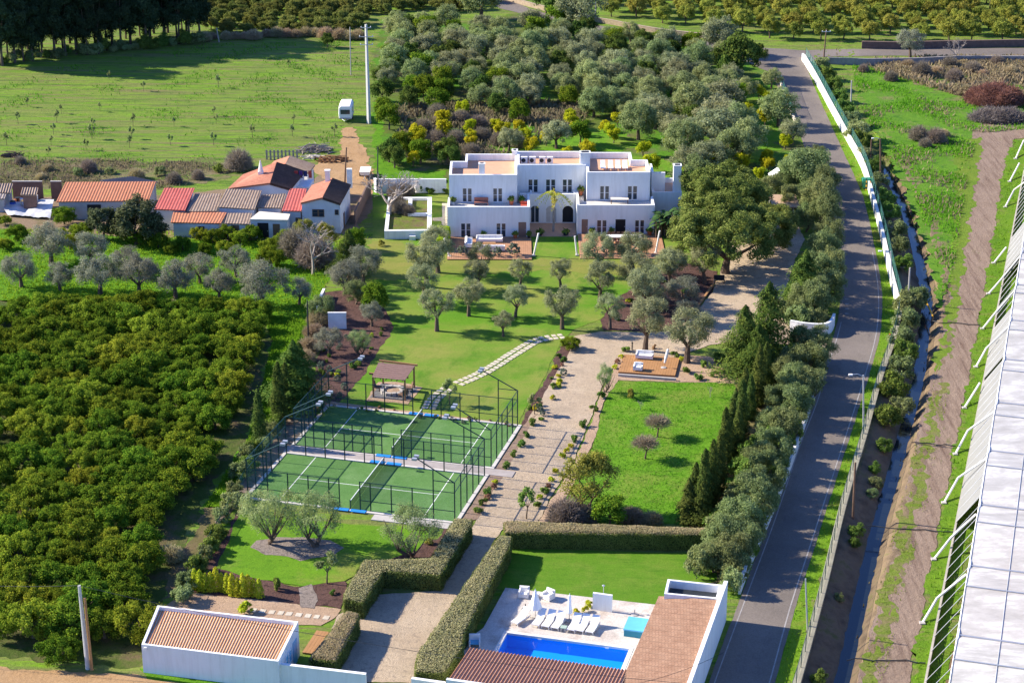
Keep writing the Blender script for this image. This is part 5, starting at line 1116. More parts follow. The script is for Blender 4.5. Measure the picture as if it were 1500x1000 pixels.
def stones(P, across, step, lab, grp, size=(.62,.5)):
    S = resample([Vector((p.x,p.y,0)) for p in P], step)
    for i, p in enumerate(S):
        d = (S[min(i+1,len(S)-1)]-S[max(i-1,0)]).normalized(); nn = Vector((-d.y,d.x,0))
        for o_ in across:
            c = p+nn*o_+d*random.uniform(-.04,.04); w2, l2 = size[0]*random.uniform(.46,.53), size[1]*random.uniform(.46,.53)
            solo('stepping_stone', MB().fbox(c, d, nn, (-l2,l2), (-w2,w2), .01, .075), STONE, lab, 'stepping stone', grp)
stones(pts, (-.42,.42), .72, 'cream stepping stone in the double row curving over the lawn', 'stepping stones over the villa lawn')
stones([G(*SZ(*q_)) for q_ in ((462,712),(425,740),(400,765),(382,800))], (-.42,.42), .75, 'cream stepping stone in the pergola shade leading to the court gate', 'stepping stones by the pergola')
stones([G(371,894), G(487,906)], (0,), .78, 'cream stepping stone in the single row behind the front outbuilding', 'stepping stones behind the outbuilding')
# timber edge of the parking
LK = rel((940,230), 4)
A_, B_ = G(*LK(312,905)), G(*LK(420,750)); d = (B_-A_).normalized(); struct('drive_edging', MB().fbox(A_, d, Vector((-d.y,d.x,0)), (0,(B_-A_).length), (-.12,.12), .0, .22), M['woodpost'])
# ------------------------------------------------------------ lounge deck under the big olive
EZ = rel((860,460), 6.25)
q0, q1, q2, q3 = [G(*EZ(*q_)) for q_ in ((285,546),(806,580),(842,430),(350,376))]
ax = (q1-q0).normalized(); ay = Vector((-ax.y,ax.x,0)); dl, dw = (q1-q0).length, ((q3-q0).dot(ay)+(q2-q1).dot(ay))/2
deck('wooden_deck', 'honey coloured wooden deck with two seater sofa beside the drive', q0, ax, ay, (0,dl), (0,dw), .05, .24, M['deck2'])
s0 = G(*EZ(470,440), .24); sofa(Vector((s0.x+1.75, s0.y+1.5, .245)), -ax, -ay, 1.9, .95, 'white two seater sofa on the honey coloured deck')
s0 = G(*EZ(433,535), .24); sofa(Vector((s0.x+1.0, s0.y+1.1, .245)), -ax, -ay, 1.0, .9, 'white armchair on the honey coloured deck in front of the sofa')
u0 = G(*EZ(700,490), .24); a = thing('folded_parasol', 'folded white parasol leaning over the honey coloured deck', 'parasol', (u0.x,u0.y,.24)); b0 = Vector((u0.x,u0.y,.24)); t0 = b0+Vector((.45,.1,2.2))
part('pole', MB().tube([b0, t0+Vector((0,0,.15))], .03, 6), M['woodpost'], a); part('canopy', MB().tube([b0.lerp(t0,.25), b0.lerp(t0,.5), b0.lerp(t0,.9), t0], [.1,.17,.13,.03], 10), M['fabric'], a); part('base', MB().lathe(b0, [(.3,0),(.3,.06),(.06,.09)], 14), M['grey'], a)
wallrun('timber_edge_wall', 'low grey timber edging wall in front of the honey coloured deck', [G(*EZ(285,570)), G(*EZ(815,610))], .3, .18, M['grey'])
gl = G(*EZ(412,330)); solo('bollard_light', MB().lathe(gl, [(.07,0),(.07,.8),(.1,.82),(.1,.95),(.02,.98)], 8), M['dark'], 'small dark bollard light beside the honey coloured deck', 'garden light')
# ------------------------------------------------------------ front outbuilding, gate walls, pool house
def wallpart(par, P, hs, t, m, name='wall', z0=-.05, closed=False):
    P = [Vector((p[0],p[1],0)) for p in P]
    for i in range(len(P) if closed else len(P)-1):
        A, B = P[i], P[(i+1)%len(P)]; ha, hb = hs[i], hs[(i+1)%len(P)]; d = (B-A).normalized(); n_ = Vector((-d.y,d.x,0))*t; e = d*(0 if closed else 0)
        if closed: A = A+d*t*1.0 if i % 2 else A; B = B-d*t*1.0 if i % 2 else B
        part(name, MB().hexa([(A.x,A.y,z0),(B.x,B.y,z0),(B.x+n_.x,B.y+n_.y,z0),(A.x+n_.x,A.y+n_.y,z0)], [(A.x,A.y,ha),(B.x,B.y,hb),(B.x+n_.x,B.y+n_.y,hb),(A.x+n_.x,A.y+n_.y,ha)]), m, par)
oBL, oBR, oTR, oTL = G(207,943,2.55), G(407.5,968,2.55), G(437,909.5,3.1), G(231,886,3.1)
a = thing('outbuilding', 'low white outbuilding with orange striped tile roof at the front left', 'building', tuple((oBL+oTR)/2)[:2]+(0,)); outb = a
wallpart(a, [oBL,oBR,oTR,oTL], [2.55,2.55,3.1,3.1], .2, M['white'], closed=True)
i_ = .23; dU = (oBR-oBL); dU.z = 0; dU.normalize(); dV = Vector((-dU.y,dU.x,0))
mb = MB(); ribbed(mb, oTL+dU*i_-dV*i_+Vector((0,0,-.30)), oTR-dU*i_-dV*i_+Vector((0,0,-.30)), oBR-dU*i_+dV*i_+Vector((0,0,-.12)), oBL+dU*i_+dV*i_+Vector((0,0,-.12)), .23, .035, 0, 1, 6); part('roof', mb, [T_CLAY, T_PAN_LIT], a)
dR = (oTR-oBR); dR.z = 0; lr_ = dR.length; dR.normalize(); nR = Vector((dR.y,-dR.x,0)); O_ = Vector((oBR.x,oBR.y,0))
window_at(a, O_+nR*.17, dR, nR, lr_*.30, lr_*.30+1.5, .9, 2.0, .16, 2, M['white'], M['blue']); d_ = part('door', MB().fbox(O_+nR*.05, dR, -nR, (lr_*.68,lr_*.68+.95), (0,.045), 0, 2.05), M['blue'], a); part('handle', MB().fbox(O_+nR*.08, dR, -nR, (lr_*.68+.8,lr_*.68+.86), (0,.028), 1,1.12), M['steel'], d_)
lf = part('wall_light', MB().fbox(Vector((oBL.x,oBL.y,0)), dU, dV, (.25,.45), (-.12,-.005), 2.15, 2.35), M['fabric'], a)
wallrun('boundary_wall', 'white boundary wall running right from the front outbuilding', [G(409,971,2.1), G(536,986,2.1)], 2.1, .25, M['white'])
wallrun('boundary_wall', 'white boundary wall stub left of the pool house roof', [G(603,992,2.0), G(652,999,2.0)], 2.0, .25, M['white'])
deck('wooden_deck', 'small honey brown wooden deck behind the front outbuilding', G(441,957), dU, dV, (.1,1.9), (0,3.6), .04, .16, M['deck2'])
zb, zf = 2.7, 3.15
rTL, rTR, rBL = G(688.4,948,zb), G(918.7,980.5,zb), G(657,994,zf); fU = (rTR-rTL); fU.z = 0; fU.normalize(); fV = Vector((-fU.y,fU.x,0)); fd = (Vector((rTL.x,rTL.y,0))-Vector((rBL.x,rBL.y,0))).dot(fV)
a = thing('pool_house', 'L shaped pool house with clay tile roofs and white walls beside the pool', 'building', (rTR.x, rTR.y, 0))
FL = Vector((rTL.x,rTL.y,0)); flen = (rTR-rTL).length
sTL, sTR, sBL, sBR = G(965,872.5,2.75), G(1051,878.5,3.35), G(917.5,981,2.75), G(1006.5,1001,3.35)
exU = (sBL-sTL).normalized(); sBL2, sBR2 = sTL+(sBL-sTL).normalized()*24, sTR+(sBR-sTR).normalized()*24; sBL2.z = 2.75; sBR2.z = 3.35
mb = MB(); ribbed(mb, FL+Vector((0,0,zb)), FL+fU*(flen+.1)+Vector((0,0,zb)), FL+fU*(flen+.1)-fV*fd+Vector((0,0,zf)), FL-fV*fd+Vector((0,0,zf)), .27, .06, 0, 1, 6); part('roof', mb, [T_RUST, T_PAN2], a)
mb = MB(); ribbed(mb, sTL, sBL2, sBR2, sTR, .26, .04, 0, None, 6); part('roof', mb, T_CLAY2, a)
part('wall', MB().fbox(FL, fU, -fV, (.2,flen-.2), (.25,.5), -.05, zb-.22), M['white'], a)
part('wall', MB().fbox(FL, fU, -fV, (-.1,flen+3), (fd+.02,fd+.3), -.05, zf+.12), M['white'], a); part('wall', MB().fbox(FL, fU, -fV, (-.12,.14), (.0,fd), -.05, zb-.25), M['white'], a)
sU = (sBR2-sTR); sU.z = 0; sl_ = sU.length; sU.normalize(); sN = Vector((-sU.y,sU.x,0))           # right boundary wall of the pool house
O_ = Vector((sTR.x,sTR.y,0)); part('wall', MB().fbox(O_, sU, sN, (-2.9,sl_), (.03,.35), -.05, 3.62), M['white'], a)
xU = (sBL2-sTL); xU.z = 0; xU.normalize(); O2 = Vector((sTL.x,sTL.y,0)); xN = Vector((-xU.y,xU.x,0))
part('wall', MB().fbox(O2, xU, xN, (.3,23), (.3,.5), -.05, 2.5), M['white'], a); part('wall', MB().hexa([tuple(Vector((p.x,p.y,-.05))) for p in (sTL,sTR,sTR+sU*.25,sTL+sU*.25)], [tuple(Vector((p.x,p.y,z))) for p, z in ((sTL,2.5),(sTR,3.1),(sTR+sU*.25,3.1),(sTL+sU*.25,2.5))]), M['white'], a)
for k in range(4): part('door', MB().fbox(O2, xU, xN, (1.2+k*2.6,2.2+k*2.6), (.24,.29), 0, 2.1), M['blue'], a)
# flat planted roof box behind the right roof
bx = [G(*q_, 3.3) for q_ in ((973,869),(1052,876.5),(1058,856),(978,847.5))]
for i in range(4):
    A_, B_ = bx[i], bx[(i+1)%4]; d = (B_-A_); d.z = 0; L_ = d.length; d.normalize(); n_ = Vector((-d.y,d.x,0)); part('parapet', MB().fbox(Vector((A_.x,A_.y,0)), d, n_, (0 if i%2==0 else .22, L_ if i%2==0 else L_-.22), (.0,.21), -.05, 3.3), M['white'], a)
part('flat_roof', MB().prism([bx[0].lerp(bx[2],.02), bx[1].lerp(bx[3],.02), bx[2].lerp(bx[0],.02), bx[3].lerp(bx[1],.02)], 2.5, 2.62), M['dark'], a)
# pool
cop = MB(); COPE = mat('pale_pool_stone', (.66,.61,.55), .8, .12, 1.5)
def PP(x, y, z=0): q_ = PO+PAX*x+PBX*y; return (q_.x, q_.y, z)
TERR = patchy('sun_terrace', [((.60,.53,.46),(.70,.64,.57),.35),((.45,.36,.30),.5,.60,.10,(1,1,1)),((.33,.27,.24),1.3,.70,.06,(1,1,1))], .1, 6, .85, .2)
t0, t1, t2, t3 = G(740.5,862.5), G(985,890), G(940,1000), G(682,957)
tl = [(p-PO).dot(PAX) for p in (t0,t1,t2,t3)]; tb = [(p-PO).dot(PBX) for p in (t0,t1,t2,t3)]
mb = MB()
def quad4(A_, B_, C_, D_): mb.hexa([(p[0],p[1],-.02) for p in (D_,C_,B_,A_)], [(p[0],p[1],.15) for p in (D_,C_,B_,A_)])
g_ = .32
quad4(PP(tl[0],tb[0]), PP(tl[1],tb[1]), PP(plen+4,-g_), PP(tl[0]-.0,-g_)); 
quad4(PP(tl[0]-.0,-g_-.001), PP(-g_,-g_-.001), PP(-g_,PW+2), PP(-4.6,PW+2)); quad4(PP(plen+g_,-g_-.001), PP(plen+4,-g_-.001), PP(plen+4,PW+2), PP(plen+g_,PW+2)); quad4(PP(-g_+.001,PW+g_), PP(plen+g_-.001,PW+g_), PP(plen+g_-.001,PW+2), PP(-g_+.001,PW+2))
struct('pool_terrace', mb, TERR)
pool = thing('swimming_pool', 'rectangular swimming pool with bright blue water in front of the tiled pool house', 'swimming pool', PP(plen/2,PW/2))
for lx, ly in (((-g_,plen+g_),(-g_,0)),((-g_,plen+g_),(PW,PW+g_)),((-g_,0),(.002,PW-.002)),((plen,plen+g_),(.002,PW-.002))): cop.fbox(PO, PAX, PBX, (lx[0]+.002,lx[1]-.002), (ly[0]+.002,ly[1]-.002), -.01, .18)
part('coping', cop, COPE, pool)
PTILE = mat('blue_pool_tiles', (.008,.30,.85), .4, .06, 1.2)
bs = MB(); bs.fbox(PO, PAX, PBX, (-.05,plen+.05), (-.05,PW+.05), -1.2, -1.1)
for lx, ly in (((-.05,plen+.05),(-.05,-.001)),((-.05,plen+.05),(PW+.001,PW+.05)),((-.05,-.001),(0,PW)),((plen+.001,plen+.05),(0,PW))): bs.fbox(PO, PAX, PBX, lx, ly, -1.1, -.012)
part('basin', bs, PTILE, pool)
m, t, b, o = nodes('pool_water'); gl_ = t.nodes.new('ShaderNodeBsdfGlossy'); tr = t.nodes.new('ShaderNodeBsdfTransparent'); ms = t.nodes.new('ShaderNodeMixShader'); 
tr.inputs[0].default_value = (.85,.97,1,1); gl_.inputs['Roughness'].default_value = .03; bn = t.nodes.new('ShaderNodeBump'); bn.inputs['Strength'].default_value = .08; t.links.new(noise(t, pos(t), 2.5, 2), bn.inputs['Height']); t.links.new(bn.outputs[0], gl_.inputs['Normal'])
ms.inputs[0].default_value = .07; t.links.new(tr.outputs[0], ms.inputs[1]); t.links.new(gl_.outputs[0], ms.inputs[2]); t.links.new(ms.outputs[0], o.inputs[0])
part('water', MB().add([PP(0,0,-.08),PP(plen,0,-.08),PP(plen,PW,-.08),PP(0,PW,-.08)], [(0,3,2,1)]), m, pool)
for x in (plen*.27, plen*.82): part('skimmer', MB().fbox(PO, PAX, PBX, (x-.15,x+.15), (.0,.03), -.07, .0), M['white'], pool)
# pool furniture
FZ = rel((720,850), 6.25); TZ = .155
lou = [((205,415),0),((398,435),1),((487,448),2),((575,462),3),((722,480),4),((800,488),5),((892,500),6)]
for i, ((x,y),k) in enumerate(lou):
    g = G(*FZ(x,y), TZ); lounger((g.x, g.y, TZ), TH-.12 if i else TH-.38, ['white sun lounger standing apart at the left, nearest the shaded hedge'][0] if i == 0 else 'white sun lounger by the pool, '+['first of the left three','middle of the left three','third of the left three, beside the green side table','first of the right three, beside the green side table','middle of the right three','rightmost by the pool'][i-1], 'sun loungers by the pool')
def parasol(px, py, px2, py2, lab, wide=.42, hgt=2.4):
    B = G(*FZ(px,py), TZ); a = thing('closed_parasol', lab, 'parasol', (B.x,B.y,TZ)); part('pole', MB().tube([B, B+Vector((0,0,hgt+.1))], .03, 8), M['steel'], a)
    cn = MB(); o = 0; NN = 16; pr_ = [(.03,hgt),(.12,hgt-.25),(wide*.6,hgt-1.0),(wide,hgt-1.65),(wide*.9,hgt-1.7)]
    for r_, z in pr_:
        for k in range(NN): t_ = 2*math.pi*k/NN; rr_ = r_*(1+.16*(k%2)); cn.v.append((B.x+rr_*math.cos(t_), B.y+rr_*math.sin(t_), TZ+z))
    for i in range(len(pr_)-1):
        for k in range(NN): cn.f.append((i*NN+k, i*NN+(k+1)%NN, (i+1)*NN+(k+1)%NN, (i+1)*NN+k)); cn.m.append(0)
    part('canopy', cn, M['fabric'], a); part('base', MB().lathe(B, [(.32,0),(.32,.07),(.05,.1)], 16), M['grey'], a)
parasol(400,330,400,150,'half closed white parasol behind the left loungers by the pool', .52, 2.5); parasol(712,372,718,185,'slim closed white parasol between the two groups of loungers', .24, 2.5)
def armchair(px, py, rz, lab):
    g = G(*FZ(px,py), TZ); a = thing('armchair', lab, 'armchair', (g.x,g.y,TZ), None, rz)
    part('frame', MB().box(-.42,.42,.28,.4,.05,.82).box(-.42,-.3,-.4,.279,.05,.62).box(.3,.42,-.4,.279,.05,.62).box(-.299,.299,-.38,.279,.05,.28), M['fabric'], a, local=True); part('cushion', MB().box(-.29,.29,-.39,.27,.285,.42), M['fabric'], a, local=True); part('back_cushion', MB().box(-.29,.29,.15,.275,.425,.8), M['fabric'], a, local=True)
armchair(297,145,-.15,'white armchair at the back of the pool terrace, left of the small table'); armchair(520,165,-.7,'white armchair at the back of the pool terrace, turned, right of the small table')
g = G(*FZ(410,150), TZ); table(Vector((g.x,g.y,TZ)), EU, EV, .55, .5, .42, 'small white side table between the two armchairs on the pool terrace', 'side_table')
g = G(*FZ(660,460), TZ); table(Vector((g.x,g.y,TZ)), EU, EV, .5, .5, .4, 'small pale green side table between the two groups of sun loungers', 'side_table', mat('pale_green_metal',(.35,.45,.36),.5,.05,2), M['steel'])
g = G(*FZ(0,0)); g = G(695.5,945,TZ); a = thing('plastic_chair', 'white tub chair with pale blue seat in the shade beside the big hedge', 'chair', (g.x,g.y,TZ)); part('shell', MB().box(g.x-.45,g.x+.45,g.y+.25,g.y+.38,TZ+.05,TZ+.9).box(g.x-.45,g.x-.34,g.y-.4,g.y+.249,TZ+.05,TZ+.6).box(g.x+.34,g.x+.45,g.y-.4,g.y+.249,TZ+.05,TZ+.6), M['fabric'], a); part('seat', MB().box(g.x-.339,g.x+.339,g.y-.38,g.y+.249,TZ+.3,TZ+.4), M['blue'], a)
A_, B_ = G(*FZ(925,265),TZ), G(*FZ(1100,290),TZ); d = (B_-A_); L_ = d.length; d.normalize(); n_ = Vector((-d.y,d.x,0))
a = thing('shower_wall', 'white rendered shower wall panel at the back of the pool terrace', 'wall', tuple((A_+B_)/2)); part('panel', MB().fbox(Vector((A_.x,A_.y,0)), d, n_, (0,L_), (0,.22), TZ, TZ+1.55), M['white'], a)
sh = Vector((A_.x,A_.y,0))+d*L_*.5+n_*.35; part('shower_pipe', MB().tube([sh+Vector((0,0,TZ)), sh+Vector((0,0,2.35))], .03, 6), M['steel'], a); part('shower_head', MB().lathe(sh+Vector((0,0,2.3)), [(.02,0),(.13,.03),(.13,.07),(.02,.12)], 12), M['steel'], a)
A_, B_ = G(*FZ(1210,508),TZ), G(*FZ(1365,528),TZ); d = (B_-A_).normalized(); n_ = Vector((-d.y,d.x,0)); a = thing('hot_tub', 'square blue hot tub with pale blue cover beside the pool house', 'hot tub', tuple(A_)); part('tub', MB().fbox(Vector((A_.x,A_.y,0)), d, n_, (0,2.1), (0,2.1), TZ, .72), mat('teal_tub',(.03,.22,.30),.5,.08,2), a); part('cover', MB().fbox(Vector((A_.x,A_.y,0)), d, n_, (-.04,2.14), (-.04,2.14), .723, .83), M['blue'], a)
for k, (x, y, s_) in enumerate(((780,300,.75),(860,285,.8),(895,240,.85))):
    g = G(*FZ(x,y), TZ); shrub('lime', (g.x,g.y,TZ), s_, 'shrub', 'bright green shrub beside the shower wall, '+['leftmost, behind the right loungers','middle of the three','touching the wall panel'][k], group='shrubs by the shower wall')
g = G(*FZ(1310,310), TZ); solo('umbrella_base', MB().lathe(g, [(.3,0),(.3,.06),(.05,.1),(.04,.5)], 14), M['grey'], 'empty parasol base on the pool terrace right of the shower wall', 'parasol base'); g = G(*FZ(310,262), TZ); solo('umbrella_base', MB().lathe(g, [(.3,0),(.3,.06),(.05,.1),(.04,.5)], 14), M['dark'], 'empty dark parasol base next to the lounger standing apart', 'parasol base')
# ------------------------------------------------------------ clipped hedges
def hedge(label, top, h, n, topm='hedgetop', seed=1, side='hedge'):
    P = [G(u, v, h) for u, v in top]; P = [Vector((p.x,p.y,0)) for p in P]; ar = sum(P[i].x*P[(i+1)%len(P)].y-P[(i+1)%len(P)].x*P[i].y for i in range(len(P)))
    if ar < 0: P = P[::-1]
    ctr = sum(P, Vector())/len(P); a = thing('clipped_hedge', label, 'hedge', tuple(ctr)); r = np.random.default_rng(seed)
    nP = len(P); inn = []
    for i in range(nP):
        d1, d2 = (P[i]-P[i-1]).normalized(), (P[(i+1)%nP]-P[i]).normalized(); m_ = (Vector((-d1.y,d1.x,0))+Vector((-d2.y,d2.x,0))); m_ = m_/max(.4,m_.length_squared)*2; inn.append(P[i]+m_*.14)
    part('stems', MB().prism(inn, -.02, h-.16), mat('hedge_core_%d' % seed, (.03,.035,.012), 1, .3, 4), a)
    X, Y = scatter([(p.x,p.y) for p in P], int(n*2.6), r); D = dist_poly(X, Y, [(p.x,p.y) for p in P+[P[0]]])
    z = h-.22*np.exp(-(D/.16)**1.3)+r.normal(0,.035,len(X))+.05*np.sin(X*2.1)*np.sin(Y*1.7); C1 = np.stack([X,Y,z],-1); N1 = np.stack([r.normal(0,.5,len(X)),r.normal(0,.5,len(X)),np.ones(len(X))],-1)
    e = []; N2 = []
    per = sum((P[(i+1)%nP]-P[i]).length for i in range(nP))
    for i in range(nP):
        A, B = P[i], P[(i+1)%nP]; L_ = (B-A).length; k = int(n*L_/per*2.0); d = (B-A).normalized(); o_ = Vector((d.y,-d.x,0)); t_ = r.random(k); zz = r.random(k)*(h-.1); of = r.normal(0,.05,k)-.04+.05*np.sin(t_*L_*2.3+zz*3)
        e.append(np.stack([A.x+d.x*L_*t_+o_.x*of, A.y+d.y*L_*t_+o_.y*of, zz],-1)); N2.append(np.array([o_.x,o_.y,.25])+r.normal(0,.45,(k,3)))
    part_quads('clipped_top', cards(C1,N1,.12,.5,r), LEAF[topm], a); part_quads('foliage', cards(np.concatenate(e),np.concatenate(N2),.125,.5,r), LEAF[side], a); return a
def part_quads(name, V, m, parent):
    off = np.array(root_of(parent).location); return link(name, quadmesh(name, V-off, m), parent=parent)
hedge('angular clipped hedge stepping round the left side of the front courtyard', [(665,757),(692,758),(690,768),(645,840),(562,834),(532,880),(503,876),(504,864),(532,818),(630,815)], 1.75, 15000, seed=1)
hedge('short clipped hedge between the front outbuilding and the courtyard', [(507,892),(527,896),(524,906),(492,966),(452,962)], 1.75, 7000, seed=2)
hedge('long clipped hedge between the gravel courtyard and the pool', [(731,781),(750,783),(746,800),(680,925),(678,944),(652,984),(607,982),(611,955)], 1.8, 20000, seed=3)
hedge('long clipped hedge along the back of the pool lawn', [(737,763),(748,761),(1044,772),(1040,781),(740,778)], 1.75, 16000, seed=4)
hedge('lime green box hedge at the left corner of the villa', [(641,330),(659,330),(658,350),(640,350)], 1.8, 5000, 'limehedge', 5, 'limehedge')
# ------------------------------------------------------------ road walls, fences
wp = smooth(W([(1177,90),(1192,115),(1215,158),(1240,204),(1263,247),(1277,294),(1292,352),(1305,412),(1317,458)]))
wallrun('road_wall', 'long white wall between the upper road and the ditch', wp, 1.25, .35, M['white2'])
wp2 = smooth(W([(1317,461),(1309,500),(1288,560),(1266,640),(1236,740),(1207,860),(1173,985),(1150,1060)]))
wallrun('retaining_wall', 'low weathered concrete wall under the green fence along the lower road', wp2, .55, .55, mat('mossy_concrete', (.30,.27,.19), .95, .25, 1.2), mat('mossy_coping', (.34,.31,.22), .95, .25, 1.2))
def fence(label, P, h, z, sp=2.5, off=0.0, cat='fence'):
    P = resample([Vector((p[0],p[1],0)) for p in P], sp); a = thing('mesh_fence', label, cat, tuple((P[0]+P[-1])/2))
    for p in P: part('post', MB().tube([p+Vector((0,0,z)), p+Vector((0,0,z+h))], .035, 5), M['frame'], a)
    mb = MB()
    for p, q_ in zip(P[:-1], P[1:]): mb.add([(p.x,p.y,z+.03),(q_.x,q_.y,z+.03),(q_.x,q_.y,z+h-.05),(p.x,p.y,z+h-.05)], [(0,1,2,3)])
    part('wire_mesh', mb, M['fmesh'], a); part('top_wire', MB().tube([p+Vector((0,0,z+h-.04)) for p in P], .02, 4), M['frame'], a); return a
M['fmesh'] = seethrough('road_fence_mesh', (.06,.24,.21), .30)
fence('green mesh fence on the low concrete wall along the lower road', wp2, 1.5, .55)
fence('green mesh fence behind the long white road wall', [(p[0]+.35,p[1]+.1) for p in wp], 1.6, .8)
LB = rel((1080,60), 4.1667)
fl_ = W([LB(*q_) for q_ in ((235,215),(270,280),(290,345),(320,430),(352,500))])
wallrun('fence_wall', 'low pale wall along the left side of the upper road', fl_, .5, .25, M['cream']); fence('green mesh fence on the low wall left of the upper road', fl_, 1.3, .5)
wallrun('fence_wall', 'short pale wall at the road junction beside the olive grove', W([LB(25,88),LB(75,100),LB(120,118)]), .6, .3, M['white2'])
wallrun('gate_wall', 'curved white wall at the road entrance of the drive', smooth([G(1157,487),G(1180,491),G(1205,492),G(1216,487),G(1221,477)]), 1.5, .25, M['white'], hs=None)
wallrun('roadside_wall', 'white boundary wall between the roadside trees and the road', smooth(W([(1196,572),(1180,620),(1156,690),(1126,765),(1098,830),(1083,870)])), 1.2, .22, M['white2'])
STW = mat('rubble_stone', (.36,.28,.19), .95, .25, 2.0)
wallrun('stone_wall', 'tan dry stone wall along the far curve of the upper road', smooth(W([(712,-10),(748,2),(790,14),(850,28),(900,37),(960,48),(1030,56),(1085,60)])), .9, .4, STW)
wallrun('stone_wall', 'dark stone terrace wall behind the cross road on the right', W([(1262,71),(1310,72),(1400,70),(1520,68)]), 1.3, .5, mat('dark_rubble',(.15,.10,.08),.95,.3,2))
wallrun('stone_wall', 'grey block wall on the near side of the cross road', W([(1212,94),(1270,96),(1340,95),(1400,92),(1520,92)]), 1.2, .3, mat('grey_block',(.27,.25,.24),.95,.25,1.5))
# curved kerb wall at junction
wallrun('kerb_wall', 'white kerb wall rounding the road corner at the junction', smooth(W([(1176,84),(1176,90),(1183,97),(1190,104)])), .7, .3, M['white'])
wallrun('boundary_fence', 'brown boarded fence between cottage and walled garden', W([(543,285),(536,295),(520,330)]), 1.9, .15, mat('brown_boards',(.17,.11,.085),.9,.2,2))
wallrun('white_wall', 'white sloping garden wall below the cottage beside the bare trees', W([(511,352),(503,375)]), 1.2, .3, M['white'])
wallrun('white_wall', 'thin white wall end beside the orchard at the planting bed corner', W([(475,434),(465,456)]), 1.0, .25, M['white'])
# pale blue screen in the planting bed
g = G(494,482); a = thing('screen_wall', 'pale bluish white screen wall standing in the planting bed', 'wall', tuple(g)); part('panel', MB().box(g.x-1.0,g.x+1.05,g.y,g.y+.2,-.05,1.95), M['white2'], a); part('coping', MB().box(g.x-1.03,g.x+1.08,g.y-.03,g.y+.23,1.952,2.0), M['white2'], a)
# ------------------------------------------------------------ poles
def utility(label, base, top, m, r0=.13, r1=.09, arms=(), cat='utility pole', name='utility_pole', lamp=None, n=8):
    B = G(*base); T = GY(*top, B.y); a = thing(name, label, cat, tuple(B)); part('pole', MB().tube([B-Vector((0,0,.1)), B.lerp(T,.5), T], [r0,(r0+r1)/2,r1], n), m, a)
    for f_, w_ in arms:
        c = B.lerp(T, f_); ar_ = part('crossarm', MB().box(c.x-w_/2,c.x+w_/2,c.y-.16-r0*.3,c.y-.06-r0*.3,c.z-.05,c.z+.05), M['steel'], a)
        for s_ in (-.45,0,.45): part('insulator', MB().lathe((c.x+s_*w_,c.y-.11-r0*.3,c.z+.05), [(.04,0),(.07,.08),(.03,.2)], 8), M['fabric'], ar_)
    if lamp:
        L_ = part('lamp_arm', MB().tube([T-Vector((0,0,.15)), T+Vector((lamp*.5,0,.1)), T+Vector((lamp,0,.05))], .035, 6), M['steel'], a); part('lamp_head', MB().box(T.x+min(lamp,lamp*1.35),T.x+max(lamp,lamp*1.35),T.y-.12,T.y+.12,T.z-.03,T.z+.09), M['fabric'], L_)
    return B, T
utility('tall white concrete pylon with cross arms beside the caravan', (540.5,181), (536,36), M['polec'], .34, .2, ((.97,1.6),(.88,2.2),(.80,2.0)), 'pylon', 'pylon', None, 4)
utility('brown wooden pole on the sandy track behind the cottage', (505,269), (507.5,216), M['brownwood'], .12, .09)
utility('dark thin pole at the corner of the walled garden', (553,283), (553.5,216), M['dark'], .09, .07)
utility('thin dark pole at the edge of the orange orchard by the planting bed', (452,502), (450,440), M['dark'], .09, .07)
P1 = utility('white concrete pole at the front left before the orange orchard', (129,979), (116,857), M['polec'], .2, .12)
utility('brown wooden pole right beside the white concrete front pole', (134.5,981), (124,875), M['woodpost'], .13, .1)
utility('street lamp with arm over the middle of the lower road', (1265,642), (1264.5,549), M['steel'], .10, .07, (), 'street lamp', 'street_lamp', -1.05)
utility('dark wooden pole behind the lower road fence', (1249.5,758), (1253,677), M['brownwood'], .12, .09)
utility('thin grey pole on the verge near the bottom of the road', (1183,925), (1180,847), M['steel'], .08, .06)
utility('wooden street lamp pole behind the green waste bin', (1290,263), (1289.5,203), M['brownwood'], .13, .1, (), 'street lamp', 'street_lamp', -.9)
utility('short wooden pole left of the lamp pole by the ditch', (1275,238), (1276.5,205), M['brownwood'], .12, .09)
utility('leaning wooden electricity pole with cross arm at the road junction', (1206,93), (1210.5,43), M['brownwood'], .14, .1, ((.93,1.5),))
utility('wooden pole standing in the shrubs right of the upper road wall', (1246,160), (1247.5,118), M['grey'], .13, .1)
utility('wooden pole beside the ditch near the yellow pipe', (1330,445), (1333,392), M['grey'], .12, .09)
utility('pale lamp post with small arm on the verge by the white wall', (1307,425), (1305,368), M['polec'], .08, .06, (), 'street lamp', 'street_lamp', -1.1)
utility('thin pole at the edge of the far orchard beside the stone wall', (872,32), (873,-4), M['polec'], .12, .1)
utility('short leaning dead post beside the dark tall trees', (321,62), (317,41), M['palebark'], .14, .1); utility('thin grey pole along the field edge left of the pylon', (514,110), (512.5,40), M['grey'], .1, .07)
def wire(label, pts, r=.022, sag=0.8):
    mb = MB()
    for A, B in zip(pts[:-1], pts[1:]): mb.tube([A.lerp(B,k/12)-Vector((0,0,sag*4*(k/12)*(1-k/12))) for k in range(13)], r, 4, cap=False)
    solo('overhead_wire', mb, M['dark'], label, 'wire')
tp_ = P1[1]; wire('overhead wire running left from the front concrete pole', [tp_, tp_+Vector((-25,4,0))])
wire('overhead wire from the front concrete pole across the outbuilding and courtyard', [tp_, G(1000,1000,4.2)], .02, 1.0); wire('overhead wire over the pool house right roof', [G(930,1001,4.2), G(1060,955,4.6)], .018, .3)
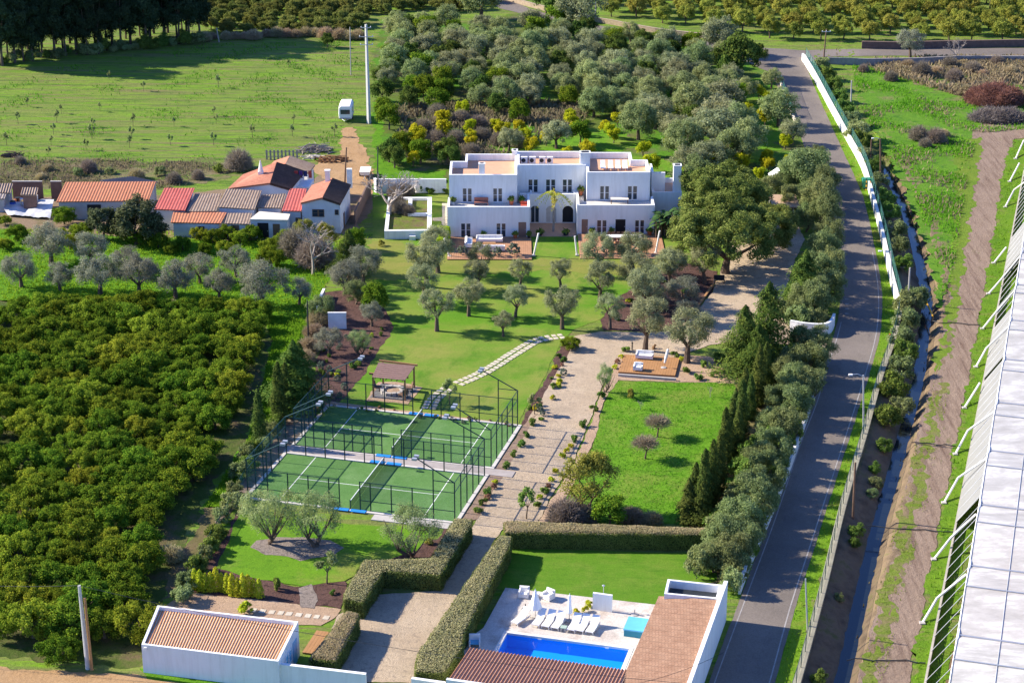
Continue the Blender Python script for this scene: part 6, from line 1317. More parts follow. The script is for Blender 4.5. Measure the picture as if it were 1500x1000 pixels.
# water pipes lying over the ditch and track
for k, ((u0,v0),(u1,v1),lab) in enumerate((((1268,770),(1400,779),'thin black hose lying across the dirt track in the middle'),((1240,965),(1355,968),'thin black hose lying across the dirt track near the bottom'),((1358,470),(1436,476),'thin black hose lying across the upper dirt track'),((1335,647),(1400,652),'thin black hose lying across the track beside the greenhouse struts'))):
    A_, B_ = G(u0,v0,.12), G(u1,v1,.12); mb = MB(); q = random.Random(k); mb.tube([A_.lerp(B_,i/9)+Vector((0,q.uniform(-.25,.25),0)) for i in range(10)], .05, 5); solo('hose', mb, M['dark'], lab, 'hose')
A_, B_ = G(1352,431,.15), G(1366.5,463,.25); solo('yellow_pipe', MB().tube([A_, B_], .10, 8), mat('yellow_paint',(.62,.34,.02),.6,.1,2), 'yellow pipe lying across the right bank of the ditch', 'pipe')
# waste bin with striped posts
g = G(1270,276); a = thing('waste_container', 'green waste container with striped posts beside the road wall', 'waste container', tuple(g)); x, y = g.x, g.y; BG = mat('green_plastic',(.03,.22,.12),.5,.1,2)
part('body', MB().hexa([(x-.6,y-.4,.15),(x+.6,y-.4,.15),(x+.6,y+.4,.15),(x-.6,y+.4,.15)], [(x-.75,y-.55,1.15),(x+.75,y-.55,1.15),(x+.75,y+.55,1.15),(x-.75,y+.55,1.15)]), BG, a); part('lid', MB().hexa([(x-.8,y-.6,1.155),(x+.8,y-.6,1.155),(x+.8,y+.6,1.155),(x-.8,y+.6,1.155)], [(x-.7,y-.3,1.45),(x+.7,y-.3,1.45),(x+.7,y+.5,1.45),(x-.7,y+.5,1.45)]), BG, a)
for sx in (-.5,.5): part('wheel', MB().tube([(x+sx-.05,y-.42,.1),(x+sx+.05,y-.42,.1)], .1, 10), M['dark'], a)
for k in range(2):
    pg_ = g+Vector((-.35+k*.5,-1.2-.3*k,0)); a = thing('marker_post', 'yellow and black striped post in front of the green waste container, '+['left one','right one'][k], 'post', tuple(pg_)); YL = bpy.data.materials.get('yellow_paint')
    for j in range(6): part('band', MB().tube([pg_+Vector((0,0,j*.3)), pg_+Vector((0,0,j*.3+.3))], .07, 8), YL if j%2==0 else M['dark'], a)
g = G(1303,499); a = thing('hydrant', 'small red orange hydrant on the verge under the green fence', 'hydrant', tuple(g)); part('body', MB().lathe(g, [(.18,0),(.15,.1),(.15,.6),(.2,.65),(.12,.8),(.02,.86)], 10), mat('red_paint',(.5,.07,.03),.5,.1,2), a); part('outlet', MB().tube([g+Vector((-.25,0,.5)), g+Vector((.25,0,.5))], .06, 8), M['steel'], a)
# hut and carport with a car under the trees
g = G(1139,283); a = thing('garden_hut', 'small pale hut with tilted white roof among the yellow trees by the road', 'hut', tuple(g)); x, y = g.x, g.y
part('wall', MB().box(x-.9,x+1.1,y,y+2.2,-.05,2.0), M['cream'], a); part('roof', MB().hexa([(x-1.1,y-.2,2.02),(x+.25,y-.2,3.0),(x+.25,y+2.4,3.0),(x-1.1,y+2.4,2.02)], [(x-1.1,y-.2,2.1),(x+.25,y-.2,3.08),(x+.25,y+2.4,3.08),(x-1.1,y+2.4,2.1)]), M['white'], a); part('roof', MB().hexa([(x+.255,y-.2,3.0),(x+1.3,y-.2,2.1),(x+1.3,y+2.4,2.1),(x+.255,y+2.4,3.0)], [(x+.255,y-.2,3.08),(x+1.3,y-.2,2.18),(x+1.3,y+2.4,2.18),(x+.255,y+2.4,3.08)]), M['dark'], a); part('door', MB().box(x-.3,x+.5,y-.05,y-.005,0,1.8), M['brownwood'], a)
g = G(1152,330); a = thing('carport', 'wooden carport with flat tan roof in the shade beside the parking', 'carport', (g.x,g.y,0)); x, y = g.x, g.y
part('roof', MB().box(x-1.9,x+1.7,y-.3,y+5.2,2.45,2.6), mat('tan_boards',(.42,.28,.18),.9,.15,2), a)
for i in (-1.7,1.5):
    for j in (0,4.8): part('post', MB().box(x+i-.07,x+i+.07,y+j-.07,y+j+.07,-.05,2.45), M['white2'], a)
a = thing('car', 'dark car parked under the tan roofed carport', 'car', (x-.2,y+2.3,0)); cx_, cy_ = x-.2, y+2.3
part('body', MB().hexa([(cx_-.85,cy_-2.0,.3),(cx_+.85,cy_-2.0,.3),(cx_+.85,cy_+2.0,.3),(cx_-.85,cy_+2.0,.3)], [(cx_-.85,cy_-2.05,.9),(cx_+.85,cy_-2.05,.9),(cx_+.85,cy_+2.0,.95),(cx_-.85,cy_+2.0,.95)]).hexa([(cx_-.8,cy_-1.1,.905),(cx_+.8,cy_-1.1,.905),(cx_+.8,cy_+1.8,.955),(cx_-.8,cy_+1.8,.955)], [(cx_-.65,cy_-.4,1.45),(cx_+.65,cy_-.4,1.45),(cx_+.65,cy_+1.3,1.45),(cx_-.65,cy_+1.3,1.45)]), mat('dark_car_paint',(.03,.035,.05),.25,.05,1,.6), a)
part('windscreen', MB().hexa([(cx_-.68,cy_-1.06,.96),(cx_+.68,cy_-1.06,.96),(cx_+.68,cy_-1.02,.96),(cx_-.68,cy_-1.02,.96)], [(cx_-.58,cy_-.52,1.40),(cx_+.58,cy_-.52,1.40),(cx_+.58,cy_-.48,1.40),(cx_-.58,cy_-.48,1.40)]), M['glass'], a)
for sx in (-.86,.86):
    for sy in (-1.3,1.3): part('wheel', MB().tube([(cx_+sx-.1,cy_+sy,.32),(cx_+sx+.1,cy_+sy,.32)], .32, 14), M['dark'], a)
for sx in (-.62,.62): part('headlight', MB().box(cx_+sx-.15,cx_+sx+.15,cy_-2.07,cy_-2.03,.62,.75), M['fabric'], a)
g = G(*LK(455,745)); bench((g.x,g.y+.3,.05), 1.3, .5, .7, 'dark garden bench beside the parking edge under the big tree', M['dark'])
# ------------------------------------------------------------ greenhouse
gh = thing('greenhouse', 'long white plastic greenhouse with multi span roof along the right edge', 'greenhouse', (40,165,0))
m, t, b, o = nodes('plastic_roof'); p = pos(t); c = ramp(t, noise(t, scaled(t, p, (.5,1.2,1)), .55, 5, .7), [(.34,(.53,.505,.47)),(.5,(.66,.63,.59)),(.6,(.84,.81,.765)),(.7,(.94,.91,.86))]); t.links.new(c, b.inputs['Base Color']); b.inputs['Roughness'].default_value = .55; b.inputs['Specular IOR Level'].default_value = .15
tr = t.nodes.new('ShaderNodeBsdfTransparent'); tl_ = t.nodes.new('ShaderNodeBsdfTranslucent'); t.links.new(c, tl_.inputs[0]); m1 = t.nodes.new('ShaderNodeMixShader'); m1.inputs[0].default_value = .25; m2 = t.nodes.new('ShaderNodeMixShader'); m2.inputs[0].default_value = .08
t.links.new(b.outputs[0], m1.inputs[1]); t.links.new(tl_.outputs[0], m1.inputs[2]); t.links.new(m1.outputs[0], m2.inputs[1]); t.links.new(tr.outputs[0], m2.inputs[2]); t.links.new(m2.outputs[0], o.inputs[0]); PLAS = m
SKIRT = mat('white_side_sheet', (.21,.21,.20), .7, .08, .8)
ZE, ZR, ZL = 3.6, 4.5, .55
e0, e1 = G(1392,1000,ZE), G(1496,374,ZE); ev = (e1-e0); ev.z = 0; el = ev.length; ev.normalize(); ex = Vector((ev.y,-ev.x,0))
if ex.x < 0: ex = -ex
l0 = G(1355,1000,ZL); l1 = G(1479,359,ZL)
def eav(v): # eave point at photo row v
    lo, hi = -40, 140
    for _ in range(40):
        mid = (lo+hi)/2; q_ = Vector((e0.x,e0.y,0))+ev*mid; yc = -(q_.y*_s+(ZE-CAM_H)*_c)/(q_.y*_c-(ZE-CAM_H)*_s)*FPX+500
        if yc > v: lo = mid
        else: hi = mid
    return (lo+hi)/2
vals = [eav(v) for v in (930,828,738,660)]; period = (vals[3]-vals[0])/3
ph0 = vals[0]; E0 = Vector((e0.x,e0.y,0)); WX = 42
low = Vector((l0.x,l0.y,0)); lv = Vector((l1.x-l0.x,l1.y-l0.y,0)); 
def lowpt(s_): # lower rail opposite eave station s_
    e_ = E0+ev*s_; l_ = lv.normalized(); return low+l_*((e_-low).dot(ev)/l_.dot(ev))
k0, k1 = -4, int((el+60)/period)+1
for k in range(k0, k1):
    s0, s1 = ph0+k*period, ph0+(k+1)*period; sm_ = s0+period*.55
    A_, B_, C_ = E0+ev*s0, E0+ev*sm_, E0+ev*s1
    rb = MB()
    for (p0,z0),(p1,z1) in (((A_,ZE),(B_,ZR)),((B_,ZR),(C_,ZE))): rb.add([(p0.x,p0.y,z0),(p0.x+ex.x*WX,p0.y+ex.y*WX,z0),(p1.x+ex.x*WX,p1.y+ex.y*WX,z1),(p1.x,p1.y,z1)], [(0,1,2,3)])
    rb.add([(A_.x,A_.y,ZE),(B_.x,B_.y,ZR),(C_.x,C_.y,ZE)], [(0,2,1)])
    rf_ = part('roof_span', rb, PLAS, gh)
    fb_ = MB()
    for p0, z0, r_ in ((B_,ZR,.06),(A_,ZE,.09)): fb_.tube([(p0.x,p0.y,z0+.05),(p0.x+ex.x*WX,p0.y+ex.y*WX,z0+.05)], r_, 5)
    for d in np.arange(0, WX, 3.2):
        o_ = ex*float(d); fb_.tube([(A_.x+o_.x,A_.y+o_.y,ZE+.03),(B_.x+o_.x,B_.y+o_.y,ZR+.03),(C_.x+o_.x,C_.y+o_.y,ZE+.03)], .03, 4)
    part('frame', fb_, M['steel'], rf_)
mb = MB(); mb.tube([E0+ev*(ph0+k0*period)+Vector((0,0,ZE+.06)), E0+ev*(ph0+k1*period)+Vector((0,0,ZE+.06))], .11, 6); part('gutter', mb, M['fabric'], gh)
s_a, s_b = ph0+k0*period, ph0+k1*period; A_, B_ = lowpt(s_a), lowpt(s_b)
mb = MB(); dd = (B_-A_).normalized(); mb.fbox(A_, dd, ex, (0,(B_-A_).length), (-.09,.09), -.02, ZL); part('side_board', mb, mat('side_board_tan', (.40,.36,.30), .9, .2, 1), gh)
def eav_low(v):
    lo, hi = -60, 160
    for _ in range(40):
        mid = (lo+hi)/2; q_ = lowpt(mid); yc = -(q_.y*_s+(ZL-CAM_H)*_c)/(q_.y*_c-(ZL-CAM_H)*_s)*FPX+500
        if yc > v: lo = mid
        else: hi = mid
    return (lo+hi)/2
for va, vb in ((765,560),(555,482),(400,350)):
    sa, sb = eav_low(va), eav_low(vb); pa_, pb_ = lowpt(sa), lowpt(sb); qa_, qb_ = E0+ev*sa, E0+ev*sb; part('side_sheet', MB().add([(pa_.x,pa_.y,ZL+.02),(pb_.x,pb_.y,ZL+.02),(qb_.x,qb_.y,ZE-.08),(qa_.x,qa_.y,ZE-.08)], [(0,1,2,3)]), SKIRT, gh)
s_ = s_a; ii = 0
while s_ < s_b:
    p0, q0_ = lowpt(s_), E0+ev*s_; part('rafter', MB().tube([p0+Vector((0,0,ZL)), q0_+Vector((0,0,ZE-.02))], .032, 5), M['steel'], gh); s_ += period/5.0; ii += 1
G7 = rel((1320,560), 2.2727); G6 = rel((1340,180), 2.6316)
st_ = [(G7,(210,86),(262,2),None),(G7,(180,240),(222,160),(312,96)),(G7,(142,402),(190,317),(286,252)),(G7,(108,590),(165,517),(250,438)),(G7,(70,802),(120,717),(217,638)),
       (G6,(388,140),(420,68),None),(G6,(365,228),(403,156),None),(G6,(348,326),(383,258),(425,228)),(G6,(303,542),(352,480),None),(G6,(283,660),(332,604),(408,512)),(G6,(260,795),(302,742),(388,642)),(G6,(235,942),(276,868),(365,782))]
for f_, b_, e_, t_ in st_:
    B = G(*f_(*b_), .0); E_ = G(*f_(*e_), ZL+.6); pts_ = [B, E_]+([G(*f_(*t_), ZE)] if t_ else [])
    part('strut', MB().tube(pts_, .11, 7), M['fabric'], gh); part('footing', MB().box(B.x-.22,B.x+.22,B.y-.22,B.y+.22,-.05,.14), M['grey'], gh)
# brush heaps
def brush(label, px, py, L, D, h, n, m, seed, core):
    g = G(px, py); r = np.random.default_rng(seed); th = r.uniform(0,6.28,n); rr_ = np.sqrt(r.random(n)); X = g.x+L/2*rr_*np.cos(th); Y = g.y+D/2*rr_*np.sin(th); top = h*np.sqrt(np.clip(1-rr_**2,0,1))*(1+.25*np.sin(X*1.3)*np.cos(Y*1.1)); Z = top*r.random(n)**.4
    a = r.normal(size=(n,3)); a[:,2] *= .8; a /= np.linalg.norm(a,axis=1,keepdims=True); b = np.cross(a, r.normal(size=(n,3))); b /= np.linalg.norm(b,axis=1,keepdims=True); l = r.uniform(.6,2.0,n)[:,None]; C = np.stack([X,Y,Z+.1],-1); w_ = .028
    a_ = thing('brush_heap', label, 'brush heap', (g.x,g.y,0)); part_quads('branches', np.stack([C-a*l/2-b*w_,C-a*l/2+b*w_,C+a*l/2+b*w_*.5,C+a*l/2-b*w_*.5],1), LEAF[m], a_)
brush('big heap of reddish brown dead branches at the right end of the dirt track', 1457,150, 9.5, 9, 2.6, 9000, 'redpile', 1, 0); brush('heap of grey bare branches in front of the reddish brush heap', 1462,176, 9.0, 5.5, 1.6, 5000, 'greypile', 2, 0)
# ------------------------------------------------------------ trees and shrubs
def tree_px(kind, u, v, wpx, name, label, cat, group=None, hk=1.0, var=None):
    g = G(u, v); s = 1.2*wpx/ppm(v)/crownw(kind); return plant(kind, tuple(g), s, name, label, cat, group, var, s*hk)
def ordl(i, n): return 'leftmost' if i == 0 else 'rightmost' if i == n-1 else (ORD[i+1]+' from left' if i < 19 else 'number %d' % i)
# olives of the villa lawn, row by row
S5 = rel((500,333), 3)
rowsL = [('row by the decks', [(425,200,150),(610,212,105),(785,268,95),(965,268,95),(1125,215,140),(1285,205,135),(1450,255,120)]),
         ('second row from the decks', [(375,262,160),(598,282,100),(1135,328,135),(1290,300,140)]),
         ('third row from the decks', [(365,335,130),(560,390,122),(765,394,105),(970,447,140),(1180,447,115),(1345,385,165)]),
         ('front row', [(420,456,140),(712,480,84)])]
for rn, L_ in rowsL:
    for i, (x, y, w_) in enumerate(L_): tree_px('olive', *S5(x,y), w_/3*1.05, 'olive_tree', 'olive tree on the villa lawn, %s in the %s' % (ordl(i,len(L_)), rn), 'olive tree', 'olive trees on the villa lawn', 1.08)
tree_px('olive', *S5(1335,542), 60, 'olive_tree', 'large olive tree behind the honey coloured deck by the drive', 'olive tree', None, 1.1, 1)
tree_px('olive', 1006, 531, 70, 'olive_tree', 'dense round olive tree right of the honey coloured deck', 'olive tree', None, .95, 2)
LKr = rel((940,230), 4)
for x, y, w_, lab in ((165,750,170,'double trunk olive tree at the right end of the lawn below the right deck'),(370,745,190,'olive tree standing in front of the great carob tree'),(240,880,190,'low grey olive in the mulch bed left of the parking'),(60,900,180,'grey olive at the left end of the mulch bed by the parking'),(265,985,150,'small olive in the mulch bed beside the timber edge')): tree_px('greyolive' if y > 800 else 'olive', *LKr(x,y), w_/4, 'olive_tree', lab, 'olive tree', None, 1.0)
# front garden olives
for x, y, w_, lab in ((1180,388,225,'left of the two multi stemmed olives on the pebble circle'),(1388,405,215,'right of the two multi stemmed olives on the pebble circle')): tree_px('lightolive', x/3, 667+y/3, w_/3, 'olive_tree', lab, 'olive tree', None, 1.1)
tree_px('lightolive', 603, 818, 72, 'olive_tree', 'pale multi stemmed olive inside the corner of the angular hedge', 'olive tree', None, 1.05)
o = plant('sapling', tuple(G(479,855)), 1.35, 'young_tree', 'young tree with thin trunk at the edge of the front lawn by the mulch', 'tree', None, 1)
# grey olives of the left strip
Z4 = rel((0,333), 3)
ro = [('back row', [(225,160,180),(400,172,145),(560,205,120),(880,245,130),(1040,218,135)]), ('front row', [(95,262,150),(265,277,125),(440,292,180),(612,298,172),(772,312,170),(965,322,135),(1158,347,200),(1315,338,112)])]
for rn, L_ in ro:
    for i, (x, y, w_) in enumerate(L_): tree_px('greyolive', *Z4(x,y), w_/3, 'olive_tree', 'grey olive above the orange orchard, %s of the %s' % (ordl(i,len(L_)), rn), 'olive tree', 'grey olives in the left strip', 1.05)
def bare_px(u, v, wpx, name, label, cat='bare tree', hk=1.0, var=0):
    g = G(u, v); s = wpx/ppm(v)/3.6; o = thing(name, label, cat, tuple(g), None, PR.uniform(0,6)); o.scale = (s,s,s*hk); link('branches', PROTO['bare'][var][0][1], parent=o); return o
bare_px(*Z4(1375,207), 78, 'bare_tree', 'bare pale barked tree standing left of the white sloping wall', 'bare tree', 1.0, 0)
# small citrus and dark trees round the farm
ZF = rel((0,240), 6.25)
fr = [(160,668,230,'orange','dark globe citrus in front of the tarpaulin at the left'),(30,745,150,'orange2','small citrus at the left edge below the farm sheds'),(590,515,250,'orange','dark citrus in front of the left part of the orange shed'),(560,680,180,'orange2','yellow green citrus below the orange shed, left one'),(740,655,220,'orange2','yellow green citrus below the orange shed, right one'),(950,650,260,'dark','dark glossy loquat tree in front of the middle of the orange shed'),(1250,700,380,'dark','biggest dark glossy tree in front of the farm roofs'),(1230,420,190,'dark','dark pointed tree rising before the right end of the orange shed'),(1400,690,260,'dark','dark tree below the first red roof'),(640,745,200,'orange2','citrus bush above the olive strip below the orange shed')]
for x, y, w_, k, lab in fr:
    kk = {'orange':'orange','orange2':'orange','dark':'loquat'}[k]; tree_px(kk, *ZF(x,y+40), w_/6.25*(1.0 if k == 'dark' else .9), 'citrus_tree' if k != 'dark' else 'loquat_tree', lab, 'tree', None, 1.1 if k != 'dark' else .95, 2 if k == 'orange2' else 0)
for i, (u, v, w_) in enumerate(((292,352,26),(312,356,28),(335,350,30),(352,358,28),(368,352,32),(232,362,30),(205,358,26),(250,372,24),(268,366,28),(395,372,30),(420,360,34),(300,372,22),(330,372,26),(182,352,30),(8,330,20),(10,366,22),(398,392,44))): tree_px('orange', u, v, w_, 'citrus_tree', 'small citrus tree before the farm house walls, %s along the row' % ordl(i,17), 'citrus tree', 'citrus trees before the farm houses', 1.05)
for u, v, w_, lab in ((445,362,46,'yellowing shrubby tree under the cottage, left one'),(478,366,44,'yellowing shrubby tree under the cottage, right one')):
    g = G(u,v); s = w_/ppm(v)/5.0; plant('autumn', tuple(g), s, 'yellowing_tree', lab, 'tree', None, 0)
for u, v, w_, lab in ((432,372,50,'tangled bare grey bush between cottage and white sloping wall'),(462,388,56,'tangled bare grey bush right of the pale bare tree'),(350,248,40,'dry bush at the right end of the scrub strip behind the farm')):
    shrub('twig', tuple(G(u,v)), w_/ppm(v)/2.5, 'bare_bush', lab, 'bush')
bare_px(*RZ(240,520), 105, 'fallen_tree', 'sprawling bare tree with curved trunk over the raised planter', 'bare tree', .7, 1)
for i, (x, y, s) in enumerate(((330,500,.8),(420,520,.7),(300,440,.9))): shrub('twig', tuple(G(*RZ(x,y)))[:2]+(.8,), s, 'bare_bush', 'brown bare branches lying in the raised planter, %s' % ['left one','right one','rear one'][i], 'bush')
for x, y, s, lab in ((300,280,1.1,'bare reddish bush behind the raised planter, left one'),(385,260,1.0,'bare reddish bush behind the raised planter, right one')): shrub('twig', tuple(G(*RZ(x,y))), s, 'bare_bush', lab, 'bush')
for i, (x, y, s) in enumerate(((525,228,1.6),(642,240,1.3),(805,240,1.0))): shrub('green', tuple(G(*RZ(x,y))), s, 'shrub', 'round green shrub against the garden wall, '+['leftmost and darkest','middle one','rightmost beside the villa'][i], group='shrubs along the garden wall')
shrub('autumn', tuple(G(*RZ(135,790))), .75, 'shrub', 'straw yellow spiky shrub on the lawn below the raised planter')
# trees along the left boundary bed
for u, v, w_, k, lab in ((512,400,52,'conifer','dark conifer tree at the left lawn corner by the cottage wall'),(522,368,30,'citrusdark','dark tree between cottage and raised planter'),(505,430,46,'greyolive','grey olive above the pale screen wall, left one'),(532,415,50,'greyolive','grey olive above the pale screen wall, right one'),(548,462,40,'citrusdark','big dark shadowy tree at the left edge of the villa lawn'),(545,478,34,'greyolive','small silver olive right of the pale screen wall'),(482,522,40,'greyolive','small silver olive left in the mulch bed above the padel fence'),(528,520,32,'olivegreen','small round tree in the middle of the mulch bed above the padel fence'),(470,470,36,'drytree','brownish tree on the orchard side of the pale screen wall'),(520,446,34,'carobsmall','olive green bush tree behind the pale screen wall')):
    kk = {'olivegreen':'lightolive','drytree':'roadside','carobsmall':'roadside'}.get(k,k)
    if kk == 'conifer': g = G(u,v); plant('conifer', tuple(g), w_/ppm(v)/5.2, 'conifer', lab, 'conifer', None, 0)
    else: tree_px(kk, u, v, w_, 'olive_tree' if 'olive' in lab else 'tree', lab, 'tree', None, 1.1)
hb = [(466,474),(460,492),(452,514),(446,530),(440,548)]
for i, (u, v) in enumerate(hb): shrub('drybush', tuple(G(u,v)), 1.15, 'dry_bush', 'dry brown boundary bush beside the orchard, %s down the line' % ORD[i+1], 'bush', 'dry bushes along the orchard boundary')
cy = [((433,600),'conifer',1.05,'tall dark conifer at the far left corner of the padel courts'),((441,582),'conifer',.75,'smaller conifer behind the far left corner of the padel courts'),((410,622),'cypress',1.15,'slim cypress left of the padel courts, farthest of three'),((381,652),'cypress',.95,'slim cypress left of the padel courts, middle of three'),((420,610),'cypress',.9,'slim cypress left of the padel courts beside the conifer')]
for (u,v), k, s, lab in cy: plant(k, tuple(G(u,v)), s*1.1, 'cypress' if k=='cypress' else 'conifer', lab, 'cypress' if k=='cypress' else 'conifer')
bl = [(395,642,1.2),(402,630,1.1),(372,668,1.2),(365,690,1.15),(352,702,1.2),(345,728,1.1),(338,745,1.15),(325,765,1.0),(318,790,1.1),(308,808,1.0),(300,820,.95),(288,840,1.1),(276,862,1.15),(268,880,1.1),(360,675,1.1),(388,655,1.1)]
for i, (u,v,s) in enumerate(sorted(bl, key=lambda q_: q_[1])): shrub('bush', tuple(G(u,v)), s*.95, 'boundary_bush', 'grey green boundary bush along the left mulch strip, %s from the back' % ORD[i+1], 'bush', 'boundary bushes left of the padel courts')
fence('green mesh boundary fence between the orchard and the left mulch strip', W([(392,640),(366,690),(330,760),(300,812),(270,880)]), 1.2, 0.0, 3.0)
for i in range(13):
    t_ = i/12; u, v = 286+t_*94, 862+t_*14+2*math.sin(i); shrub('limecolumn', tuple(G(u,v)), 1.0+.12*math.sin(i*2.1), 'columnar_shrub', 'lime green columnar shrub in the row behind the front outbuilding, %s' % ordl(i,13), 'shrub', 'lime columnar shrubs behind the outbuilding')
shrub('lime', tuple(G(361,898)), 1.6, 'shrub', 'single round lime shrub at the back wall of the front outbuilding', sz=1.7)
shrub('green', tuple(G(405,864)), .9, 'shrub', 'small dark upright shrub in the mulch behind the lime columns', sz=1.7); shrub('green', tuple(G(487,870)), .7, 'shrub', 'tiny green shrub in the mulch beside the angular hedge'); shrub('autumn', tuple(G(629,797)), .6, 'shrub', 'orange leaved shrub in the corner of the angular hedge')
# orange orchard on the left
PO_ = [(p.x,p.y) for p in W([(-40,446),(0,446),(200,458),(380,468),(372,498),(360,556),(334,640),(296,698),(270,735),(252,795),(222,862),(206,915),(212,950),(196,968),(140,972),(60,968),(0,966),(-60,966)])]
q = random.Random(11); rows = []
yy = 118.0; k = 0
while yy < 226:
    xx = -110 + q.uniform(0,1.5)
    while xx < 10:
        px_, py_ = xx+q.uniform(-.4,.4), yy-(xx+40)*.06+q.uniform(-.35,.35)
        rows.append((k, px_, py_)); xx += 2.75
    yy += 3.85; k += 1
R_ = np.array(rows); ok = inpoly(PO_, R_[:,1], R_[:,2]); sel = R_[ok]
cand = []
for k, x, y in sel:
    zc = y*_c+CAM_H*_s; u = 750+FPX*x/zc
    if -50 < u < 1500 and q.random() > .03: cand.append((int(k), x, y))
OL = [('glossy green round orange tree','deep green'),('dark green orange tree','dark'),('yellowish green orange tree','bright'),('rounded orange tree','mid')]
mk = max(c_[0] for c_ in cand)
for k, x, y in cand:
    var = q.choice([0,0,1,1,2,3,3]); zone = 'nearest the front pole' if k < 7 else 'in the middle of the orchard' if k < 16 else 'toward the grey olives'
    lab = ['glossy green orange tree','deep green orange tree','bright yellow green orange tree','mid green orange tree'][var]+' in the dense left orchard, '+zone
    plant('orange', (x,y,0), q.uniform(.88,1.2), 'orange_tree', lab, 'orange tree', 'orange trees in the left orchard', var)
for i, (u,v,s) in enumerate(((80,905,1.0),(250,820,1.0),(172,915,.9),(40,760,.8),(340,548,.7),(100,540,.9),(250,450,.8))): shrub('drybush', tuple(G(u,v)), s, 'dry_bush', 'dry brown bush between the orange trees, %s' % ['near the front pole','at the right orchard edge near the mulch strip','right of the front pole','in the left middle of the orchard','at the right end of the orchard middle','left of the orchard middle','at the top edge of the orchard'][i], 'bush')
# tall dark trees top left
tl0 = []
for i in range(20): tl0.append((-15+i*16+q.uniform(-6,6), 97-i*2.0+q.uniform(-2.5,2.5), 'front'))
for i in range(18): tl0.append((-5+i*16.5+q.uniform(-6,6), 87-i*2.0+q.uniform(-3,3), 'back'))
for i in range(14): tl0.append((0+i*20.5, 75-i*2.2+q.uniform(-2,2), 'third'))
for i in range(26): u_ = -10+i*12.4+q.uniform(-4,4); shrub('bush', tuple(G(u_, 94-i*1.3+q.uniform(-3,3))), q.uniform(.8,1.6), 'undergrowth_bush', 'shaded bush under the tall dark trees of the windbreak', 'bush', 'undergrowth of the windbreak')
for i in range(16): u_ = 300+i*15+q.uniform(-4,4); shrub('drybush', tuple(G(u_, 58+q.uniform(-4,4)-i*.2)), q.uniform(.9,1.5), 'dry_bush', 'dry bush along the far edge of the green field', 'bush', 'dry bushes along the far field edge')
for u, v, rw in tl0: plant('tall', tuple(G(u,v)), q.uniform(.68,1.1), 'tall_dark_tree', 'tall dark evergreen of the windbreak at the top left, %s row' % rw, 'tree', 'tall dark trees of the windbreak')
# orchard at the top centre and far right
PT = [(p.x,p.y) for p in W([(285,-20),(640,-20),(735,0),(700,16),(560,22),(530,48),(440,52),(330,50),(300,38)])]
y = 330.0; n_ = 0
while y < 420:
    x = -110
    while x < 0:
        if inpoly(PT, np.array([x]), np.array([y]))[0]: plant('canopy', (x+q.uniform(-.9,.9), y+q.uniform(-.9,.9), 0), q.uniform(.75,1.05), 'low_citrus_tree', 'low olive green citrus of the dense far orchard left of the upper road', 'citrus tree', 'citrus trees in the top middle orchard')
        x += 3.4
    y += 4.0
PF = [(p.x,p.y) for p in W([(868,-30),(1580,-30),(1580,66),(1480,64),(1330,62),(1250,62),(1120,58),(1030,46),(960,38),(880,22)])]
y = 340.0
while y < 425:
    x = 10; fi = (y-340)*.02
    while x < 125:
        xx, yv = x+q.uniform(-.5,.5), y+(60-x)*.06+q.uniform(-.5,.5)
        if inpoly(PF, np.array([xx]), np.array([yv]))[0] and q.random() > .06: plant('farcitrus', (xx,yv,0), q.uniform(.82,1.08), 'citrus_tree', 'rounded citrus tree in the far right orchard beyond the cross road, %s' % ('near the stone walls' if yv < 366 else 'farther rows'), 'citrus tree', 'citrus trees in the far right orchard')
        x += 4.6
    y += 5.6
# grove behind the villa
gy = [(p.x,p.y) for p in W([(560,40),(640,45),(720,52),(800,40),(850,45),(900,58),(985,74),(1070,84),(1092,110),(1100,150),(1062,190),(1010,200),(930,185),(880,172),(800,165),(700,158),(600,150),(560,130)])]
y = 290.0
while y < 372:
    x = -26 + q.uniform(0,2)
    while x < 52:
        xx, yv = x+q.uniform(-1,1), y+q.uniform(-1,1)
        if inpoly(gy, np.array([xx]), np.array([yv]))[0]:
            r_ = q.random()
            if r_ < .76: plant('groveolive', (xx,yv,0), q.uniform(.8,1.25), 'olive_tree', 'silvery green olive in the dense grove behind the villa', 'olive tree', 'olive trees of the grove')
            else: plant('citrusdark', (xx,yv,0), q.uniform(.95,1.3), 'citrus_tree', 'dark green citrus among the olives of the grove behind the villa', 'citrus tree', 'dark citrus trees of the grove')
        x += 4.7
    y += 4.5
ol2 = [(746,222,36),(815,218,44),(1000,235,60),(1045,225,70),(1075,245,60),(990,215,50),(935,205,56),(1015,180,60),(1060,170,56),(960,190,50),(1140,185,56),(1160,212,40),(1090,232,60),(1130,130,30),(1050,200,60),(1080,205,56),(1005,258,46),(1040,252,50),(900,170,44),(870,172,44)]
for i, (u,v,w_) in enumerate(ol2): tree_px('groveolive', u, v, w_, 'olive_tree', 'grey green olive on the grass behind the villa roof, %s of twenty' % (ORD[i+1] if i < 20 else ''), 'olive tree', 'olives close behind the villa') if False else tree_px('groveolive', u, v, w_, 'olive_tree', 'loose grey green olive on the lower side of the grove close to the villa', 'olive tree', 'olives close behind the villa')
lem = [(611,212),(613,226),(611,204),(648,188),(650,203),(651,176),(688,192),(690,203),(677,168),(728,188),(735,198),(761,196),(769,204),(777,222),(800,210),(838,185),(843,195),(835,176),(868,158),(885,190),(893,198),(899,206),(905,182),(860,228),(832,230),(980,212),(985,205),(1125,150),(1135,166),(1112,143),(1150,152),(1062,165),(1093,175),(1120,180),(1150,215),(1086,248),(1112,262),(1125,250),(1122,240),(1048,247),(1092,238),(1165,238),(1175,250),(1158,245),(942,225),(955,248),(1004,250),(605,240),(648,225),(690,215)]
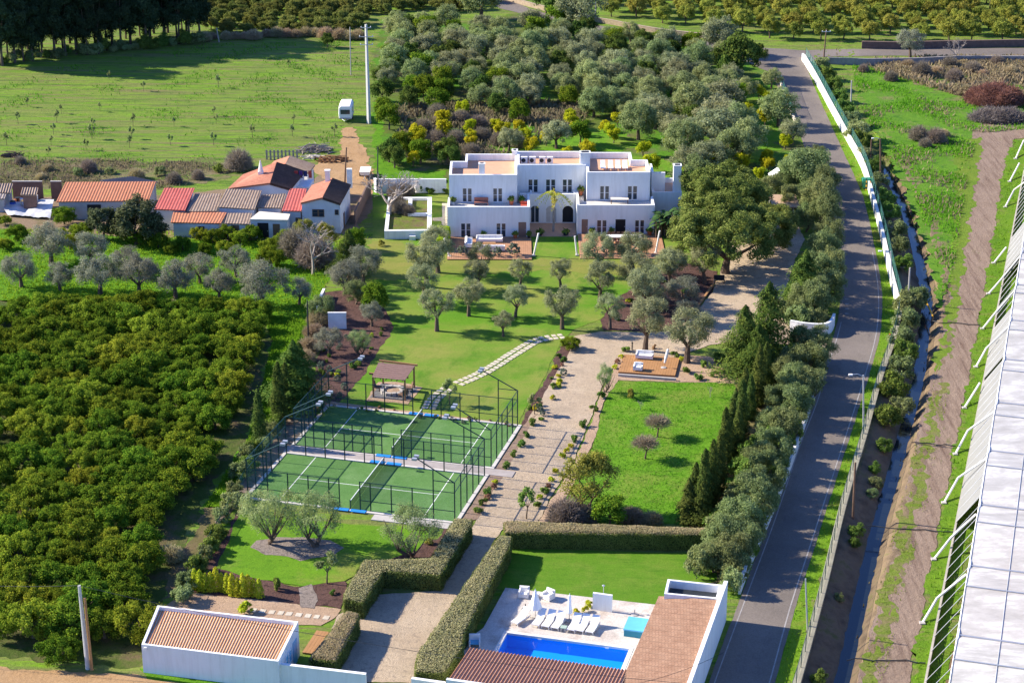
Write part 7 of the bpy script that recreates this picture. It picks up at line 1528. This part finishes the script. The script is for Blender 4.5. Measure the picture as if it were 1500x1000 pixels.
for i, (u,v) in enumerate(lem): tree_px('fruit', u, v+4, q.uniform(17,25), 'lemon_tree', 'small bright yellow lemon tree on the lower side of the grove behind the villa' if u < 950 else 'small bright yellow lemon tree near the road right of the villa', 'lemon tree', 'lemon trees behind the villa' if u < 950 else 'lemon trees by the road', q.uniform(.9,1.2))
gc = [(570,238),(578,246),(590,228),(655,238),(660,246),(616,240),(570,190),(562,175),(560,150),(600,160),(650,150),(640,165),(730,170),(760,180),(850,212),(560,125),(580,110)]
for u,v in gc: tree_px('citrusdark', u, v, q.uniform(28,36), 'citrus_tree', 'dark citrus tree at the left rim of the grove by the pylon and villa', 'citrus tree', 'dark citrus trees at the left rim of the grove', 1.0)
for i, (u,v,s) in enumerate(((640,170,1.2),(675,180,1.1),(705,205,1.1),(640,210,1.2),(700,190,1.2),(730,212,1.0),(760,215,1.0),(620,195,1.1),(668,212,1.2),(690,228,1.1))): shrub('twig', tuple(G(u,v)), s, 'bare_bush', 'grey bare scrub bush among the lemon trees, %s from the left' % ORD[1+sorted([640,675,705,640.5,700,730,760,620,668,690]).index(640.5 if i == 3 else u)], 'bush', 'bare scrub in the grove')
for u,v,w_,k,lab in ((705,30,60,'groveolive','big dark olive at the left bend of the upper road'),(850,48,66,'groveolive','big round olive beside the stone wall of the upper road'),(1052,80,52,'groveolive','large grey olive at the junction in front of the upper road'),(815,30,34,'citrusdark','dark tree beyond the stone wall at the top middle'),(1085,115,56,'citrusdark','dark green tree at the upper right end of the grove'),(1110,95,26,'citrusdark','small dark bush at the road junction'),(1333,84,38,'greyolive','lone grey dark olive before the cross road on the right'),(800,20,34,'citrusdark','dark bush at the road bend top middle'),(480,70,18,'citrusdark','small dark bush at the field edge under the top orchard')): tree_px(k,u,v,w_,'olive_tree' if 'olive' in lab else 'tree',lab,'tree',None,1.1)
# big carobs and road trees
def carob(u,v,s,lab,var,hk=1.0): plant('carob', tuple(G(u,v)), s, 'carob_tree', lab, 'tree', None, var, s*hk)
carob(1062,400,1.12,'great spreading carob tree in front, right of the villa',0,.92); carob(1058,335,1.0,'second spreading carob tree behind the great one right of the villa',1,.92)
for u,v,w_,lab in ((1178,290,72,'tall leafy green tree beside the upper road, behind the carport'),(1130,300,40,'green tree between the carobs and the carport'),(1010,288,56,'rounded green tree at the right end of the villa behind the banana clump')): tree_px('groveolive', u,v,w_,'tree',lab,'tree',None,1.1,1) if False else tree_px('roadside',u,v,w_,'tree',lab,'tree',None,1.05)
rs = [(1205,312,52),(1200,335,56),(1208,350,50),(1212,375,46),(1205,398,52),(1215,420,48),(1200,438,56),(1212,455,50),(1195,470,52),(1175,468,44),(1160,322,40)]
for i,(u,v,w_) in enumerate(rs): tree_px('roadside',u,v,w_*.88,'roadside_tree','olive green bushy tree along the road above the gate wall, %s from the back' % ORD[i+1],'tree','roadside trees above the gate',1.45)
rs2 = [(1185,535,58),(1165,530,52),(1172,560,60),(1150,555,50),(1172,590,56),(1148,590,56),(1150,620,60),(1128,615,50),(1140,655,62),(1118,650,52),(1120,690,62),(1100,700,54),(1110,725,64),(1085,745,60),(1095,765,62),(1070,790,66),(1075,815,62),(1045,815,60),(1060,840,62),(1035,838,52),(1135,570,46)]
for i,(u,v,w_) in enumerate(rs2): tree_px('roadside',u+12,v,w_*.86,'roadside_tree','olive green bushy tree in the screen between lawn and lower road, %s from the gate' % (ORD[i+1] if i < 20 else 'last'),'tree','roadside trees along the lower road',1.2)
for i,(u,v,w_) in enumerate(((1165,272,44),(1190,268,46),(1185,310,44),(1150,290,36),(1198,285,40),(1180,340,38),(1175,255,34),(1195,240,26))): tree_px('roadside',u,v,w_,'roadside_tree','leafy tree in the clump by the road behind the carport, %s from the left' % ORD[1+sorted([1165,1190,1185,1150,1198,1180,1175,1195]).index(u)],'tree','trees by the road behind the carport',1.1)
rr2 = random.Random(21)
for i in range(24):
    t_ = i/23; u = 1190-(1190-1076)*t_+rr2.uniform(-3,2)-7; v = 575+(868-575)*t_; u = u+16*math.sin(math.pi*t_)*.35; shrub('bush', tuple(G(u,v)), rr2.uniform(.9,1.3), 'wall_bush', 'grey green bush spilling over the white wall along the lower road', 'bush', 'bushes over the roadside wall', rr2.uniform(1.3,1.9))
for i in range(26):
    t_ = i/25; u = 1200-165*t_+rr2.uniform(-9,9)-14; v = 528+318*t_; shrub('bush', tuple(G(u,v)), rr2.uniform(1.1,1.7), 'screen_bush', 'loose silvery bush low in the screen between cypresses and the lower road', 'bush', 'bushes under the roadside trees', rr2.uniform(1.4,2.0))
for u,v,s,lab in ((1177,452,.92,'tall feathery conifer on the right side of the parking'),(1088,548,1.0,'dark green conifer left of the pair below the gate wall'),(1122,530,1.1,'dark green conifer right of the pair below the gate wall'),(1108,560,.8,'shorter dark conifer in front of the pair below the gate')): plant('conifer', tuple(G(u,v)), s*1.15, 'conifer', lab, 'conifer')
cyp = [(1098,615,1.0),(1110,595,1.0),(1085,640,.95),(1080,665,1.0),(1060,690,1.0),(1068,676,.9),(1042,740,1.0),(1030,755,.95),(1052,720,.95),(1120,580,.9)]
ley = [(1104,588,1.0),(1090,605,1.0),(1072,648,1.0),(1062,668,.95),(1050,700,1.0),(1035,725,1.0),(1018,742,1.0),(1008,764,.95),(1028,768,1.0),(1076,628,.9)]
for i,(u,v,s) in enumerate(sorted(cyp,key=lambda t_:t_[1])): plant('cypress', tuple(G(u,v)), s*PR.uniform(.9,1.25), 'cypress', 'slim dark cypress in the row right of the meadow, %s from the back' % ORD[i+1], 'cypress', 'cypresses along the meadow')
for i,(u,v,s) in enumerate(sorted(ley,key=lambda t_:t_[1])): plant('leyland', tuple(G(u,v)), s*PR.uniform(.85,1.15), 'conifer', 'broad conical conifer in the row right of the meadow, %s from the back' % ORD[i+1], 'conifer', 'conical conifers along the meadow')
bare_px(1187,405,34,'bare_tree','small reddish bare tree among the road trees above the gate','bare tree',1.0,0); bare_px(1400,92,34,'bare_tree','thin bare pale tree in the dry field before the cross road','bare tree',1.1,1)
carob(1118,372,.72,'smaller dark spreading tree between the great carob and the parking',1,1.0)
for i,(u,v,s) in enumerate(((1162,478,1.2),(1176,482,1.3),(1190,483,1.2),(1203,482,1.1),(1150,470,1.2),(1168,462,1.3))): shrub('bush', tuple(G(u,v)), s, 'gate_bush', 'grey green bush behind the curved gate wall, %s' % (ORD[i+1]+' of six'), 'bush', 'bushes behind the gate wall', s*1.5)
# meadow and its bushes
plant('autumn', tuple(G(860,748)), 1.3, 'yellowing_tree', 'yellowing tree behind the right end of the long pool lawn hedge', 'tree', None, 0); tree_px('citrusdark', 893, 772, 50, 'tree', 'dark green bush tree right of the yellowing tree', 'tree', None, .9, 0)
shrub('twig', tuple(G(830,768)), 1.35, 'bare_bush', 'grey violet bare bush left of the yellowing tree', 'bush'); shrub('twig', tuple(G(850,765)), 1.2, 'bare_bush', 'grey bare bush in front of the yellowing tree', 'bush'); shrub('drybush', tuple(G(925,765)), 1.1, 'dry_bush', 'dry bush right of the dark bush tree behind the long hedge', 'bush'); shrub('drybush', tuple(G(955,768)), .9, 'dry_bush', 'small dry bush on the meadow beside the long hedge', 'bush')
plant('twigtree', tuple(G(963,640)), 1.15, 'bare_tree', 'small leafless tree in the middle of the meadow', 'bare tree', None, 0); plant('twigtree', tuple(G(945,672)), 1.2, 'bare_tree', 'low wide leafless tree in front on the meadow', 'bare tree', None, 0); bare_px(938,600,12,'bare_tree','tiny leafless sapling at the upper left of the meadow','bare tree',1.3,1); bare_px(1040,582,12,'bare_tree','thin leafless sapling at the upper right of the meadow','bare tree',1.5,0)
shrub('autumn', tuple(G(924,585)), .6, 'shrub', 'small yellow sapling at the top left of the meadow', sz=1.3); tree_px('lightolive', 886, 575, 22, 'young_tree', 'upright young tree at the right edge of the drive beside the deck', 'tree', None, 1.9, 0)
tree_px('orange', 836, 512, 28, 'citrus_tree', 'round dark citrus at the end of the stepping stones', 'citrus tree', None, 1.0, 1)
plant('sapling', tuple(G(771,788-28)), 1.2, 'young_tree', 'yellow green young tree at the end of the drive beside the long hedge', 'tree', None, 0)
plant('sapling', tuple(G(659,593)), 1.1, 'young_tree', 'small thin tree on the lawn beside the pergola', 'tree', None, 1); plant('sapling', tuple(G(783,607)), .95, 'young_tree', 'yellowish sapling in the mulch bed left of the drive', 'tree', None, 1)
# drive borders
DZ = rel((680,620), 5.555)
bd = [(560,15,'g'),(500,110,'g'),(470,190,'g'),(400,265,'g'),(350,365,'g'),(250,490,'l'),(195,585,'g'),(155,660,'g'),(110,730,'g'),(190,620,'r'),(890,150,'g'),(865,200,'l'),(835,240,'l'),(800,280,'l'),(740,405,'l'),(710,470,'l'),(655,570,'g'),(615,615,'l'),(595,685,'g'),(680,525,'r'),(970,30,'g'),(240,530,'r')]
for i,(x,y,k) in enumerate(bd): shrub({'g':'green','l':'lime','r':'red'}[k], tuple(G(*DZ(x,y))), 1.0 if k == 'g' else .8, 'border_shrub', '%s border shrub on the %s side of the drive by the padel courts, %s in the list from the back' % ({'g':'round green','l':'small lime yellow','r':'low reddish'}[k], 'left' if i < 10 or i == 21 else 'right', ORD[1+i%20]) if False else '%s border shrub in the bed on the %s side of the drive' % ({'g':'round green','l':'small lime yellow','r':'low reddish'}[k], 'court' if (i < 10 or i == 21) else 'meadow'), 'shrub', 'shrubs along the drive')
EB = [(310,405,'l'),(275,450,'r'),(255,500,'l'),(130,770,'g'),(60,890,'g'),(900,540,'g'),(1020,600,'g'),(1165,570,'g'),(1060,480,'g'),(800,400,'g'),(355,345,'g'),(1210,440,'b'),(620,320,'r'),(870,430,'l')]
for i,(x,y,k) in enumerate(EB): shrub({'g':'green','l':'lime','r':'red','b':'bush'}[k], tuple(G(*EZ(x,y))), 1.05 if k=='g' else .8, 'bed_shrub', '%s shrub in the gravel bed around the honey coloured deck' % {'g':'round green','l':'lime yellow','r':'reddish','b':'large grey green'}[k], 'shrub', 'shrubs round the honey coloured deck')
MB_ = [(500,350),(520,330)]
qq = random.Random(9)
for poly, n_, lab in (([(474,503),(520,482),(570,475),(560,505),(533,545),(499,588),(470,600),(445,595),(458,560)], 34, 'low shrub in the mulch bed above the padel courts'), ([(828,502),(844,506),(836,535),(810,588),(788,625),(772,628),(776,600),(805,548)], 26, 'low shrub in the mulch bed between lawn and drive'), ([(884,468),(908,440),(952,404),(1000,388),(1048,400),(1038,428),(1010,462),(960,482)], 20, 'low shrub in the mulch bed between lawn and parking')):
    P_ = [(p.x,p.y) for p in W(poly)]; Xs, Ys = scatter(P_, 400, np.random.default_rng(n_))
    for x, y in list(zip(Xs,Ys))[:n_]: shrub(qq.choice(['green','green','red','silver','lime']), (float(x),float(y),0), qq.uniform(.5,.95), 'bed_shrub', lab, 'shrub', lab.replace('low shrub','low shrubs'))
P_ = [(p.x,p.y) for p in W([(487,590),(760,622),(757,630),(484,598)])]; Xs, Ys = scatter(P_, 500, np.random.default_rng(3))
for x, y in list(zip(Xs,Ys))[:30]: shrub(qq.choice(['green','red','silver']), (float(x),float(y),0), qq.uniform(.3,.5), 'border_plant', 'tiny plant in the peach gravel strip behind the far padel court', 'plant', 'plants behind the far padel court')
# shrubs along the ditch and roadside fence
dl = [(1205,100,1.5),(1212,118,1.6),(1222,132,1.6),(1230,150,1.6),(1236,168,1.7),(1245,185,1.8),(1252,205,2.3),(1262,215,1.8),(1270,235,1.6),(1280,250,1.6),(1288,275,1.6),(1296,300,1.6),(1304,318,1.5),(1312,345,1.6),(1316,368,1.5),(1322,395,1.5),(1332,455,2.0),(1340,440,1.8),(1325,478,1.8),(1318,505,1.7),(1325,520,1.6),(1318,548,1.8),(1308,575,1.8),(1318,595,1.5),(1300,615,1.6),(1296,650,1.2),(1285,700,1.0),(1278,715,.9),(1255,775,1.1),(1252,790,.8),(1230,868,.7),(1200,990,1.0),(1282,682,.9)]
for i,(u,v,s) in enumerate(dl):
    g = G(u,v); zz, _d = ground_z(np.array([g.x]), np.array([g.y])); shrub('bush', (g.x,g.y,float(zz[0])-.1), s*.75 if v > 640 else s*.95, 'ditch_bush', 'green bush on the ditch bank behind the road wall, %s' % (('%s from the back' % ORD[i+1]) if i < 20 else ('%s from the front' % ORD[len(dl)-i])), 'bush', 'bushes on the ditch bank', s*1.0 if v < 640 else None)
for i,(u,v,s) in enumerate(((1330,100,1.6),(1350,112,1.7),(1305,118,1.2),(1372,108,1.4),(1398,118,1.6),(1425,106,1.5),(1440,112,1.2),(1390,100,1.4),(1265,105,1.0),(1480,110,1.5),(1345,205,1.5),(1370,208,1.6),(1382,200,1.2),(1355,215,1.0),(1460,95,1.3),(1415,135,1.2))): shrub('twig' if i%3 else 'drybush', tuple(G(u,v)), s*.75, 'dry_bush', 'brown dry bush in the weedy right field, %s' % ('toward the cross road' if v < 140 else 'in the middle of the green weeds'), 'bush', 'dry bushes in the weedy field')
for i,(u,v,s) in enumerate(((200,262,1.5),(115,258,1.2),(130,252,1.3),(70,250,1.1),(235,258,1.3),(30,240,.9),(60,262,1.0),(160,255,1.0),(290,262,1.0),(180,268,1.0),(320,252,1.1),(255,268,1.2))): shrub(['drybush','bush','twig'][i%3], tuple(G(u,v)), s*.72, 'scrub_bush', '%s bush in the scrub strip behind the orange shed' % ['dry brown','grey green','bare'][i%3], 'bush', 'bushes in the scrub strip')
fs = [(80,545),(250,540),(410,560),(585,555),(765,555),(940,510),(1110,605),(1285,600),(225,640),(380,660),(570,650),(750,640),(215,690),(940,640),(950,545),(1290,545),(270,500),(120,470),(440,490),(630,400),(480,350),(960,385),(1270,300),(1470,600),(580,610),(405,610),(235,590),(30,640)]
for i,(x,y) in enumerate(fs):
    g = G(x/3,y/3); s = qq.uniform(.6,1.0); o = thing('young_tree', 'thin young tree planted in rows on the green field', 'young tree', tuple(g), 'young trees on the green field', qq.uniform(0,6)); o.scale = (s*.8,s*.8,s*1.0); link('trunk', PROTO['sapling'][1][0][1], parent=o); link('crown', PROTO['sapling'][1][1][1], parent=o)
for k, v_ in LABELS.items():
    if len(v_) > 1 and any(g_ is None for _, g_ in v_): print('DUP LABEL', k, len(v_))
for k in LABELS:
    if len(k.split()) > 16: print('LONG', k)
print('oranges', sum(1 for o in bpy.data.objects if o.name.startswith('orange_tree')))
print('objects', len(bpy.data.objects))
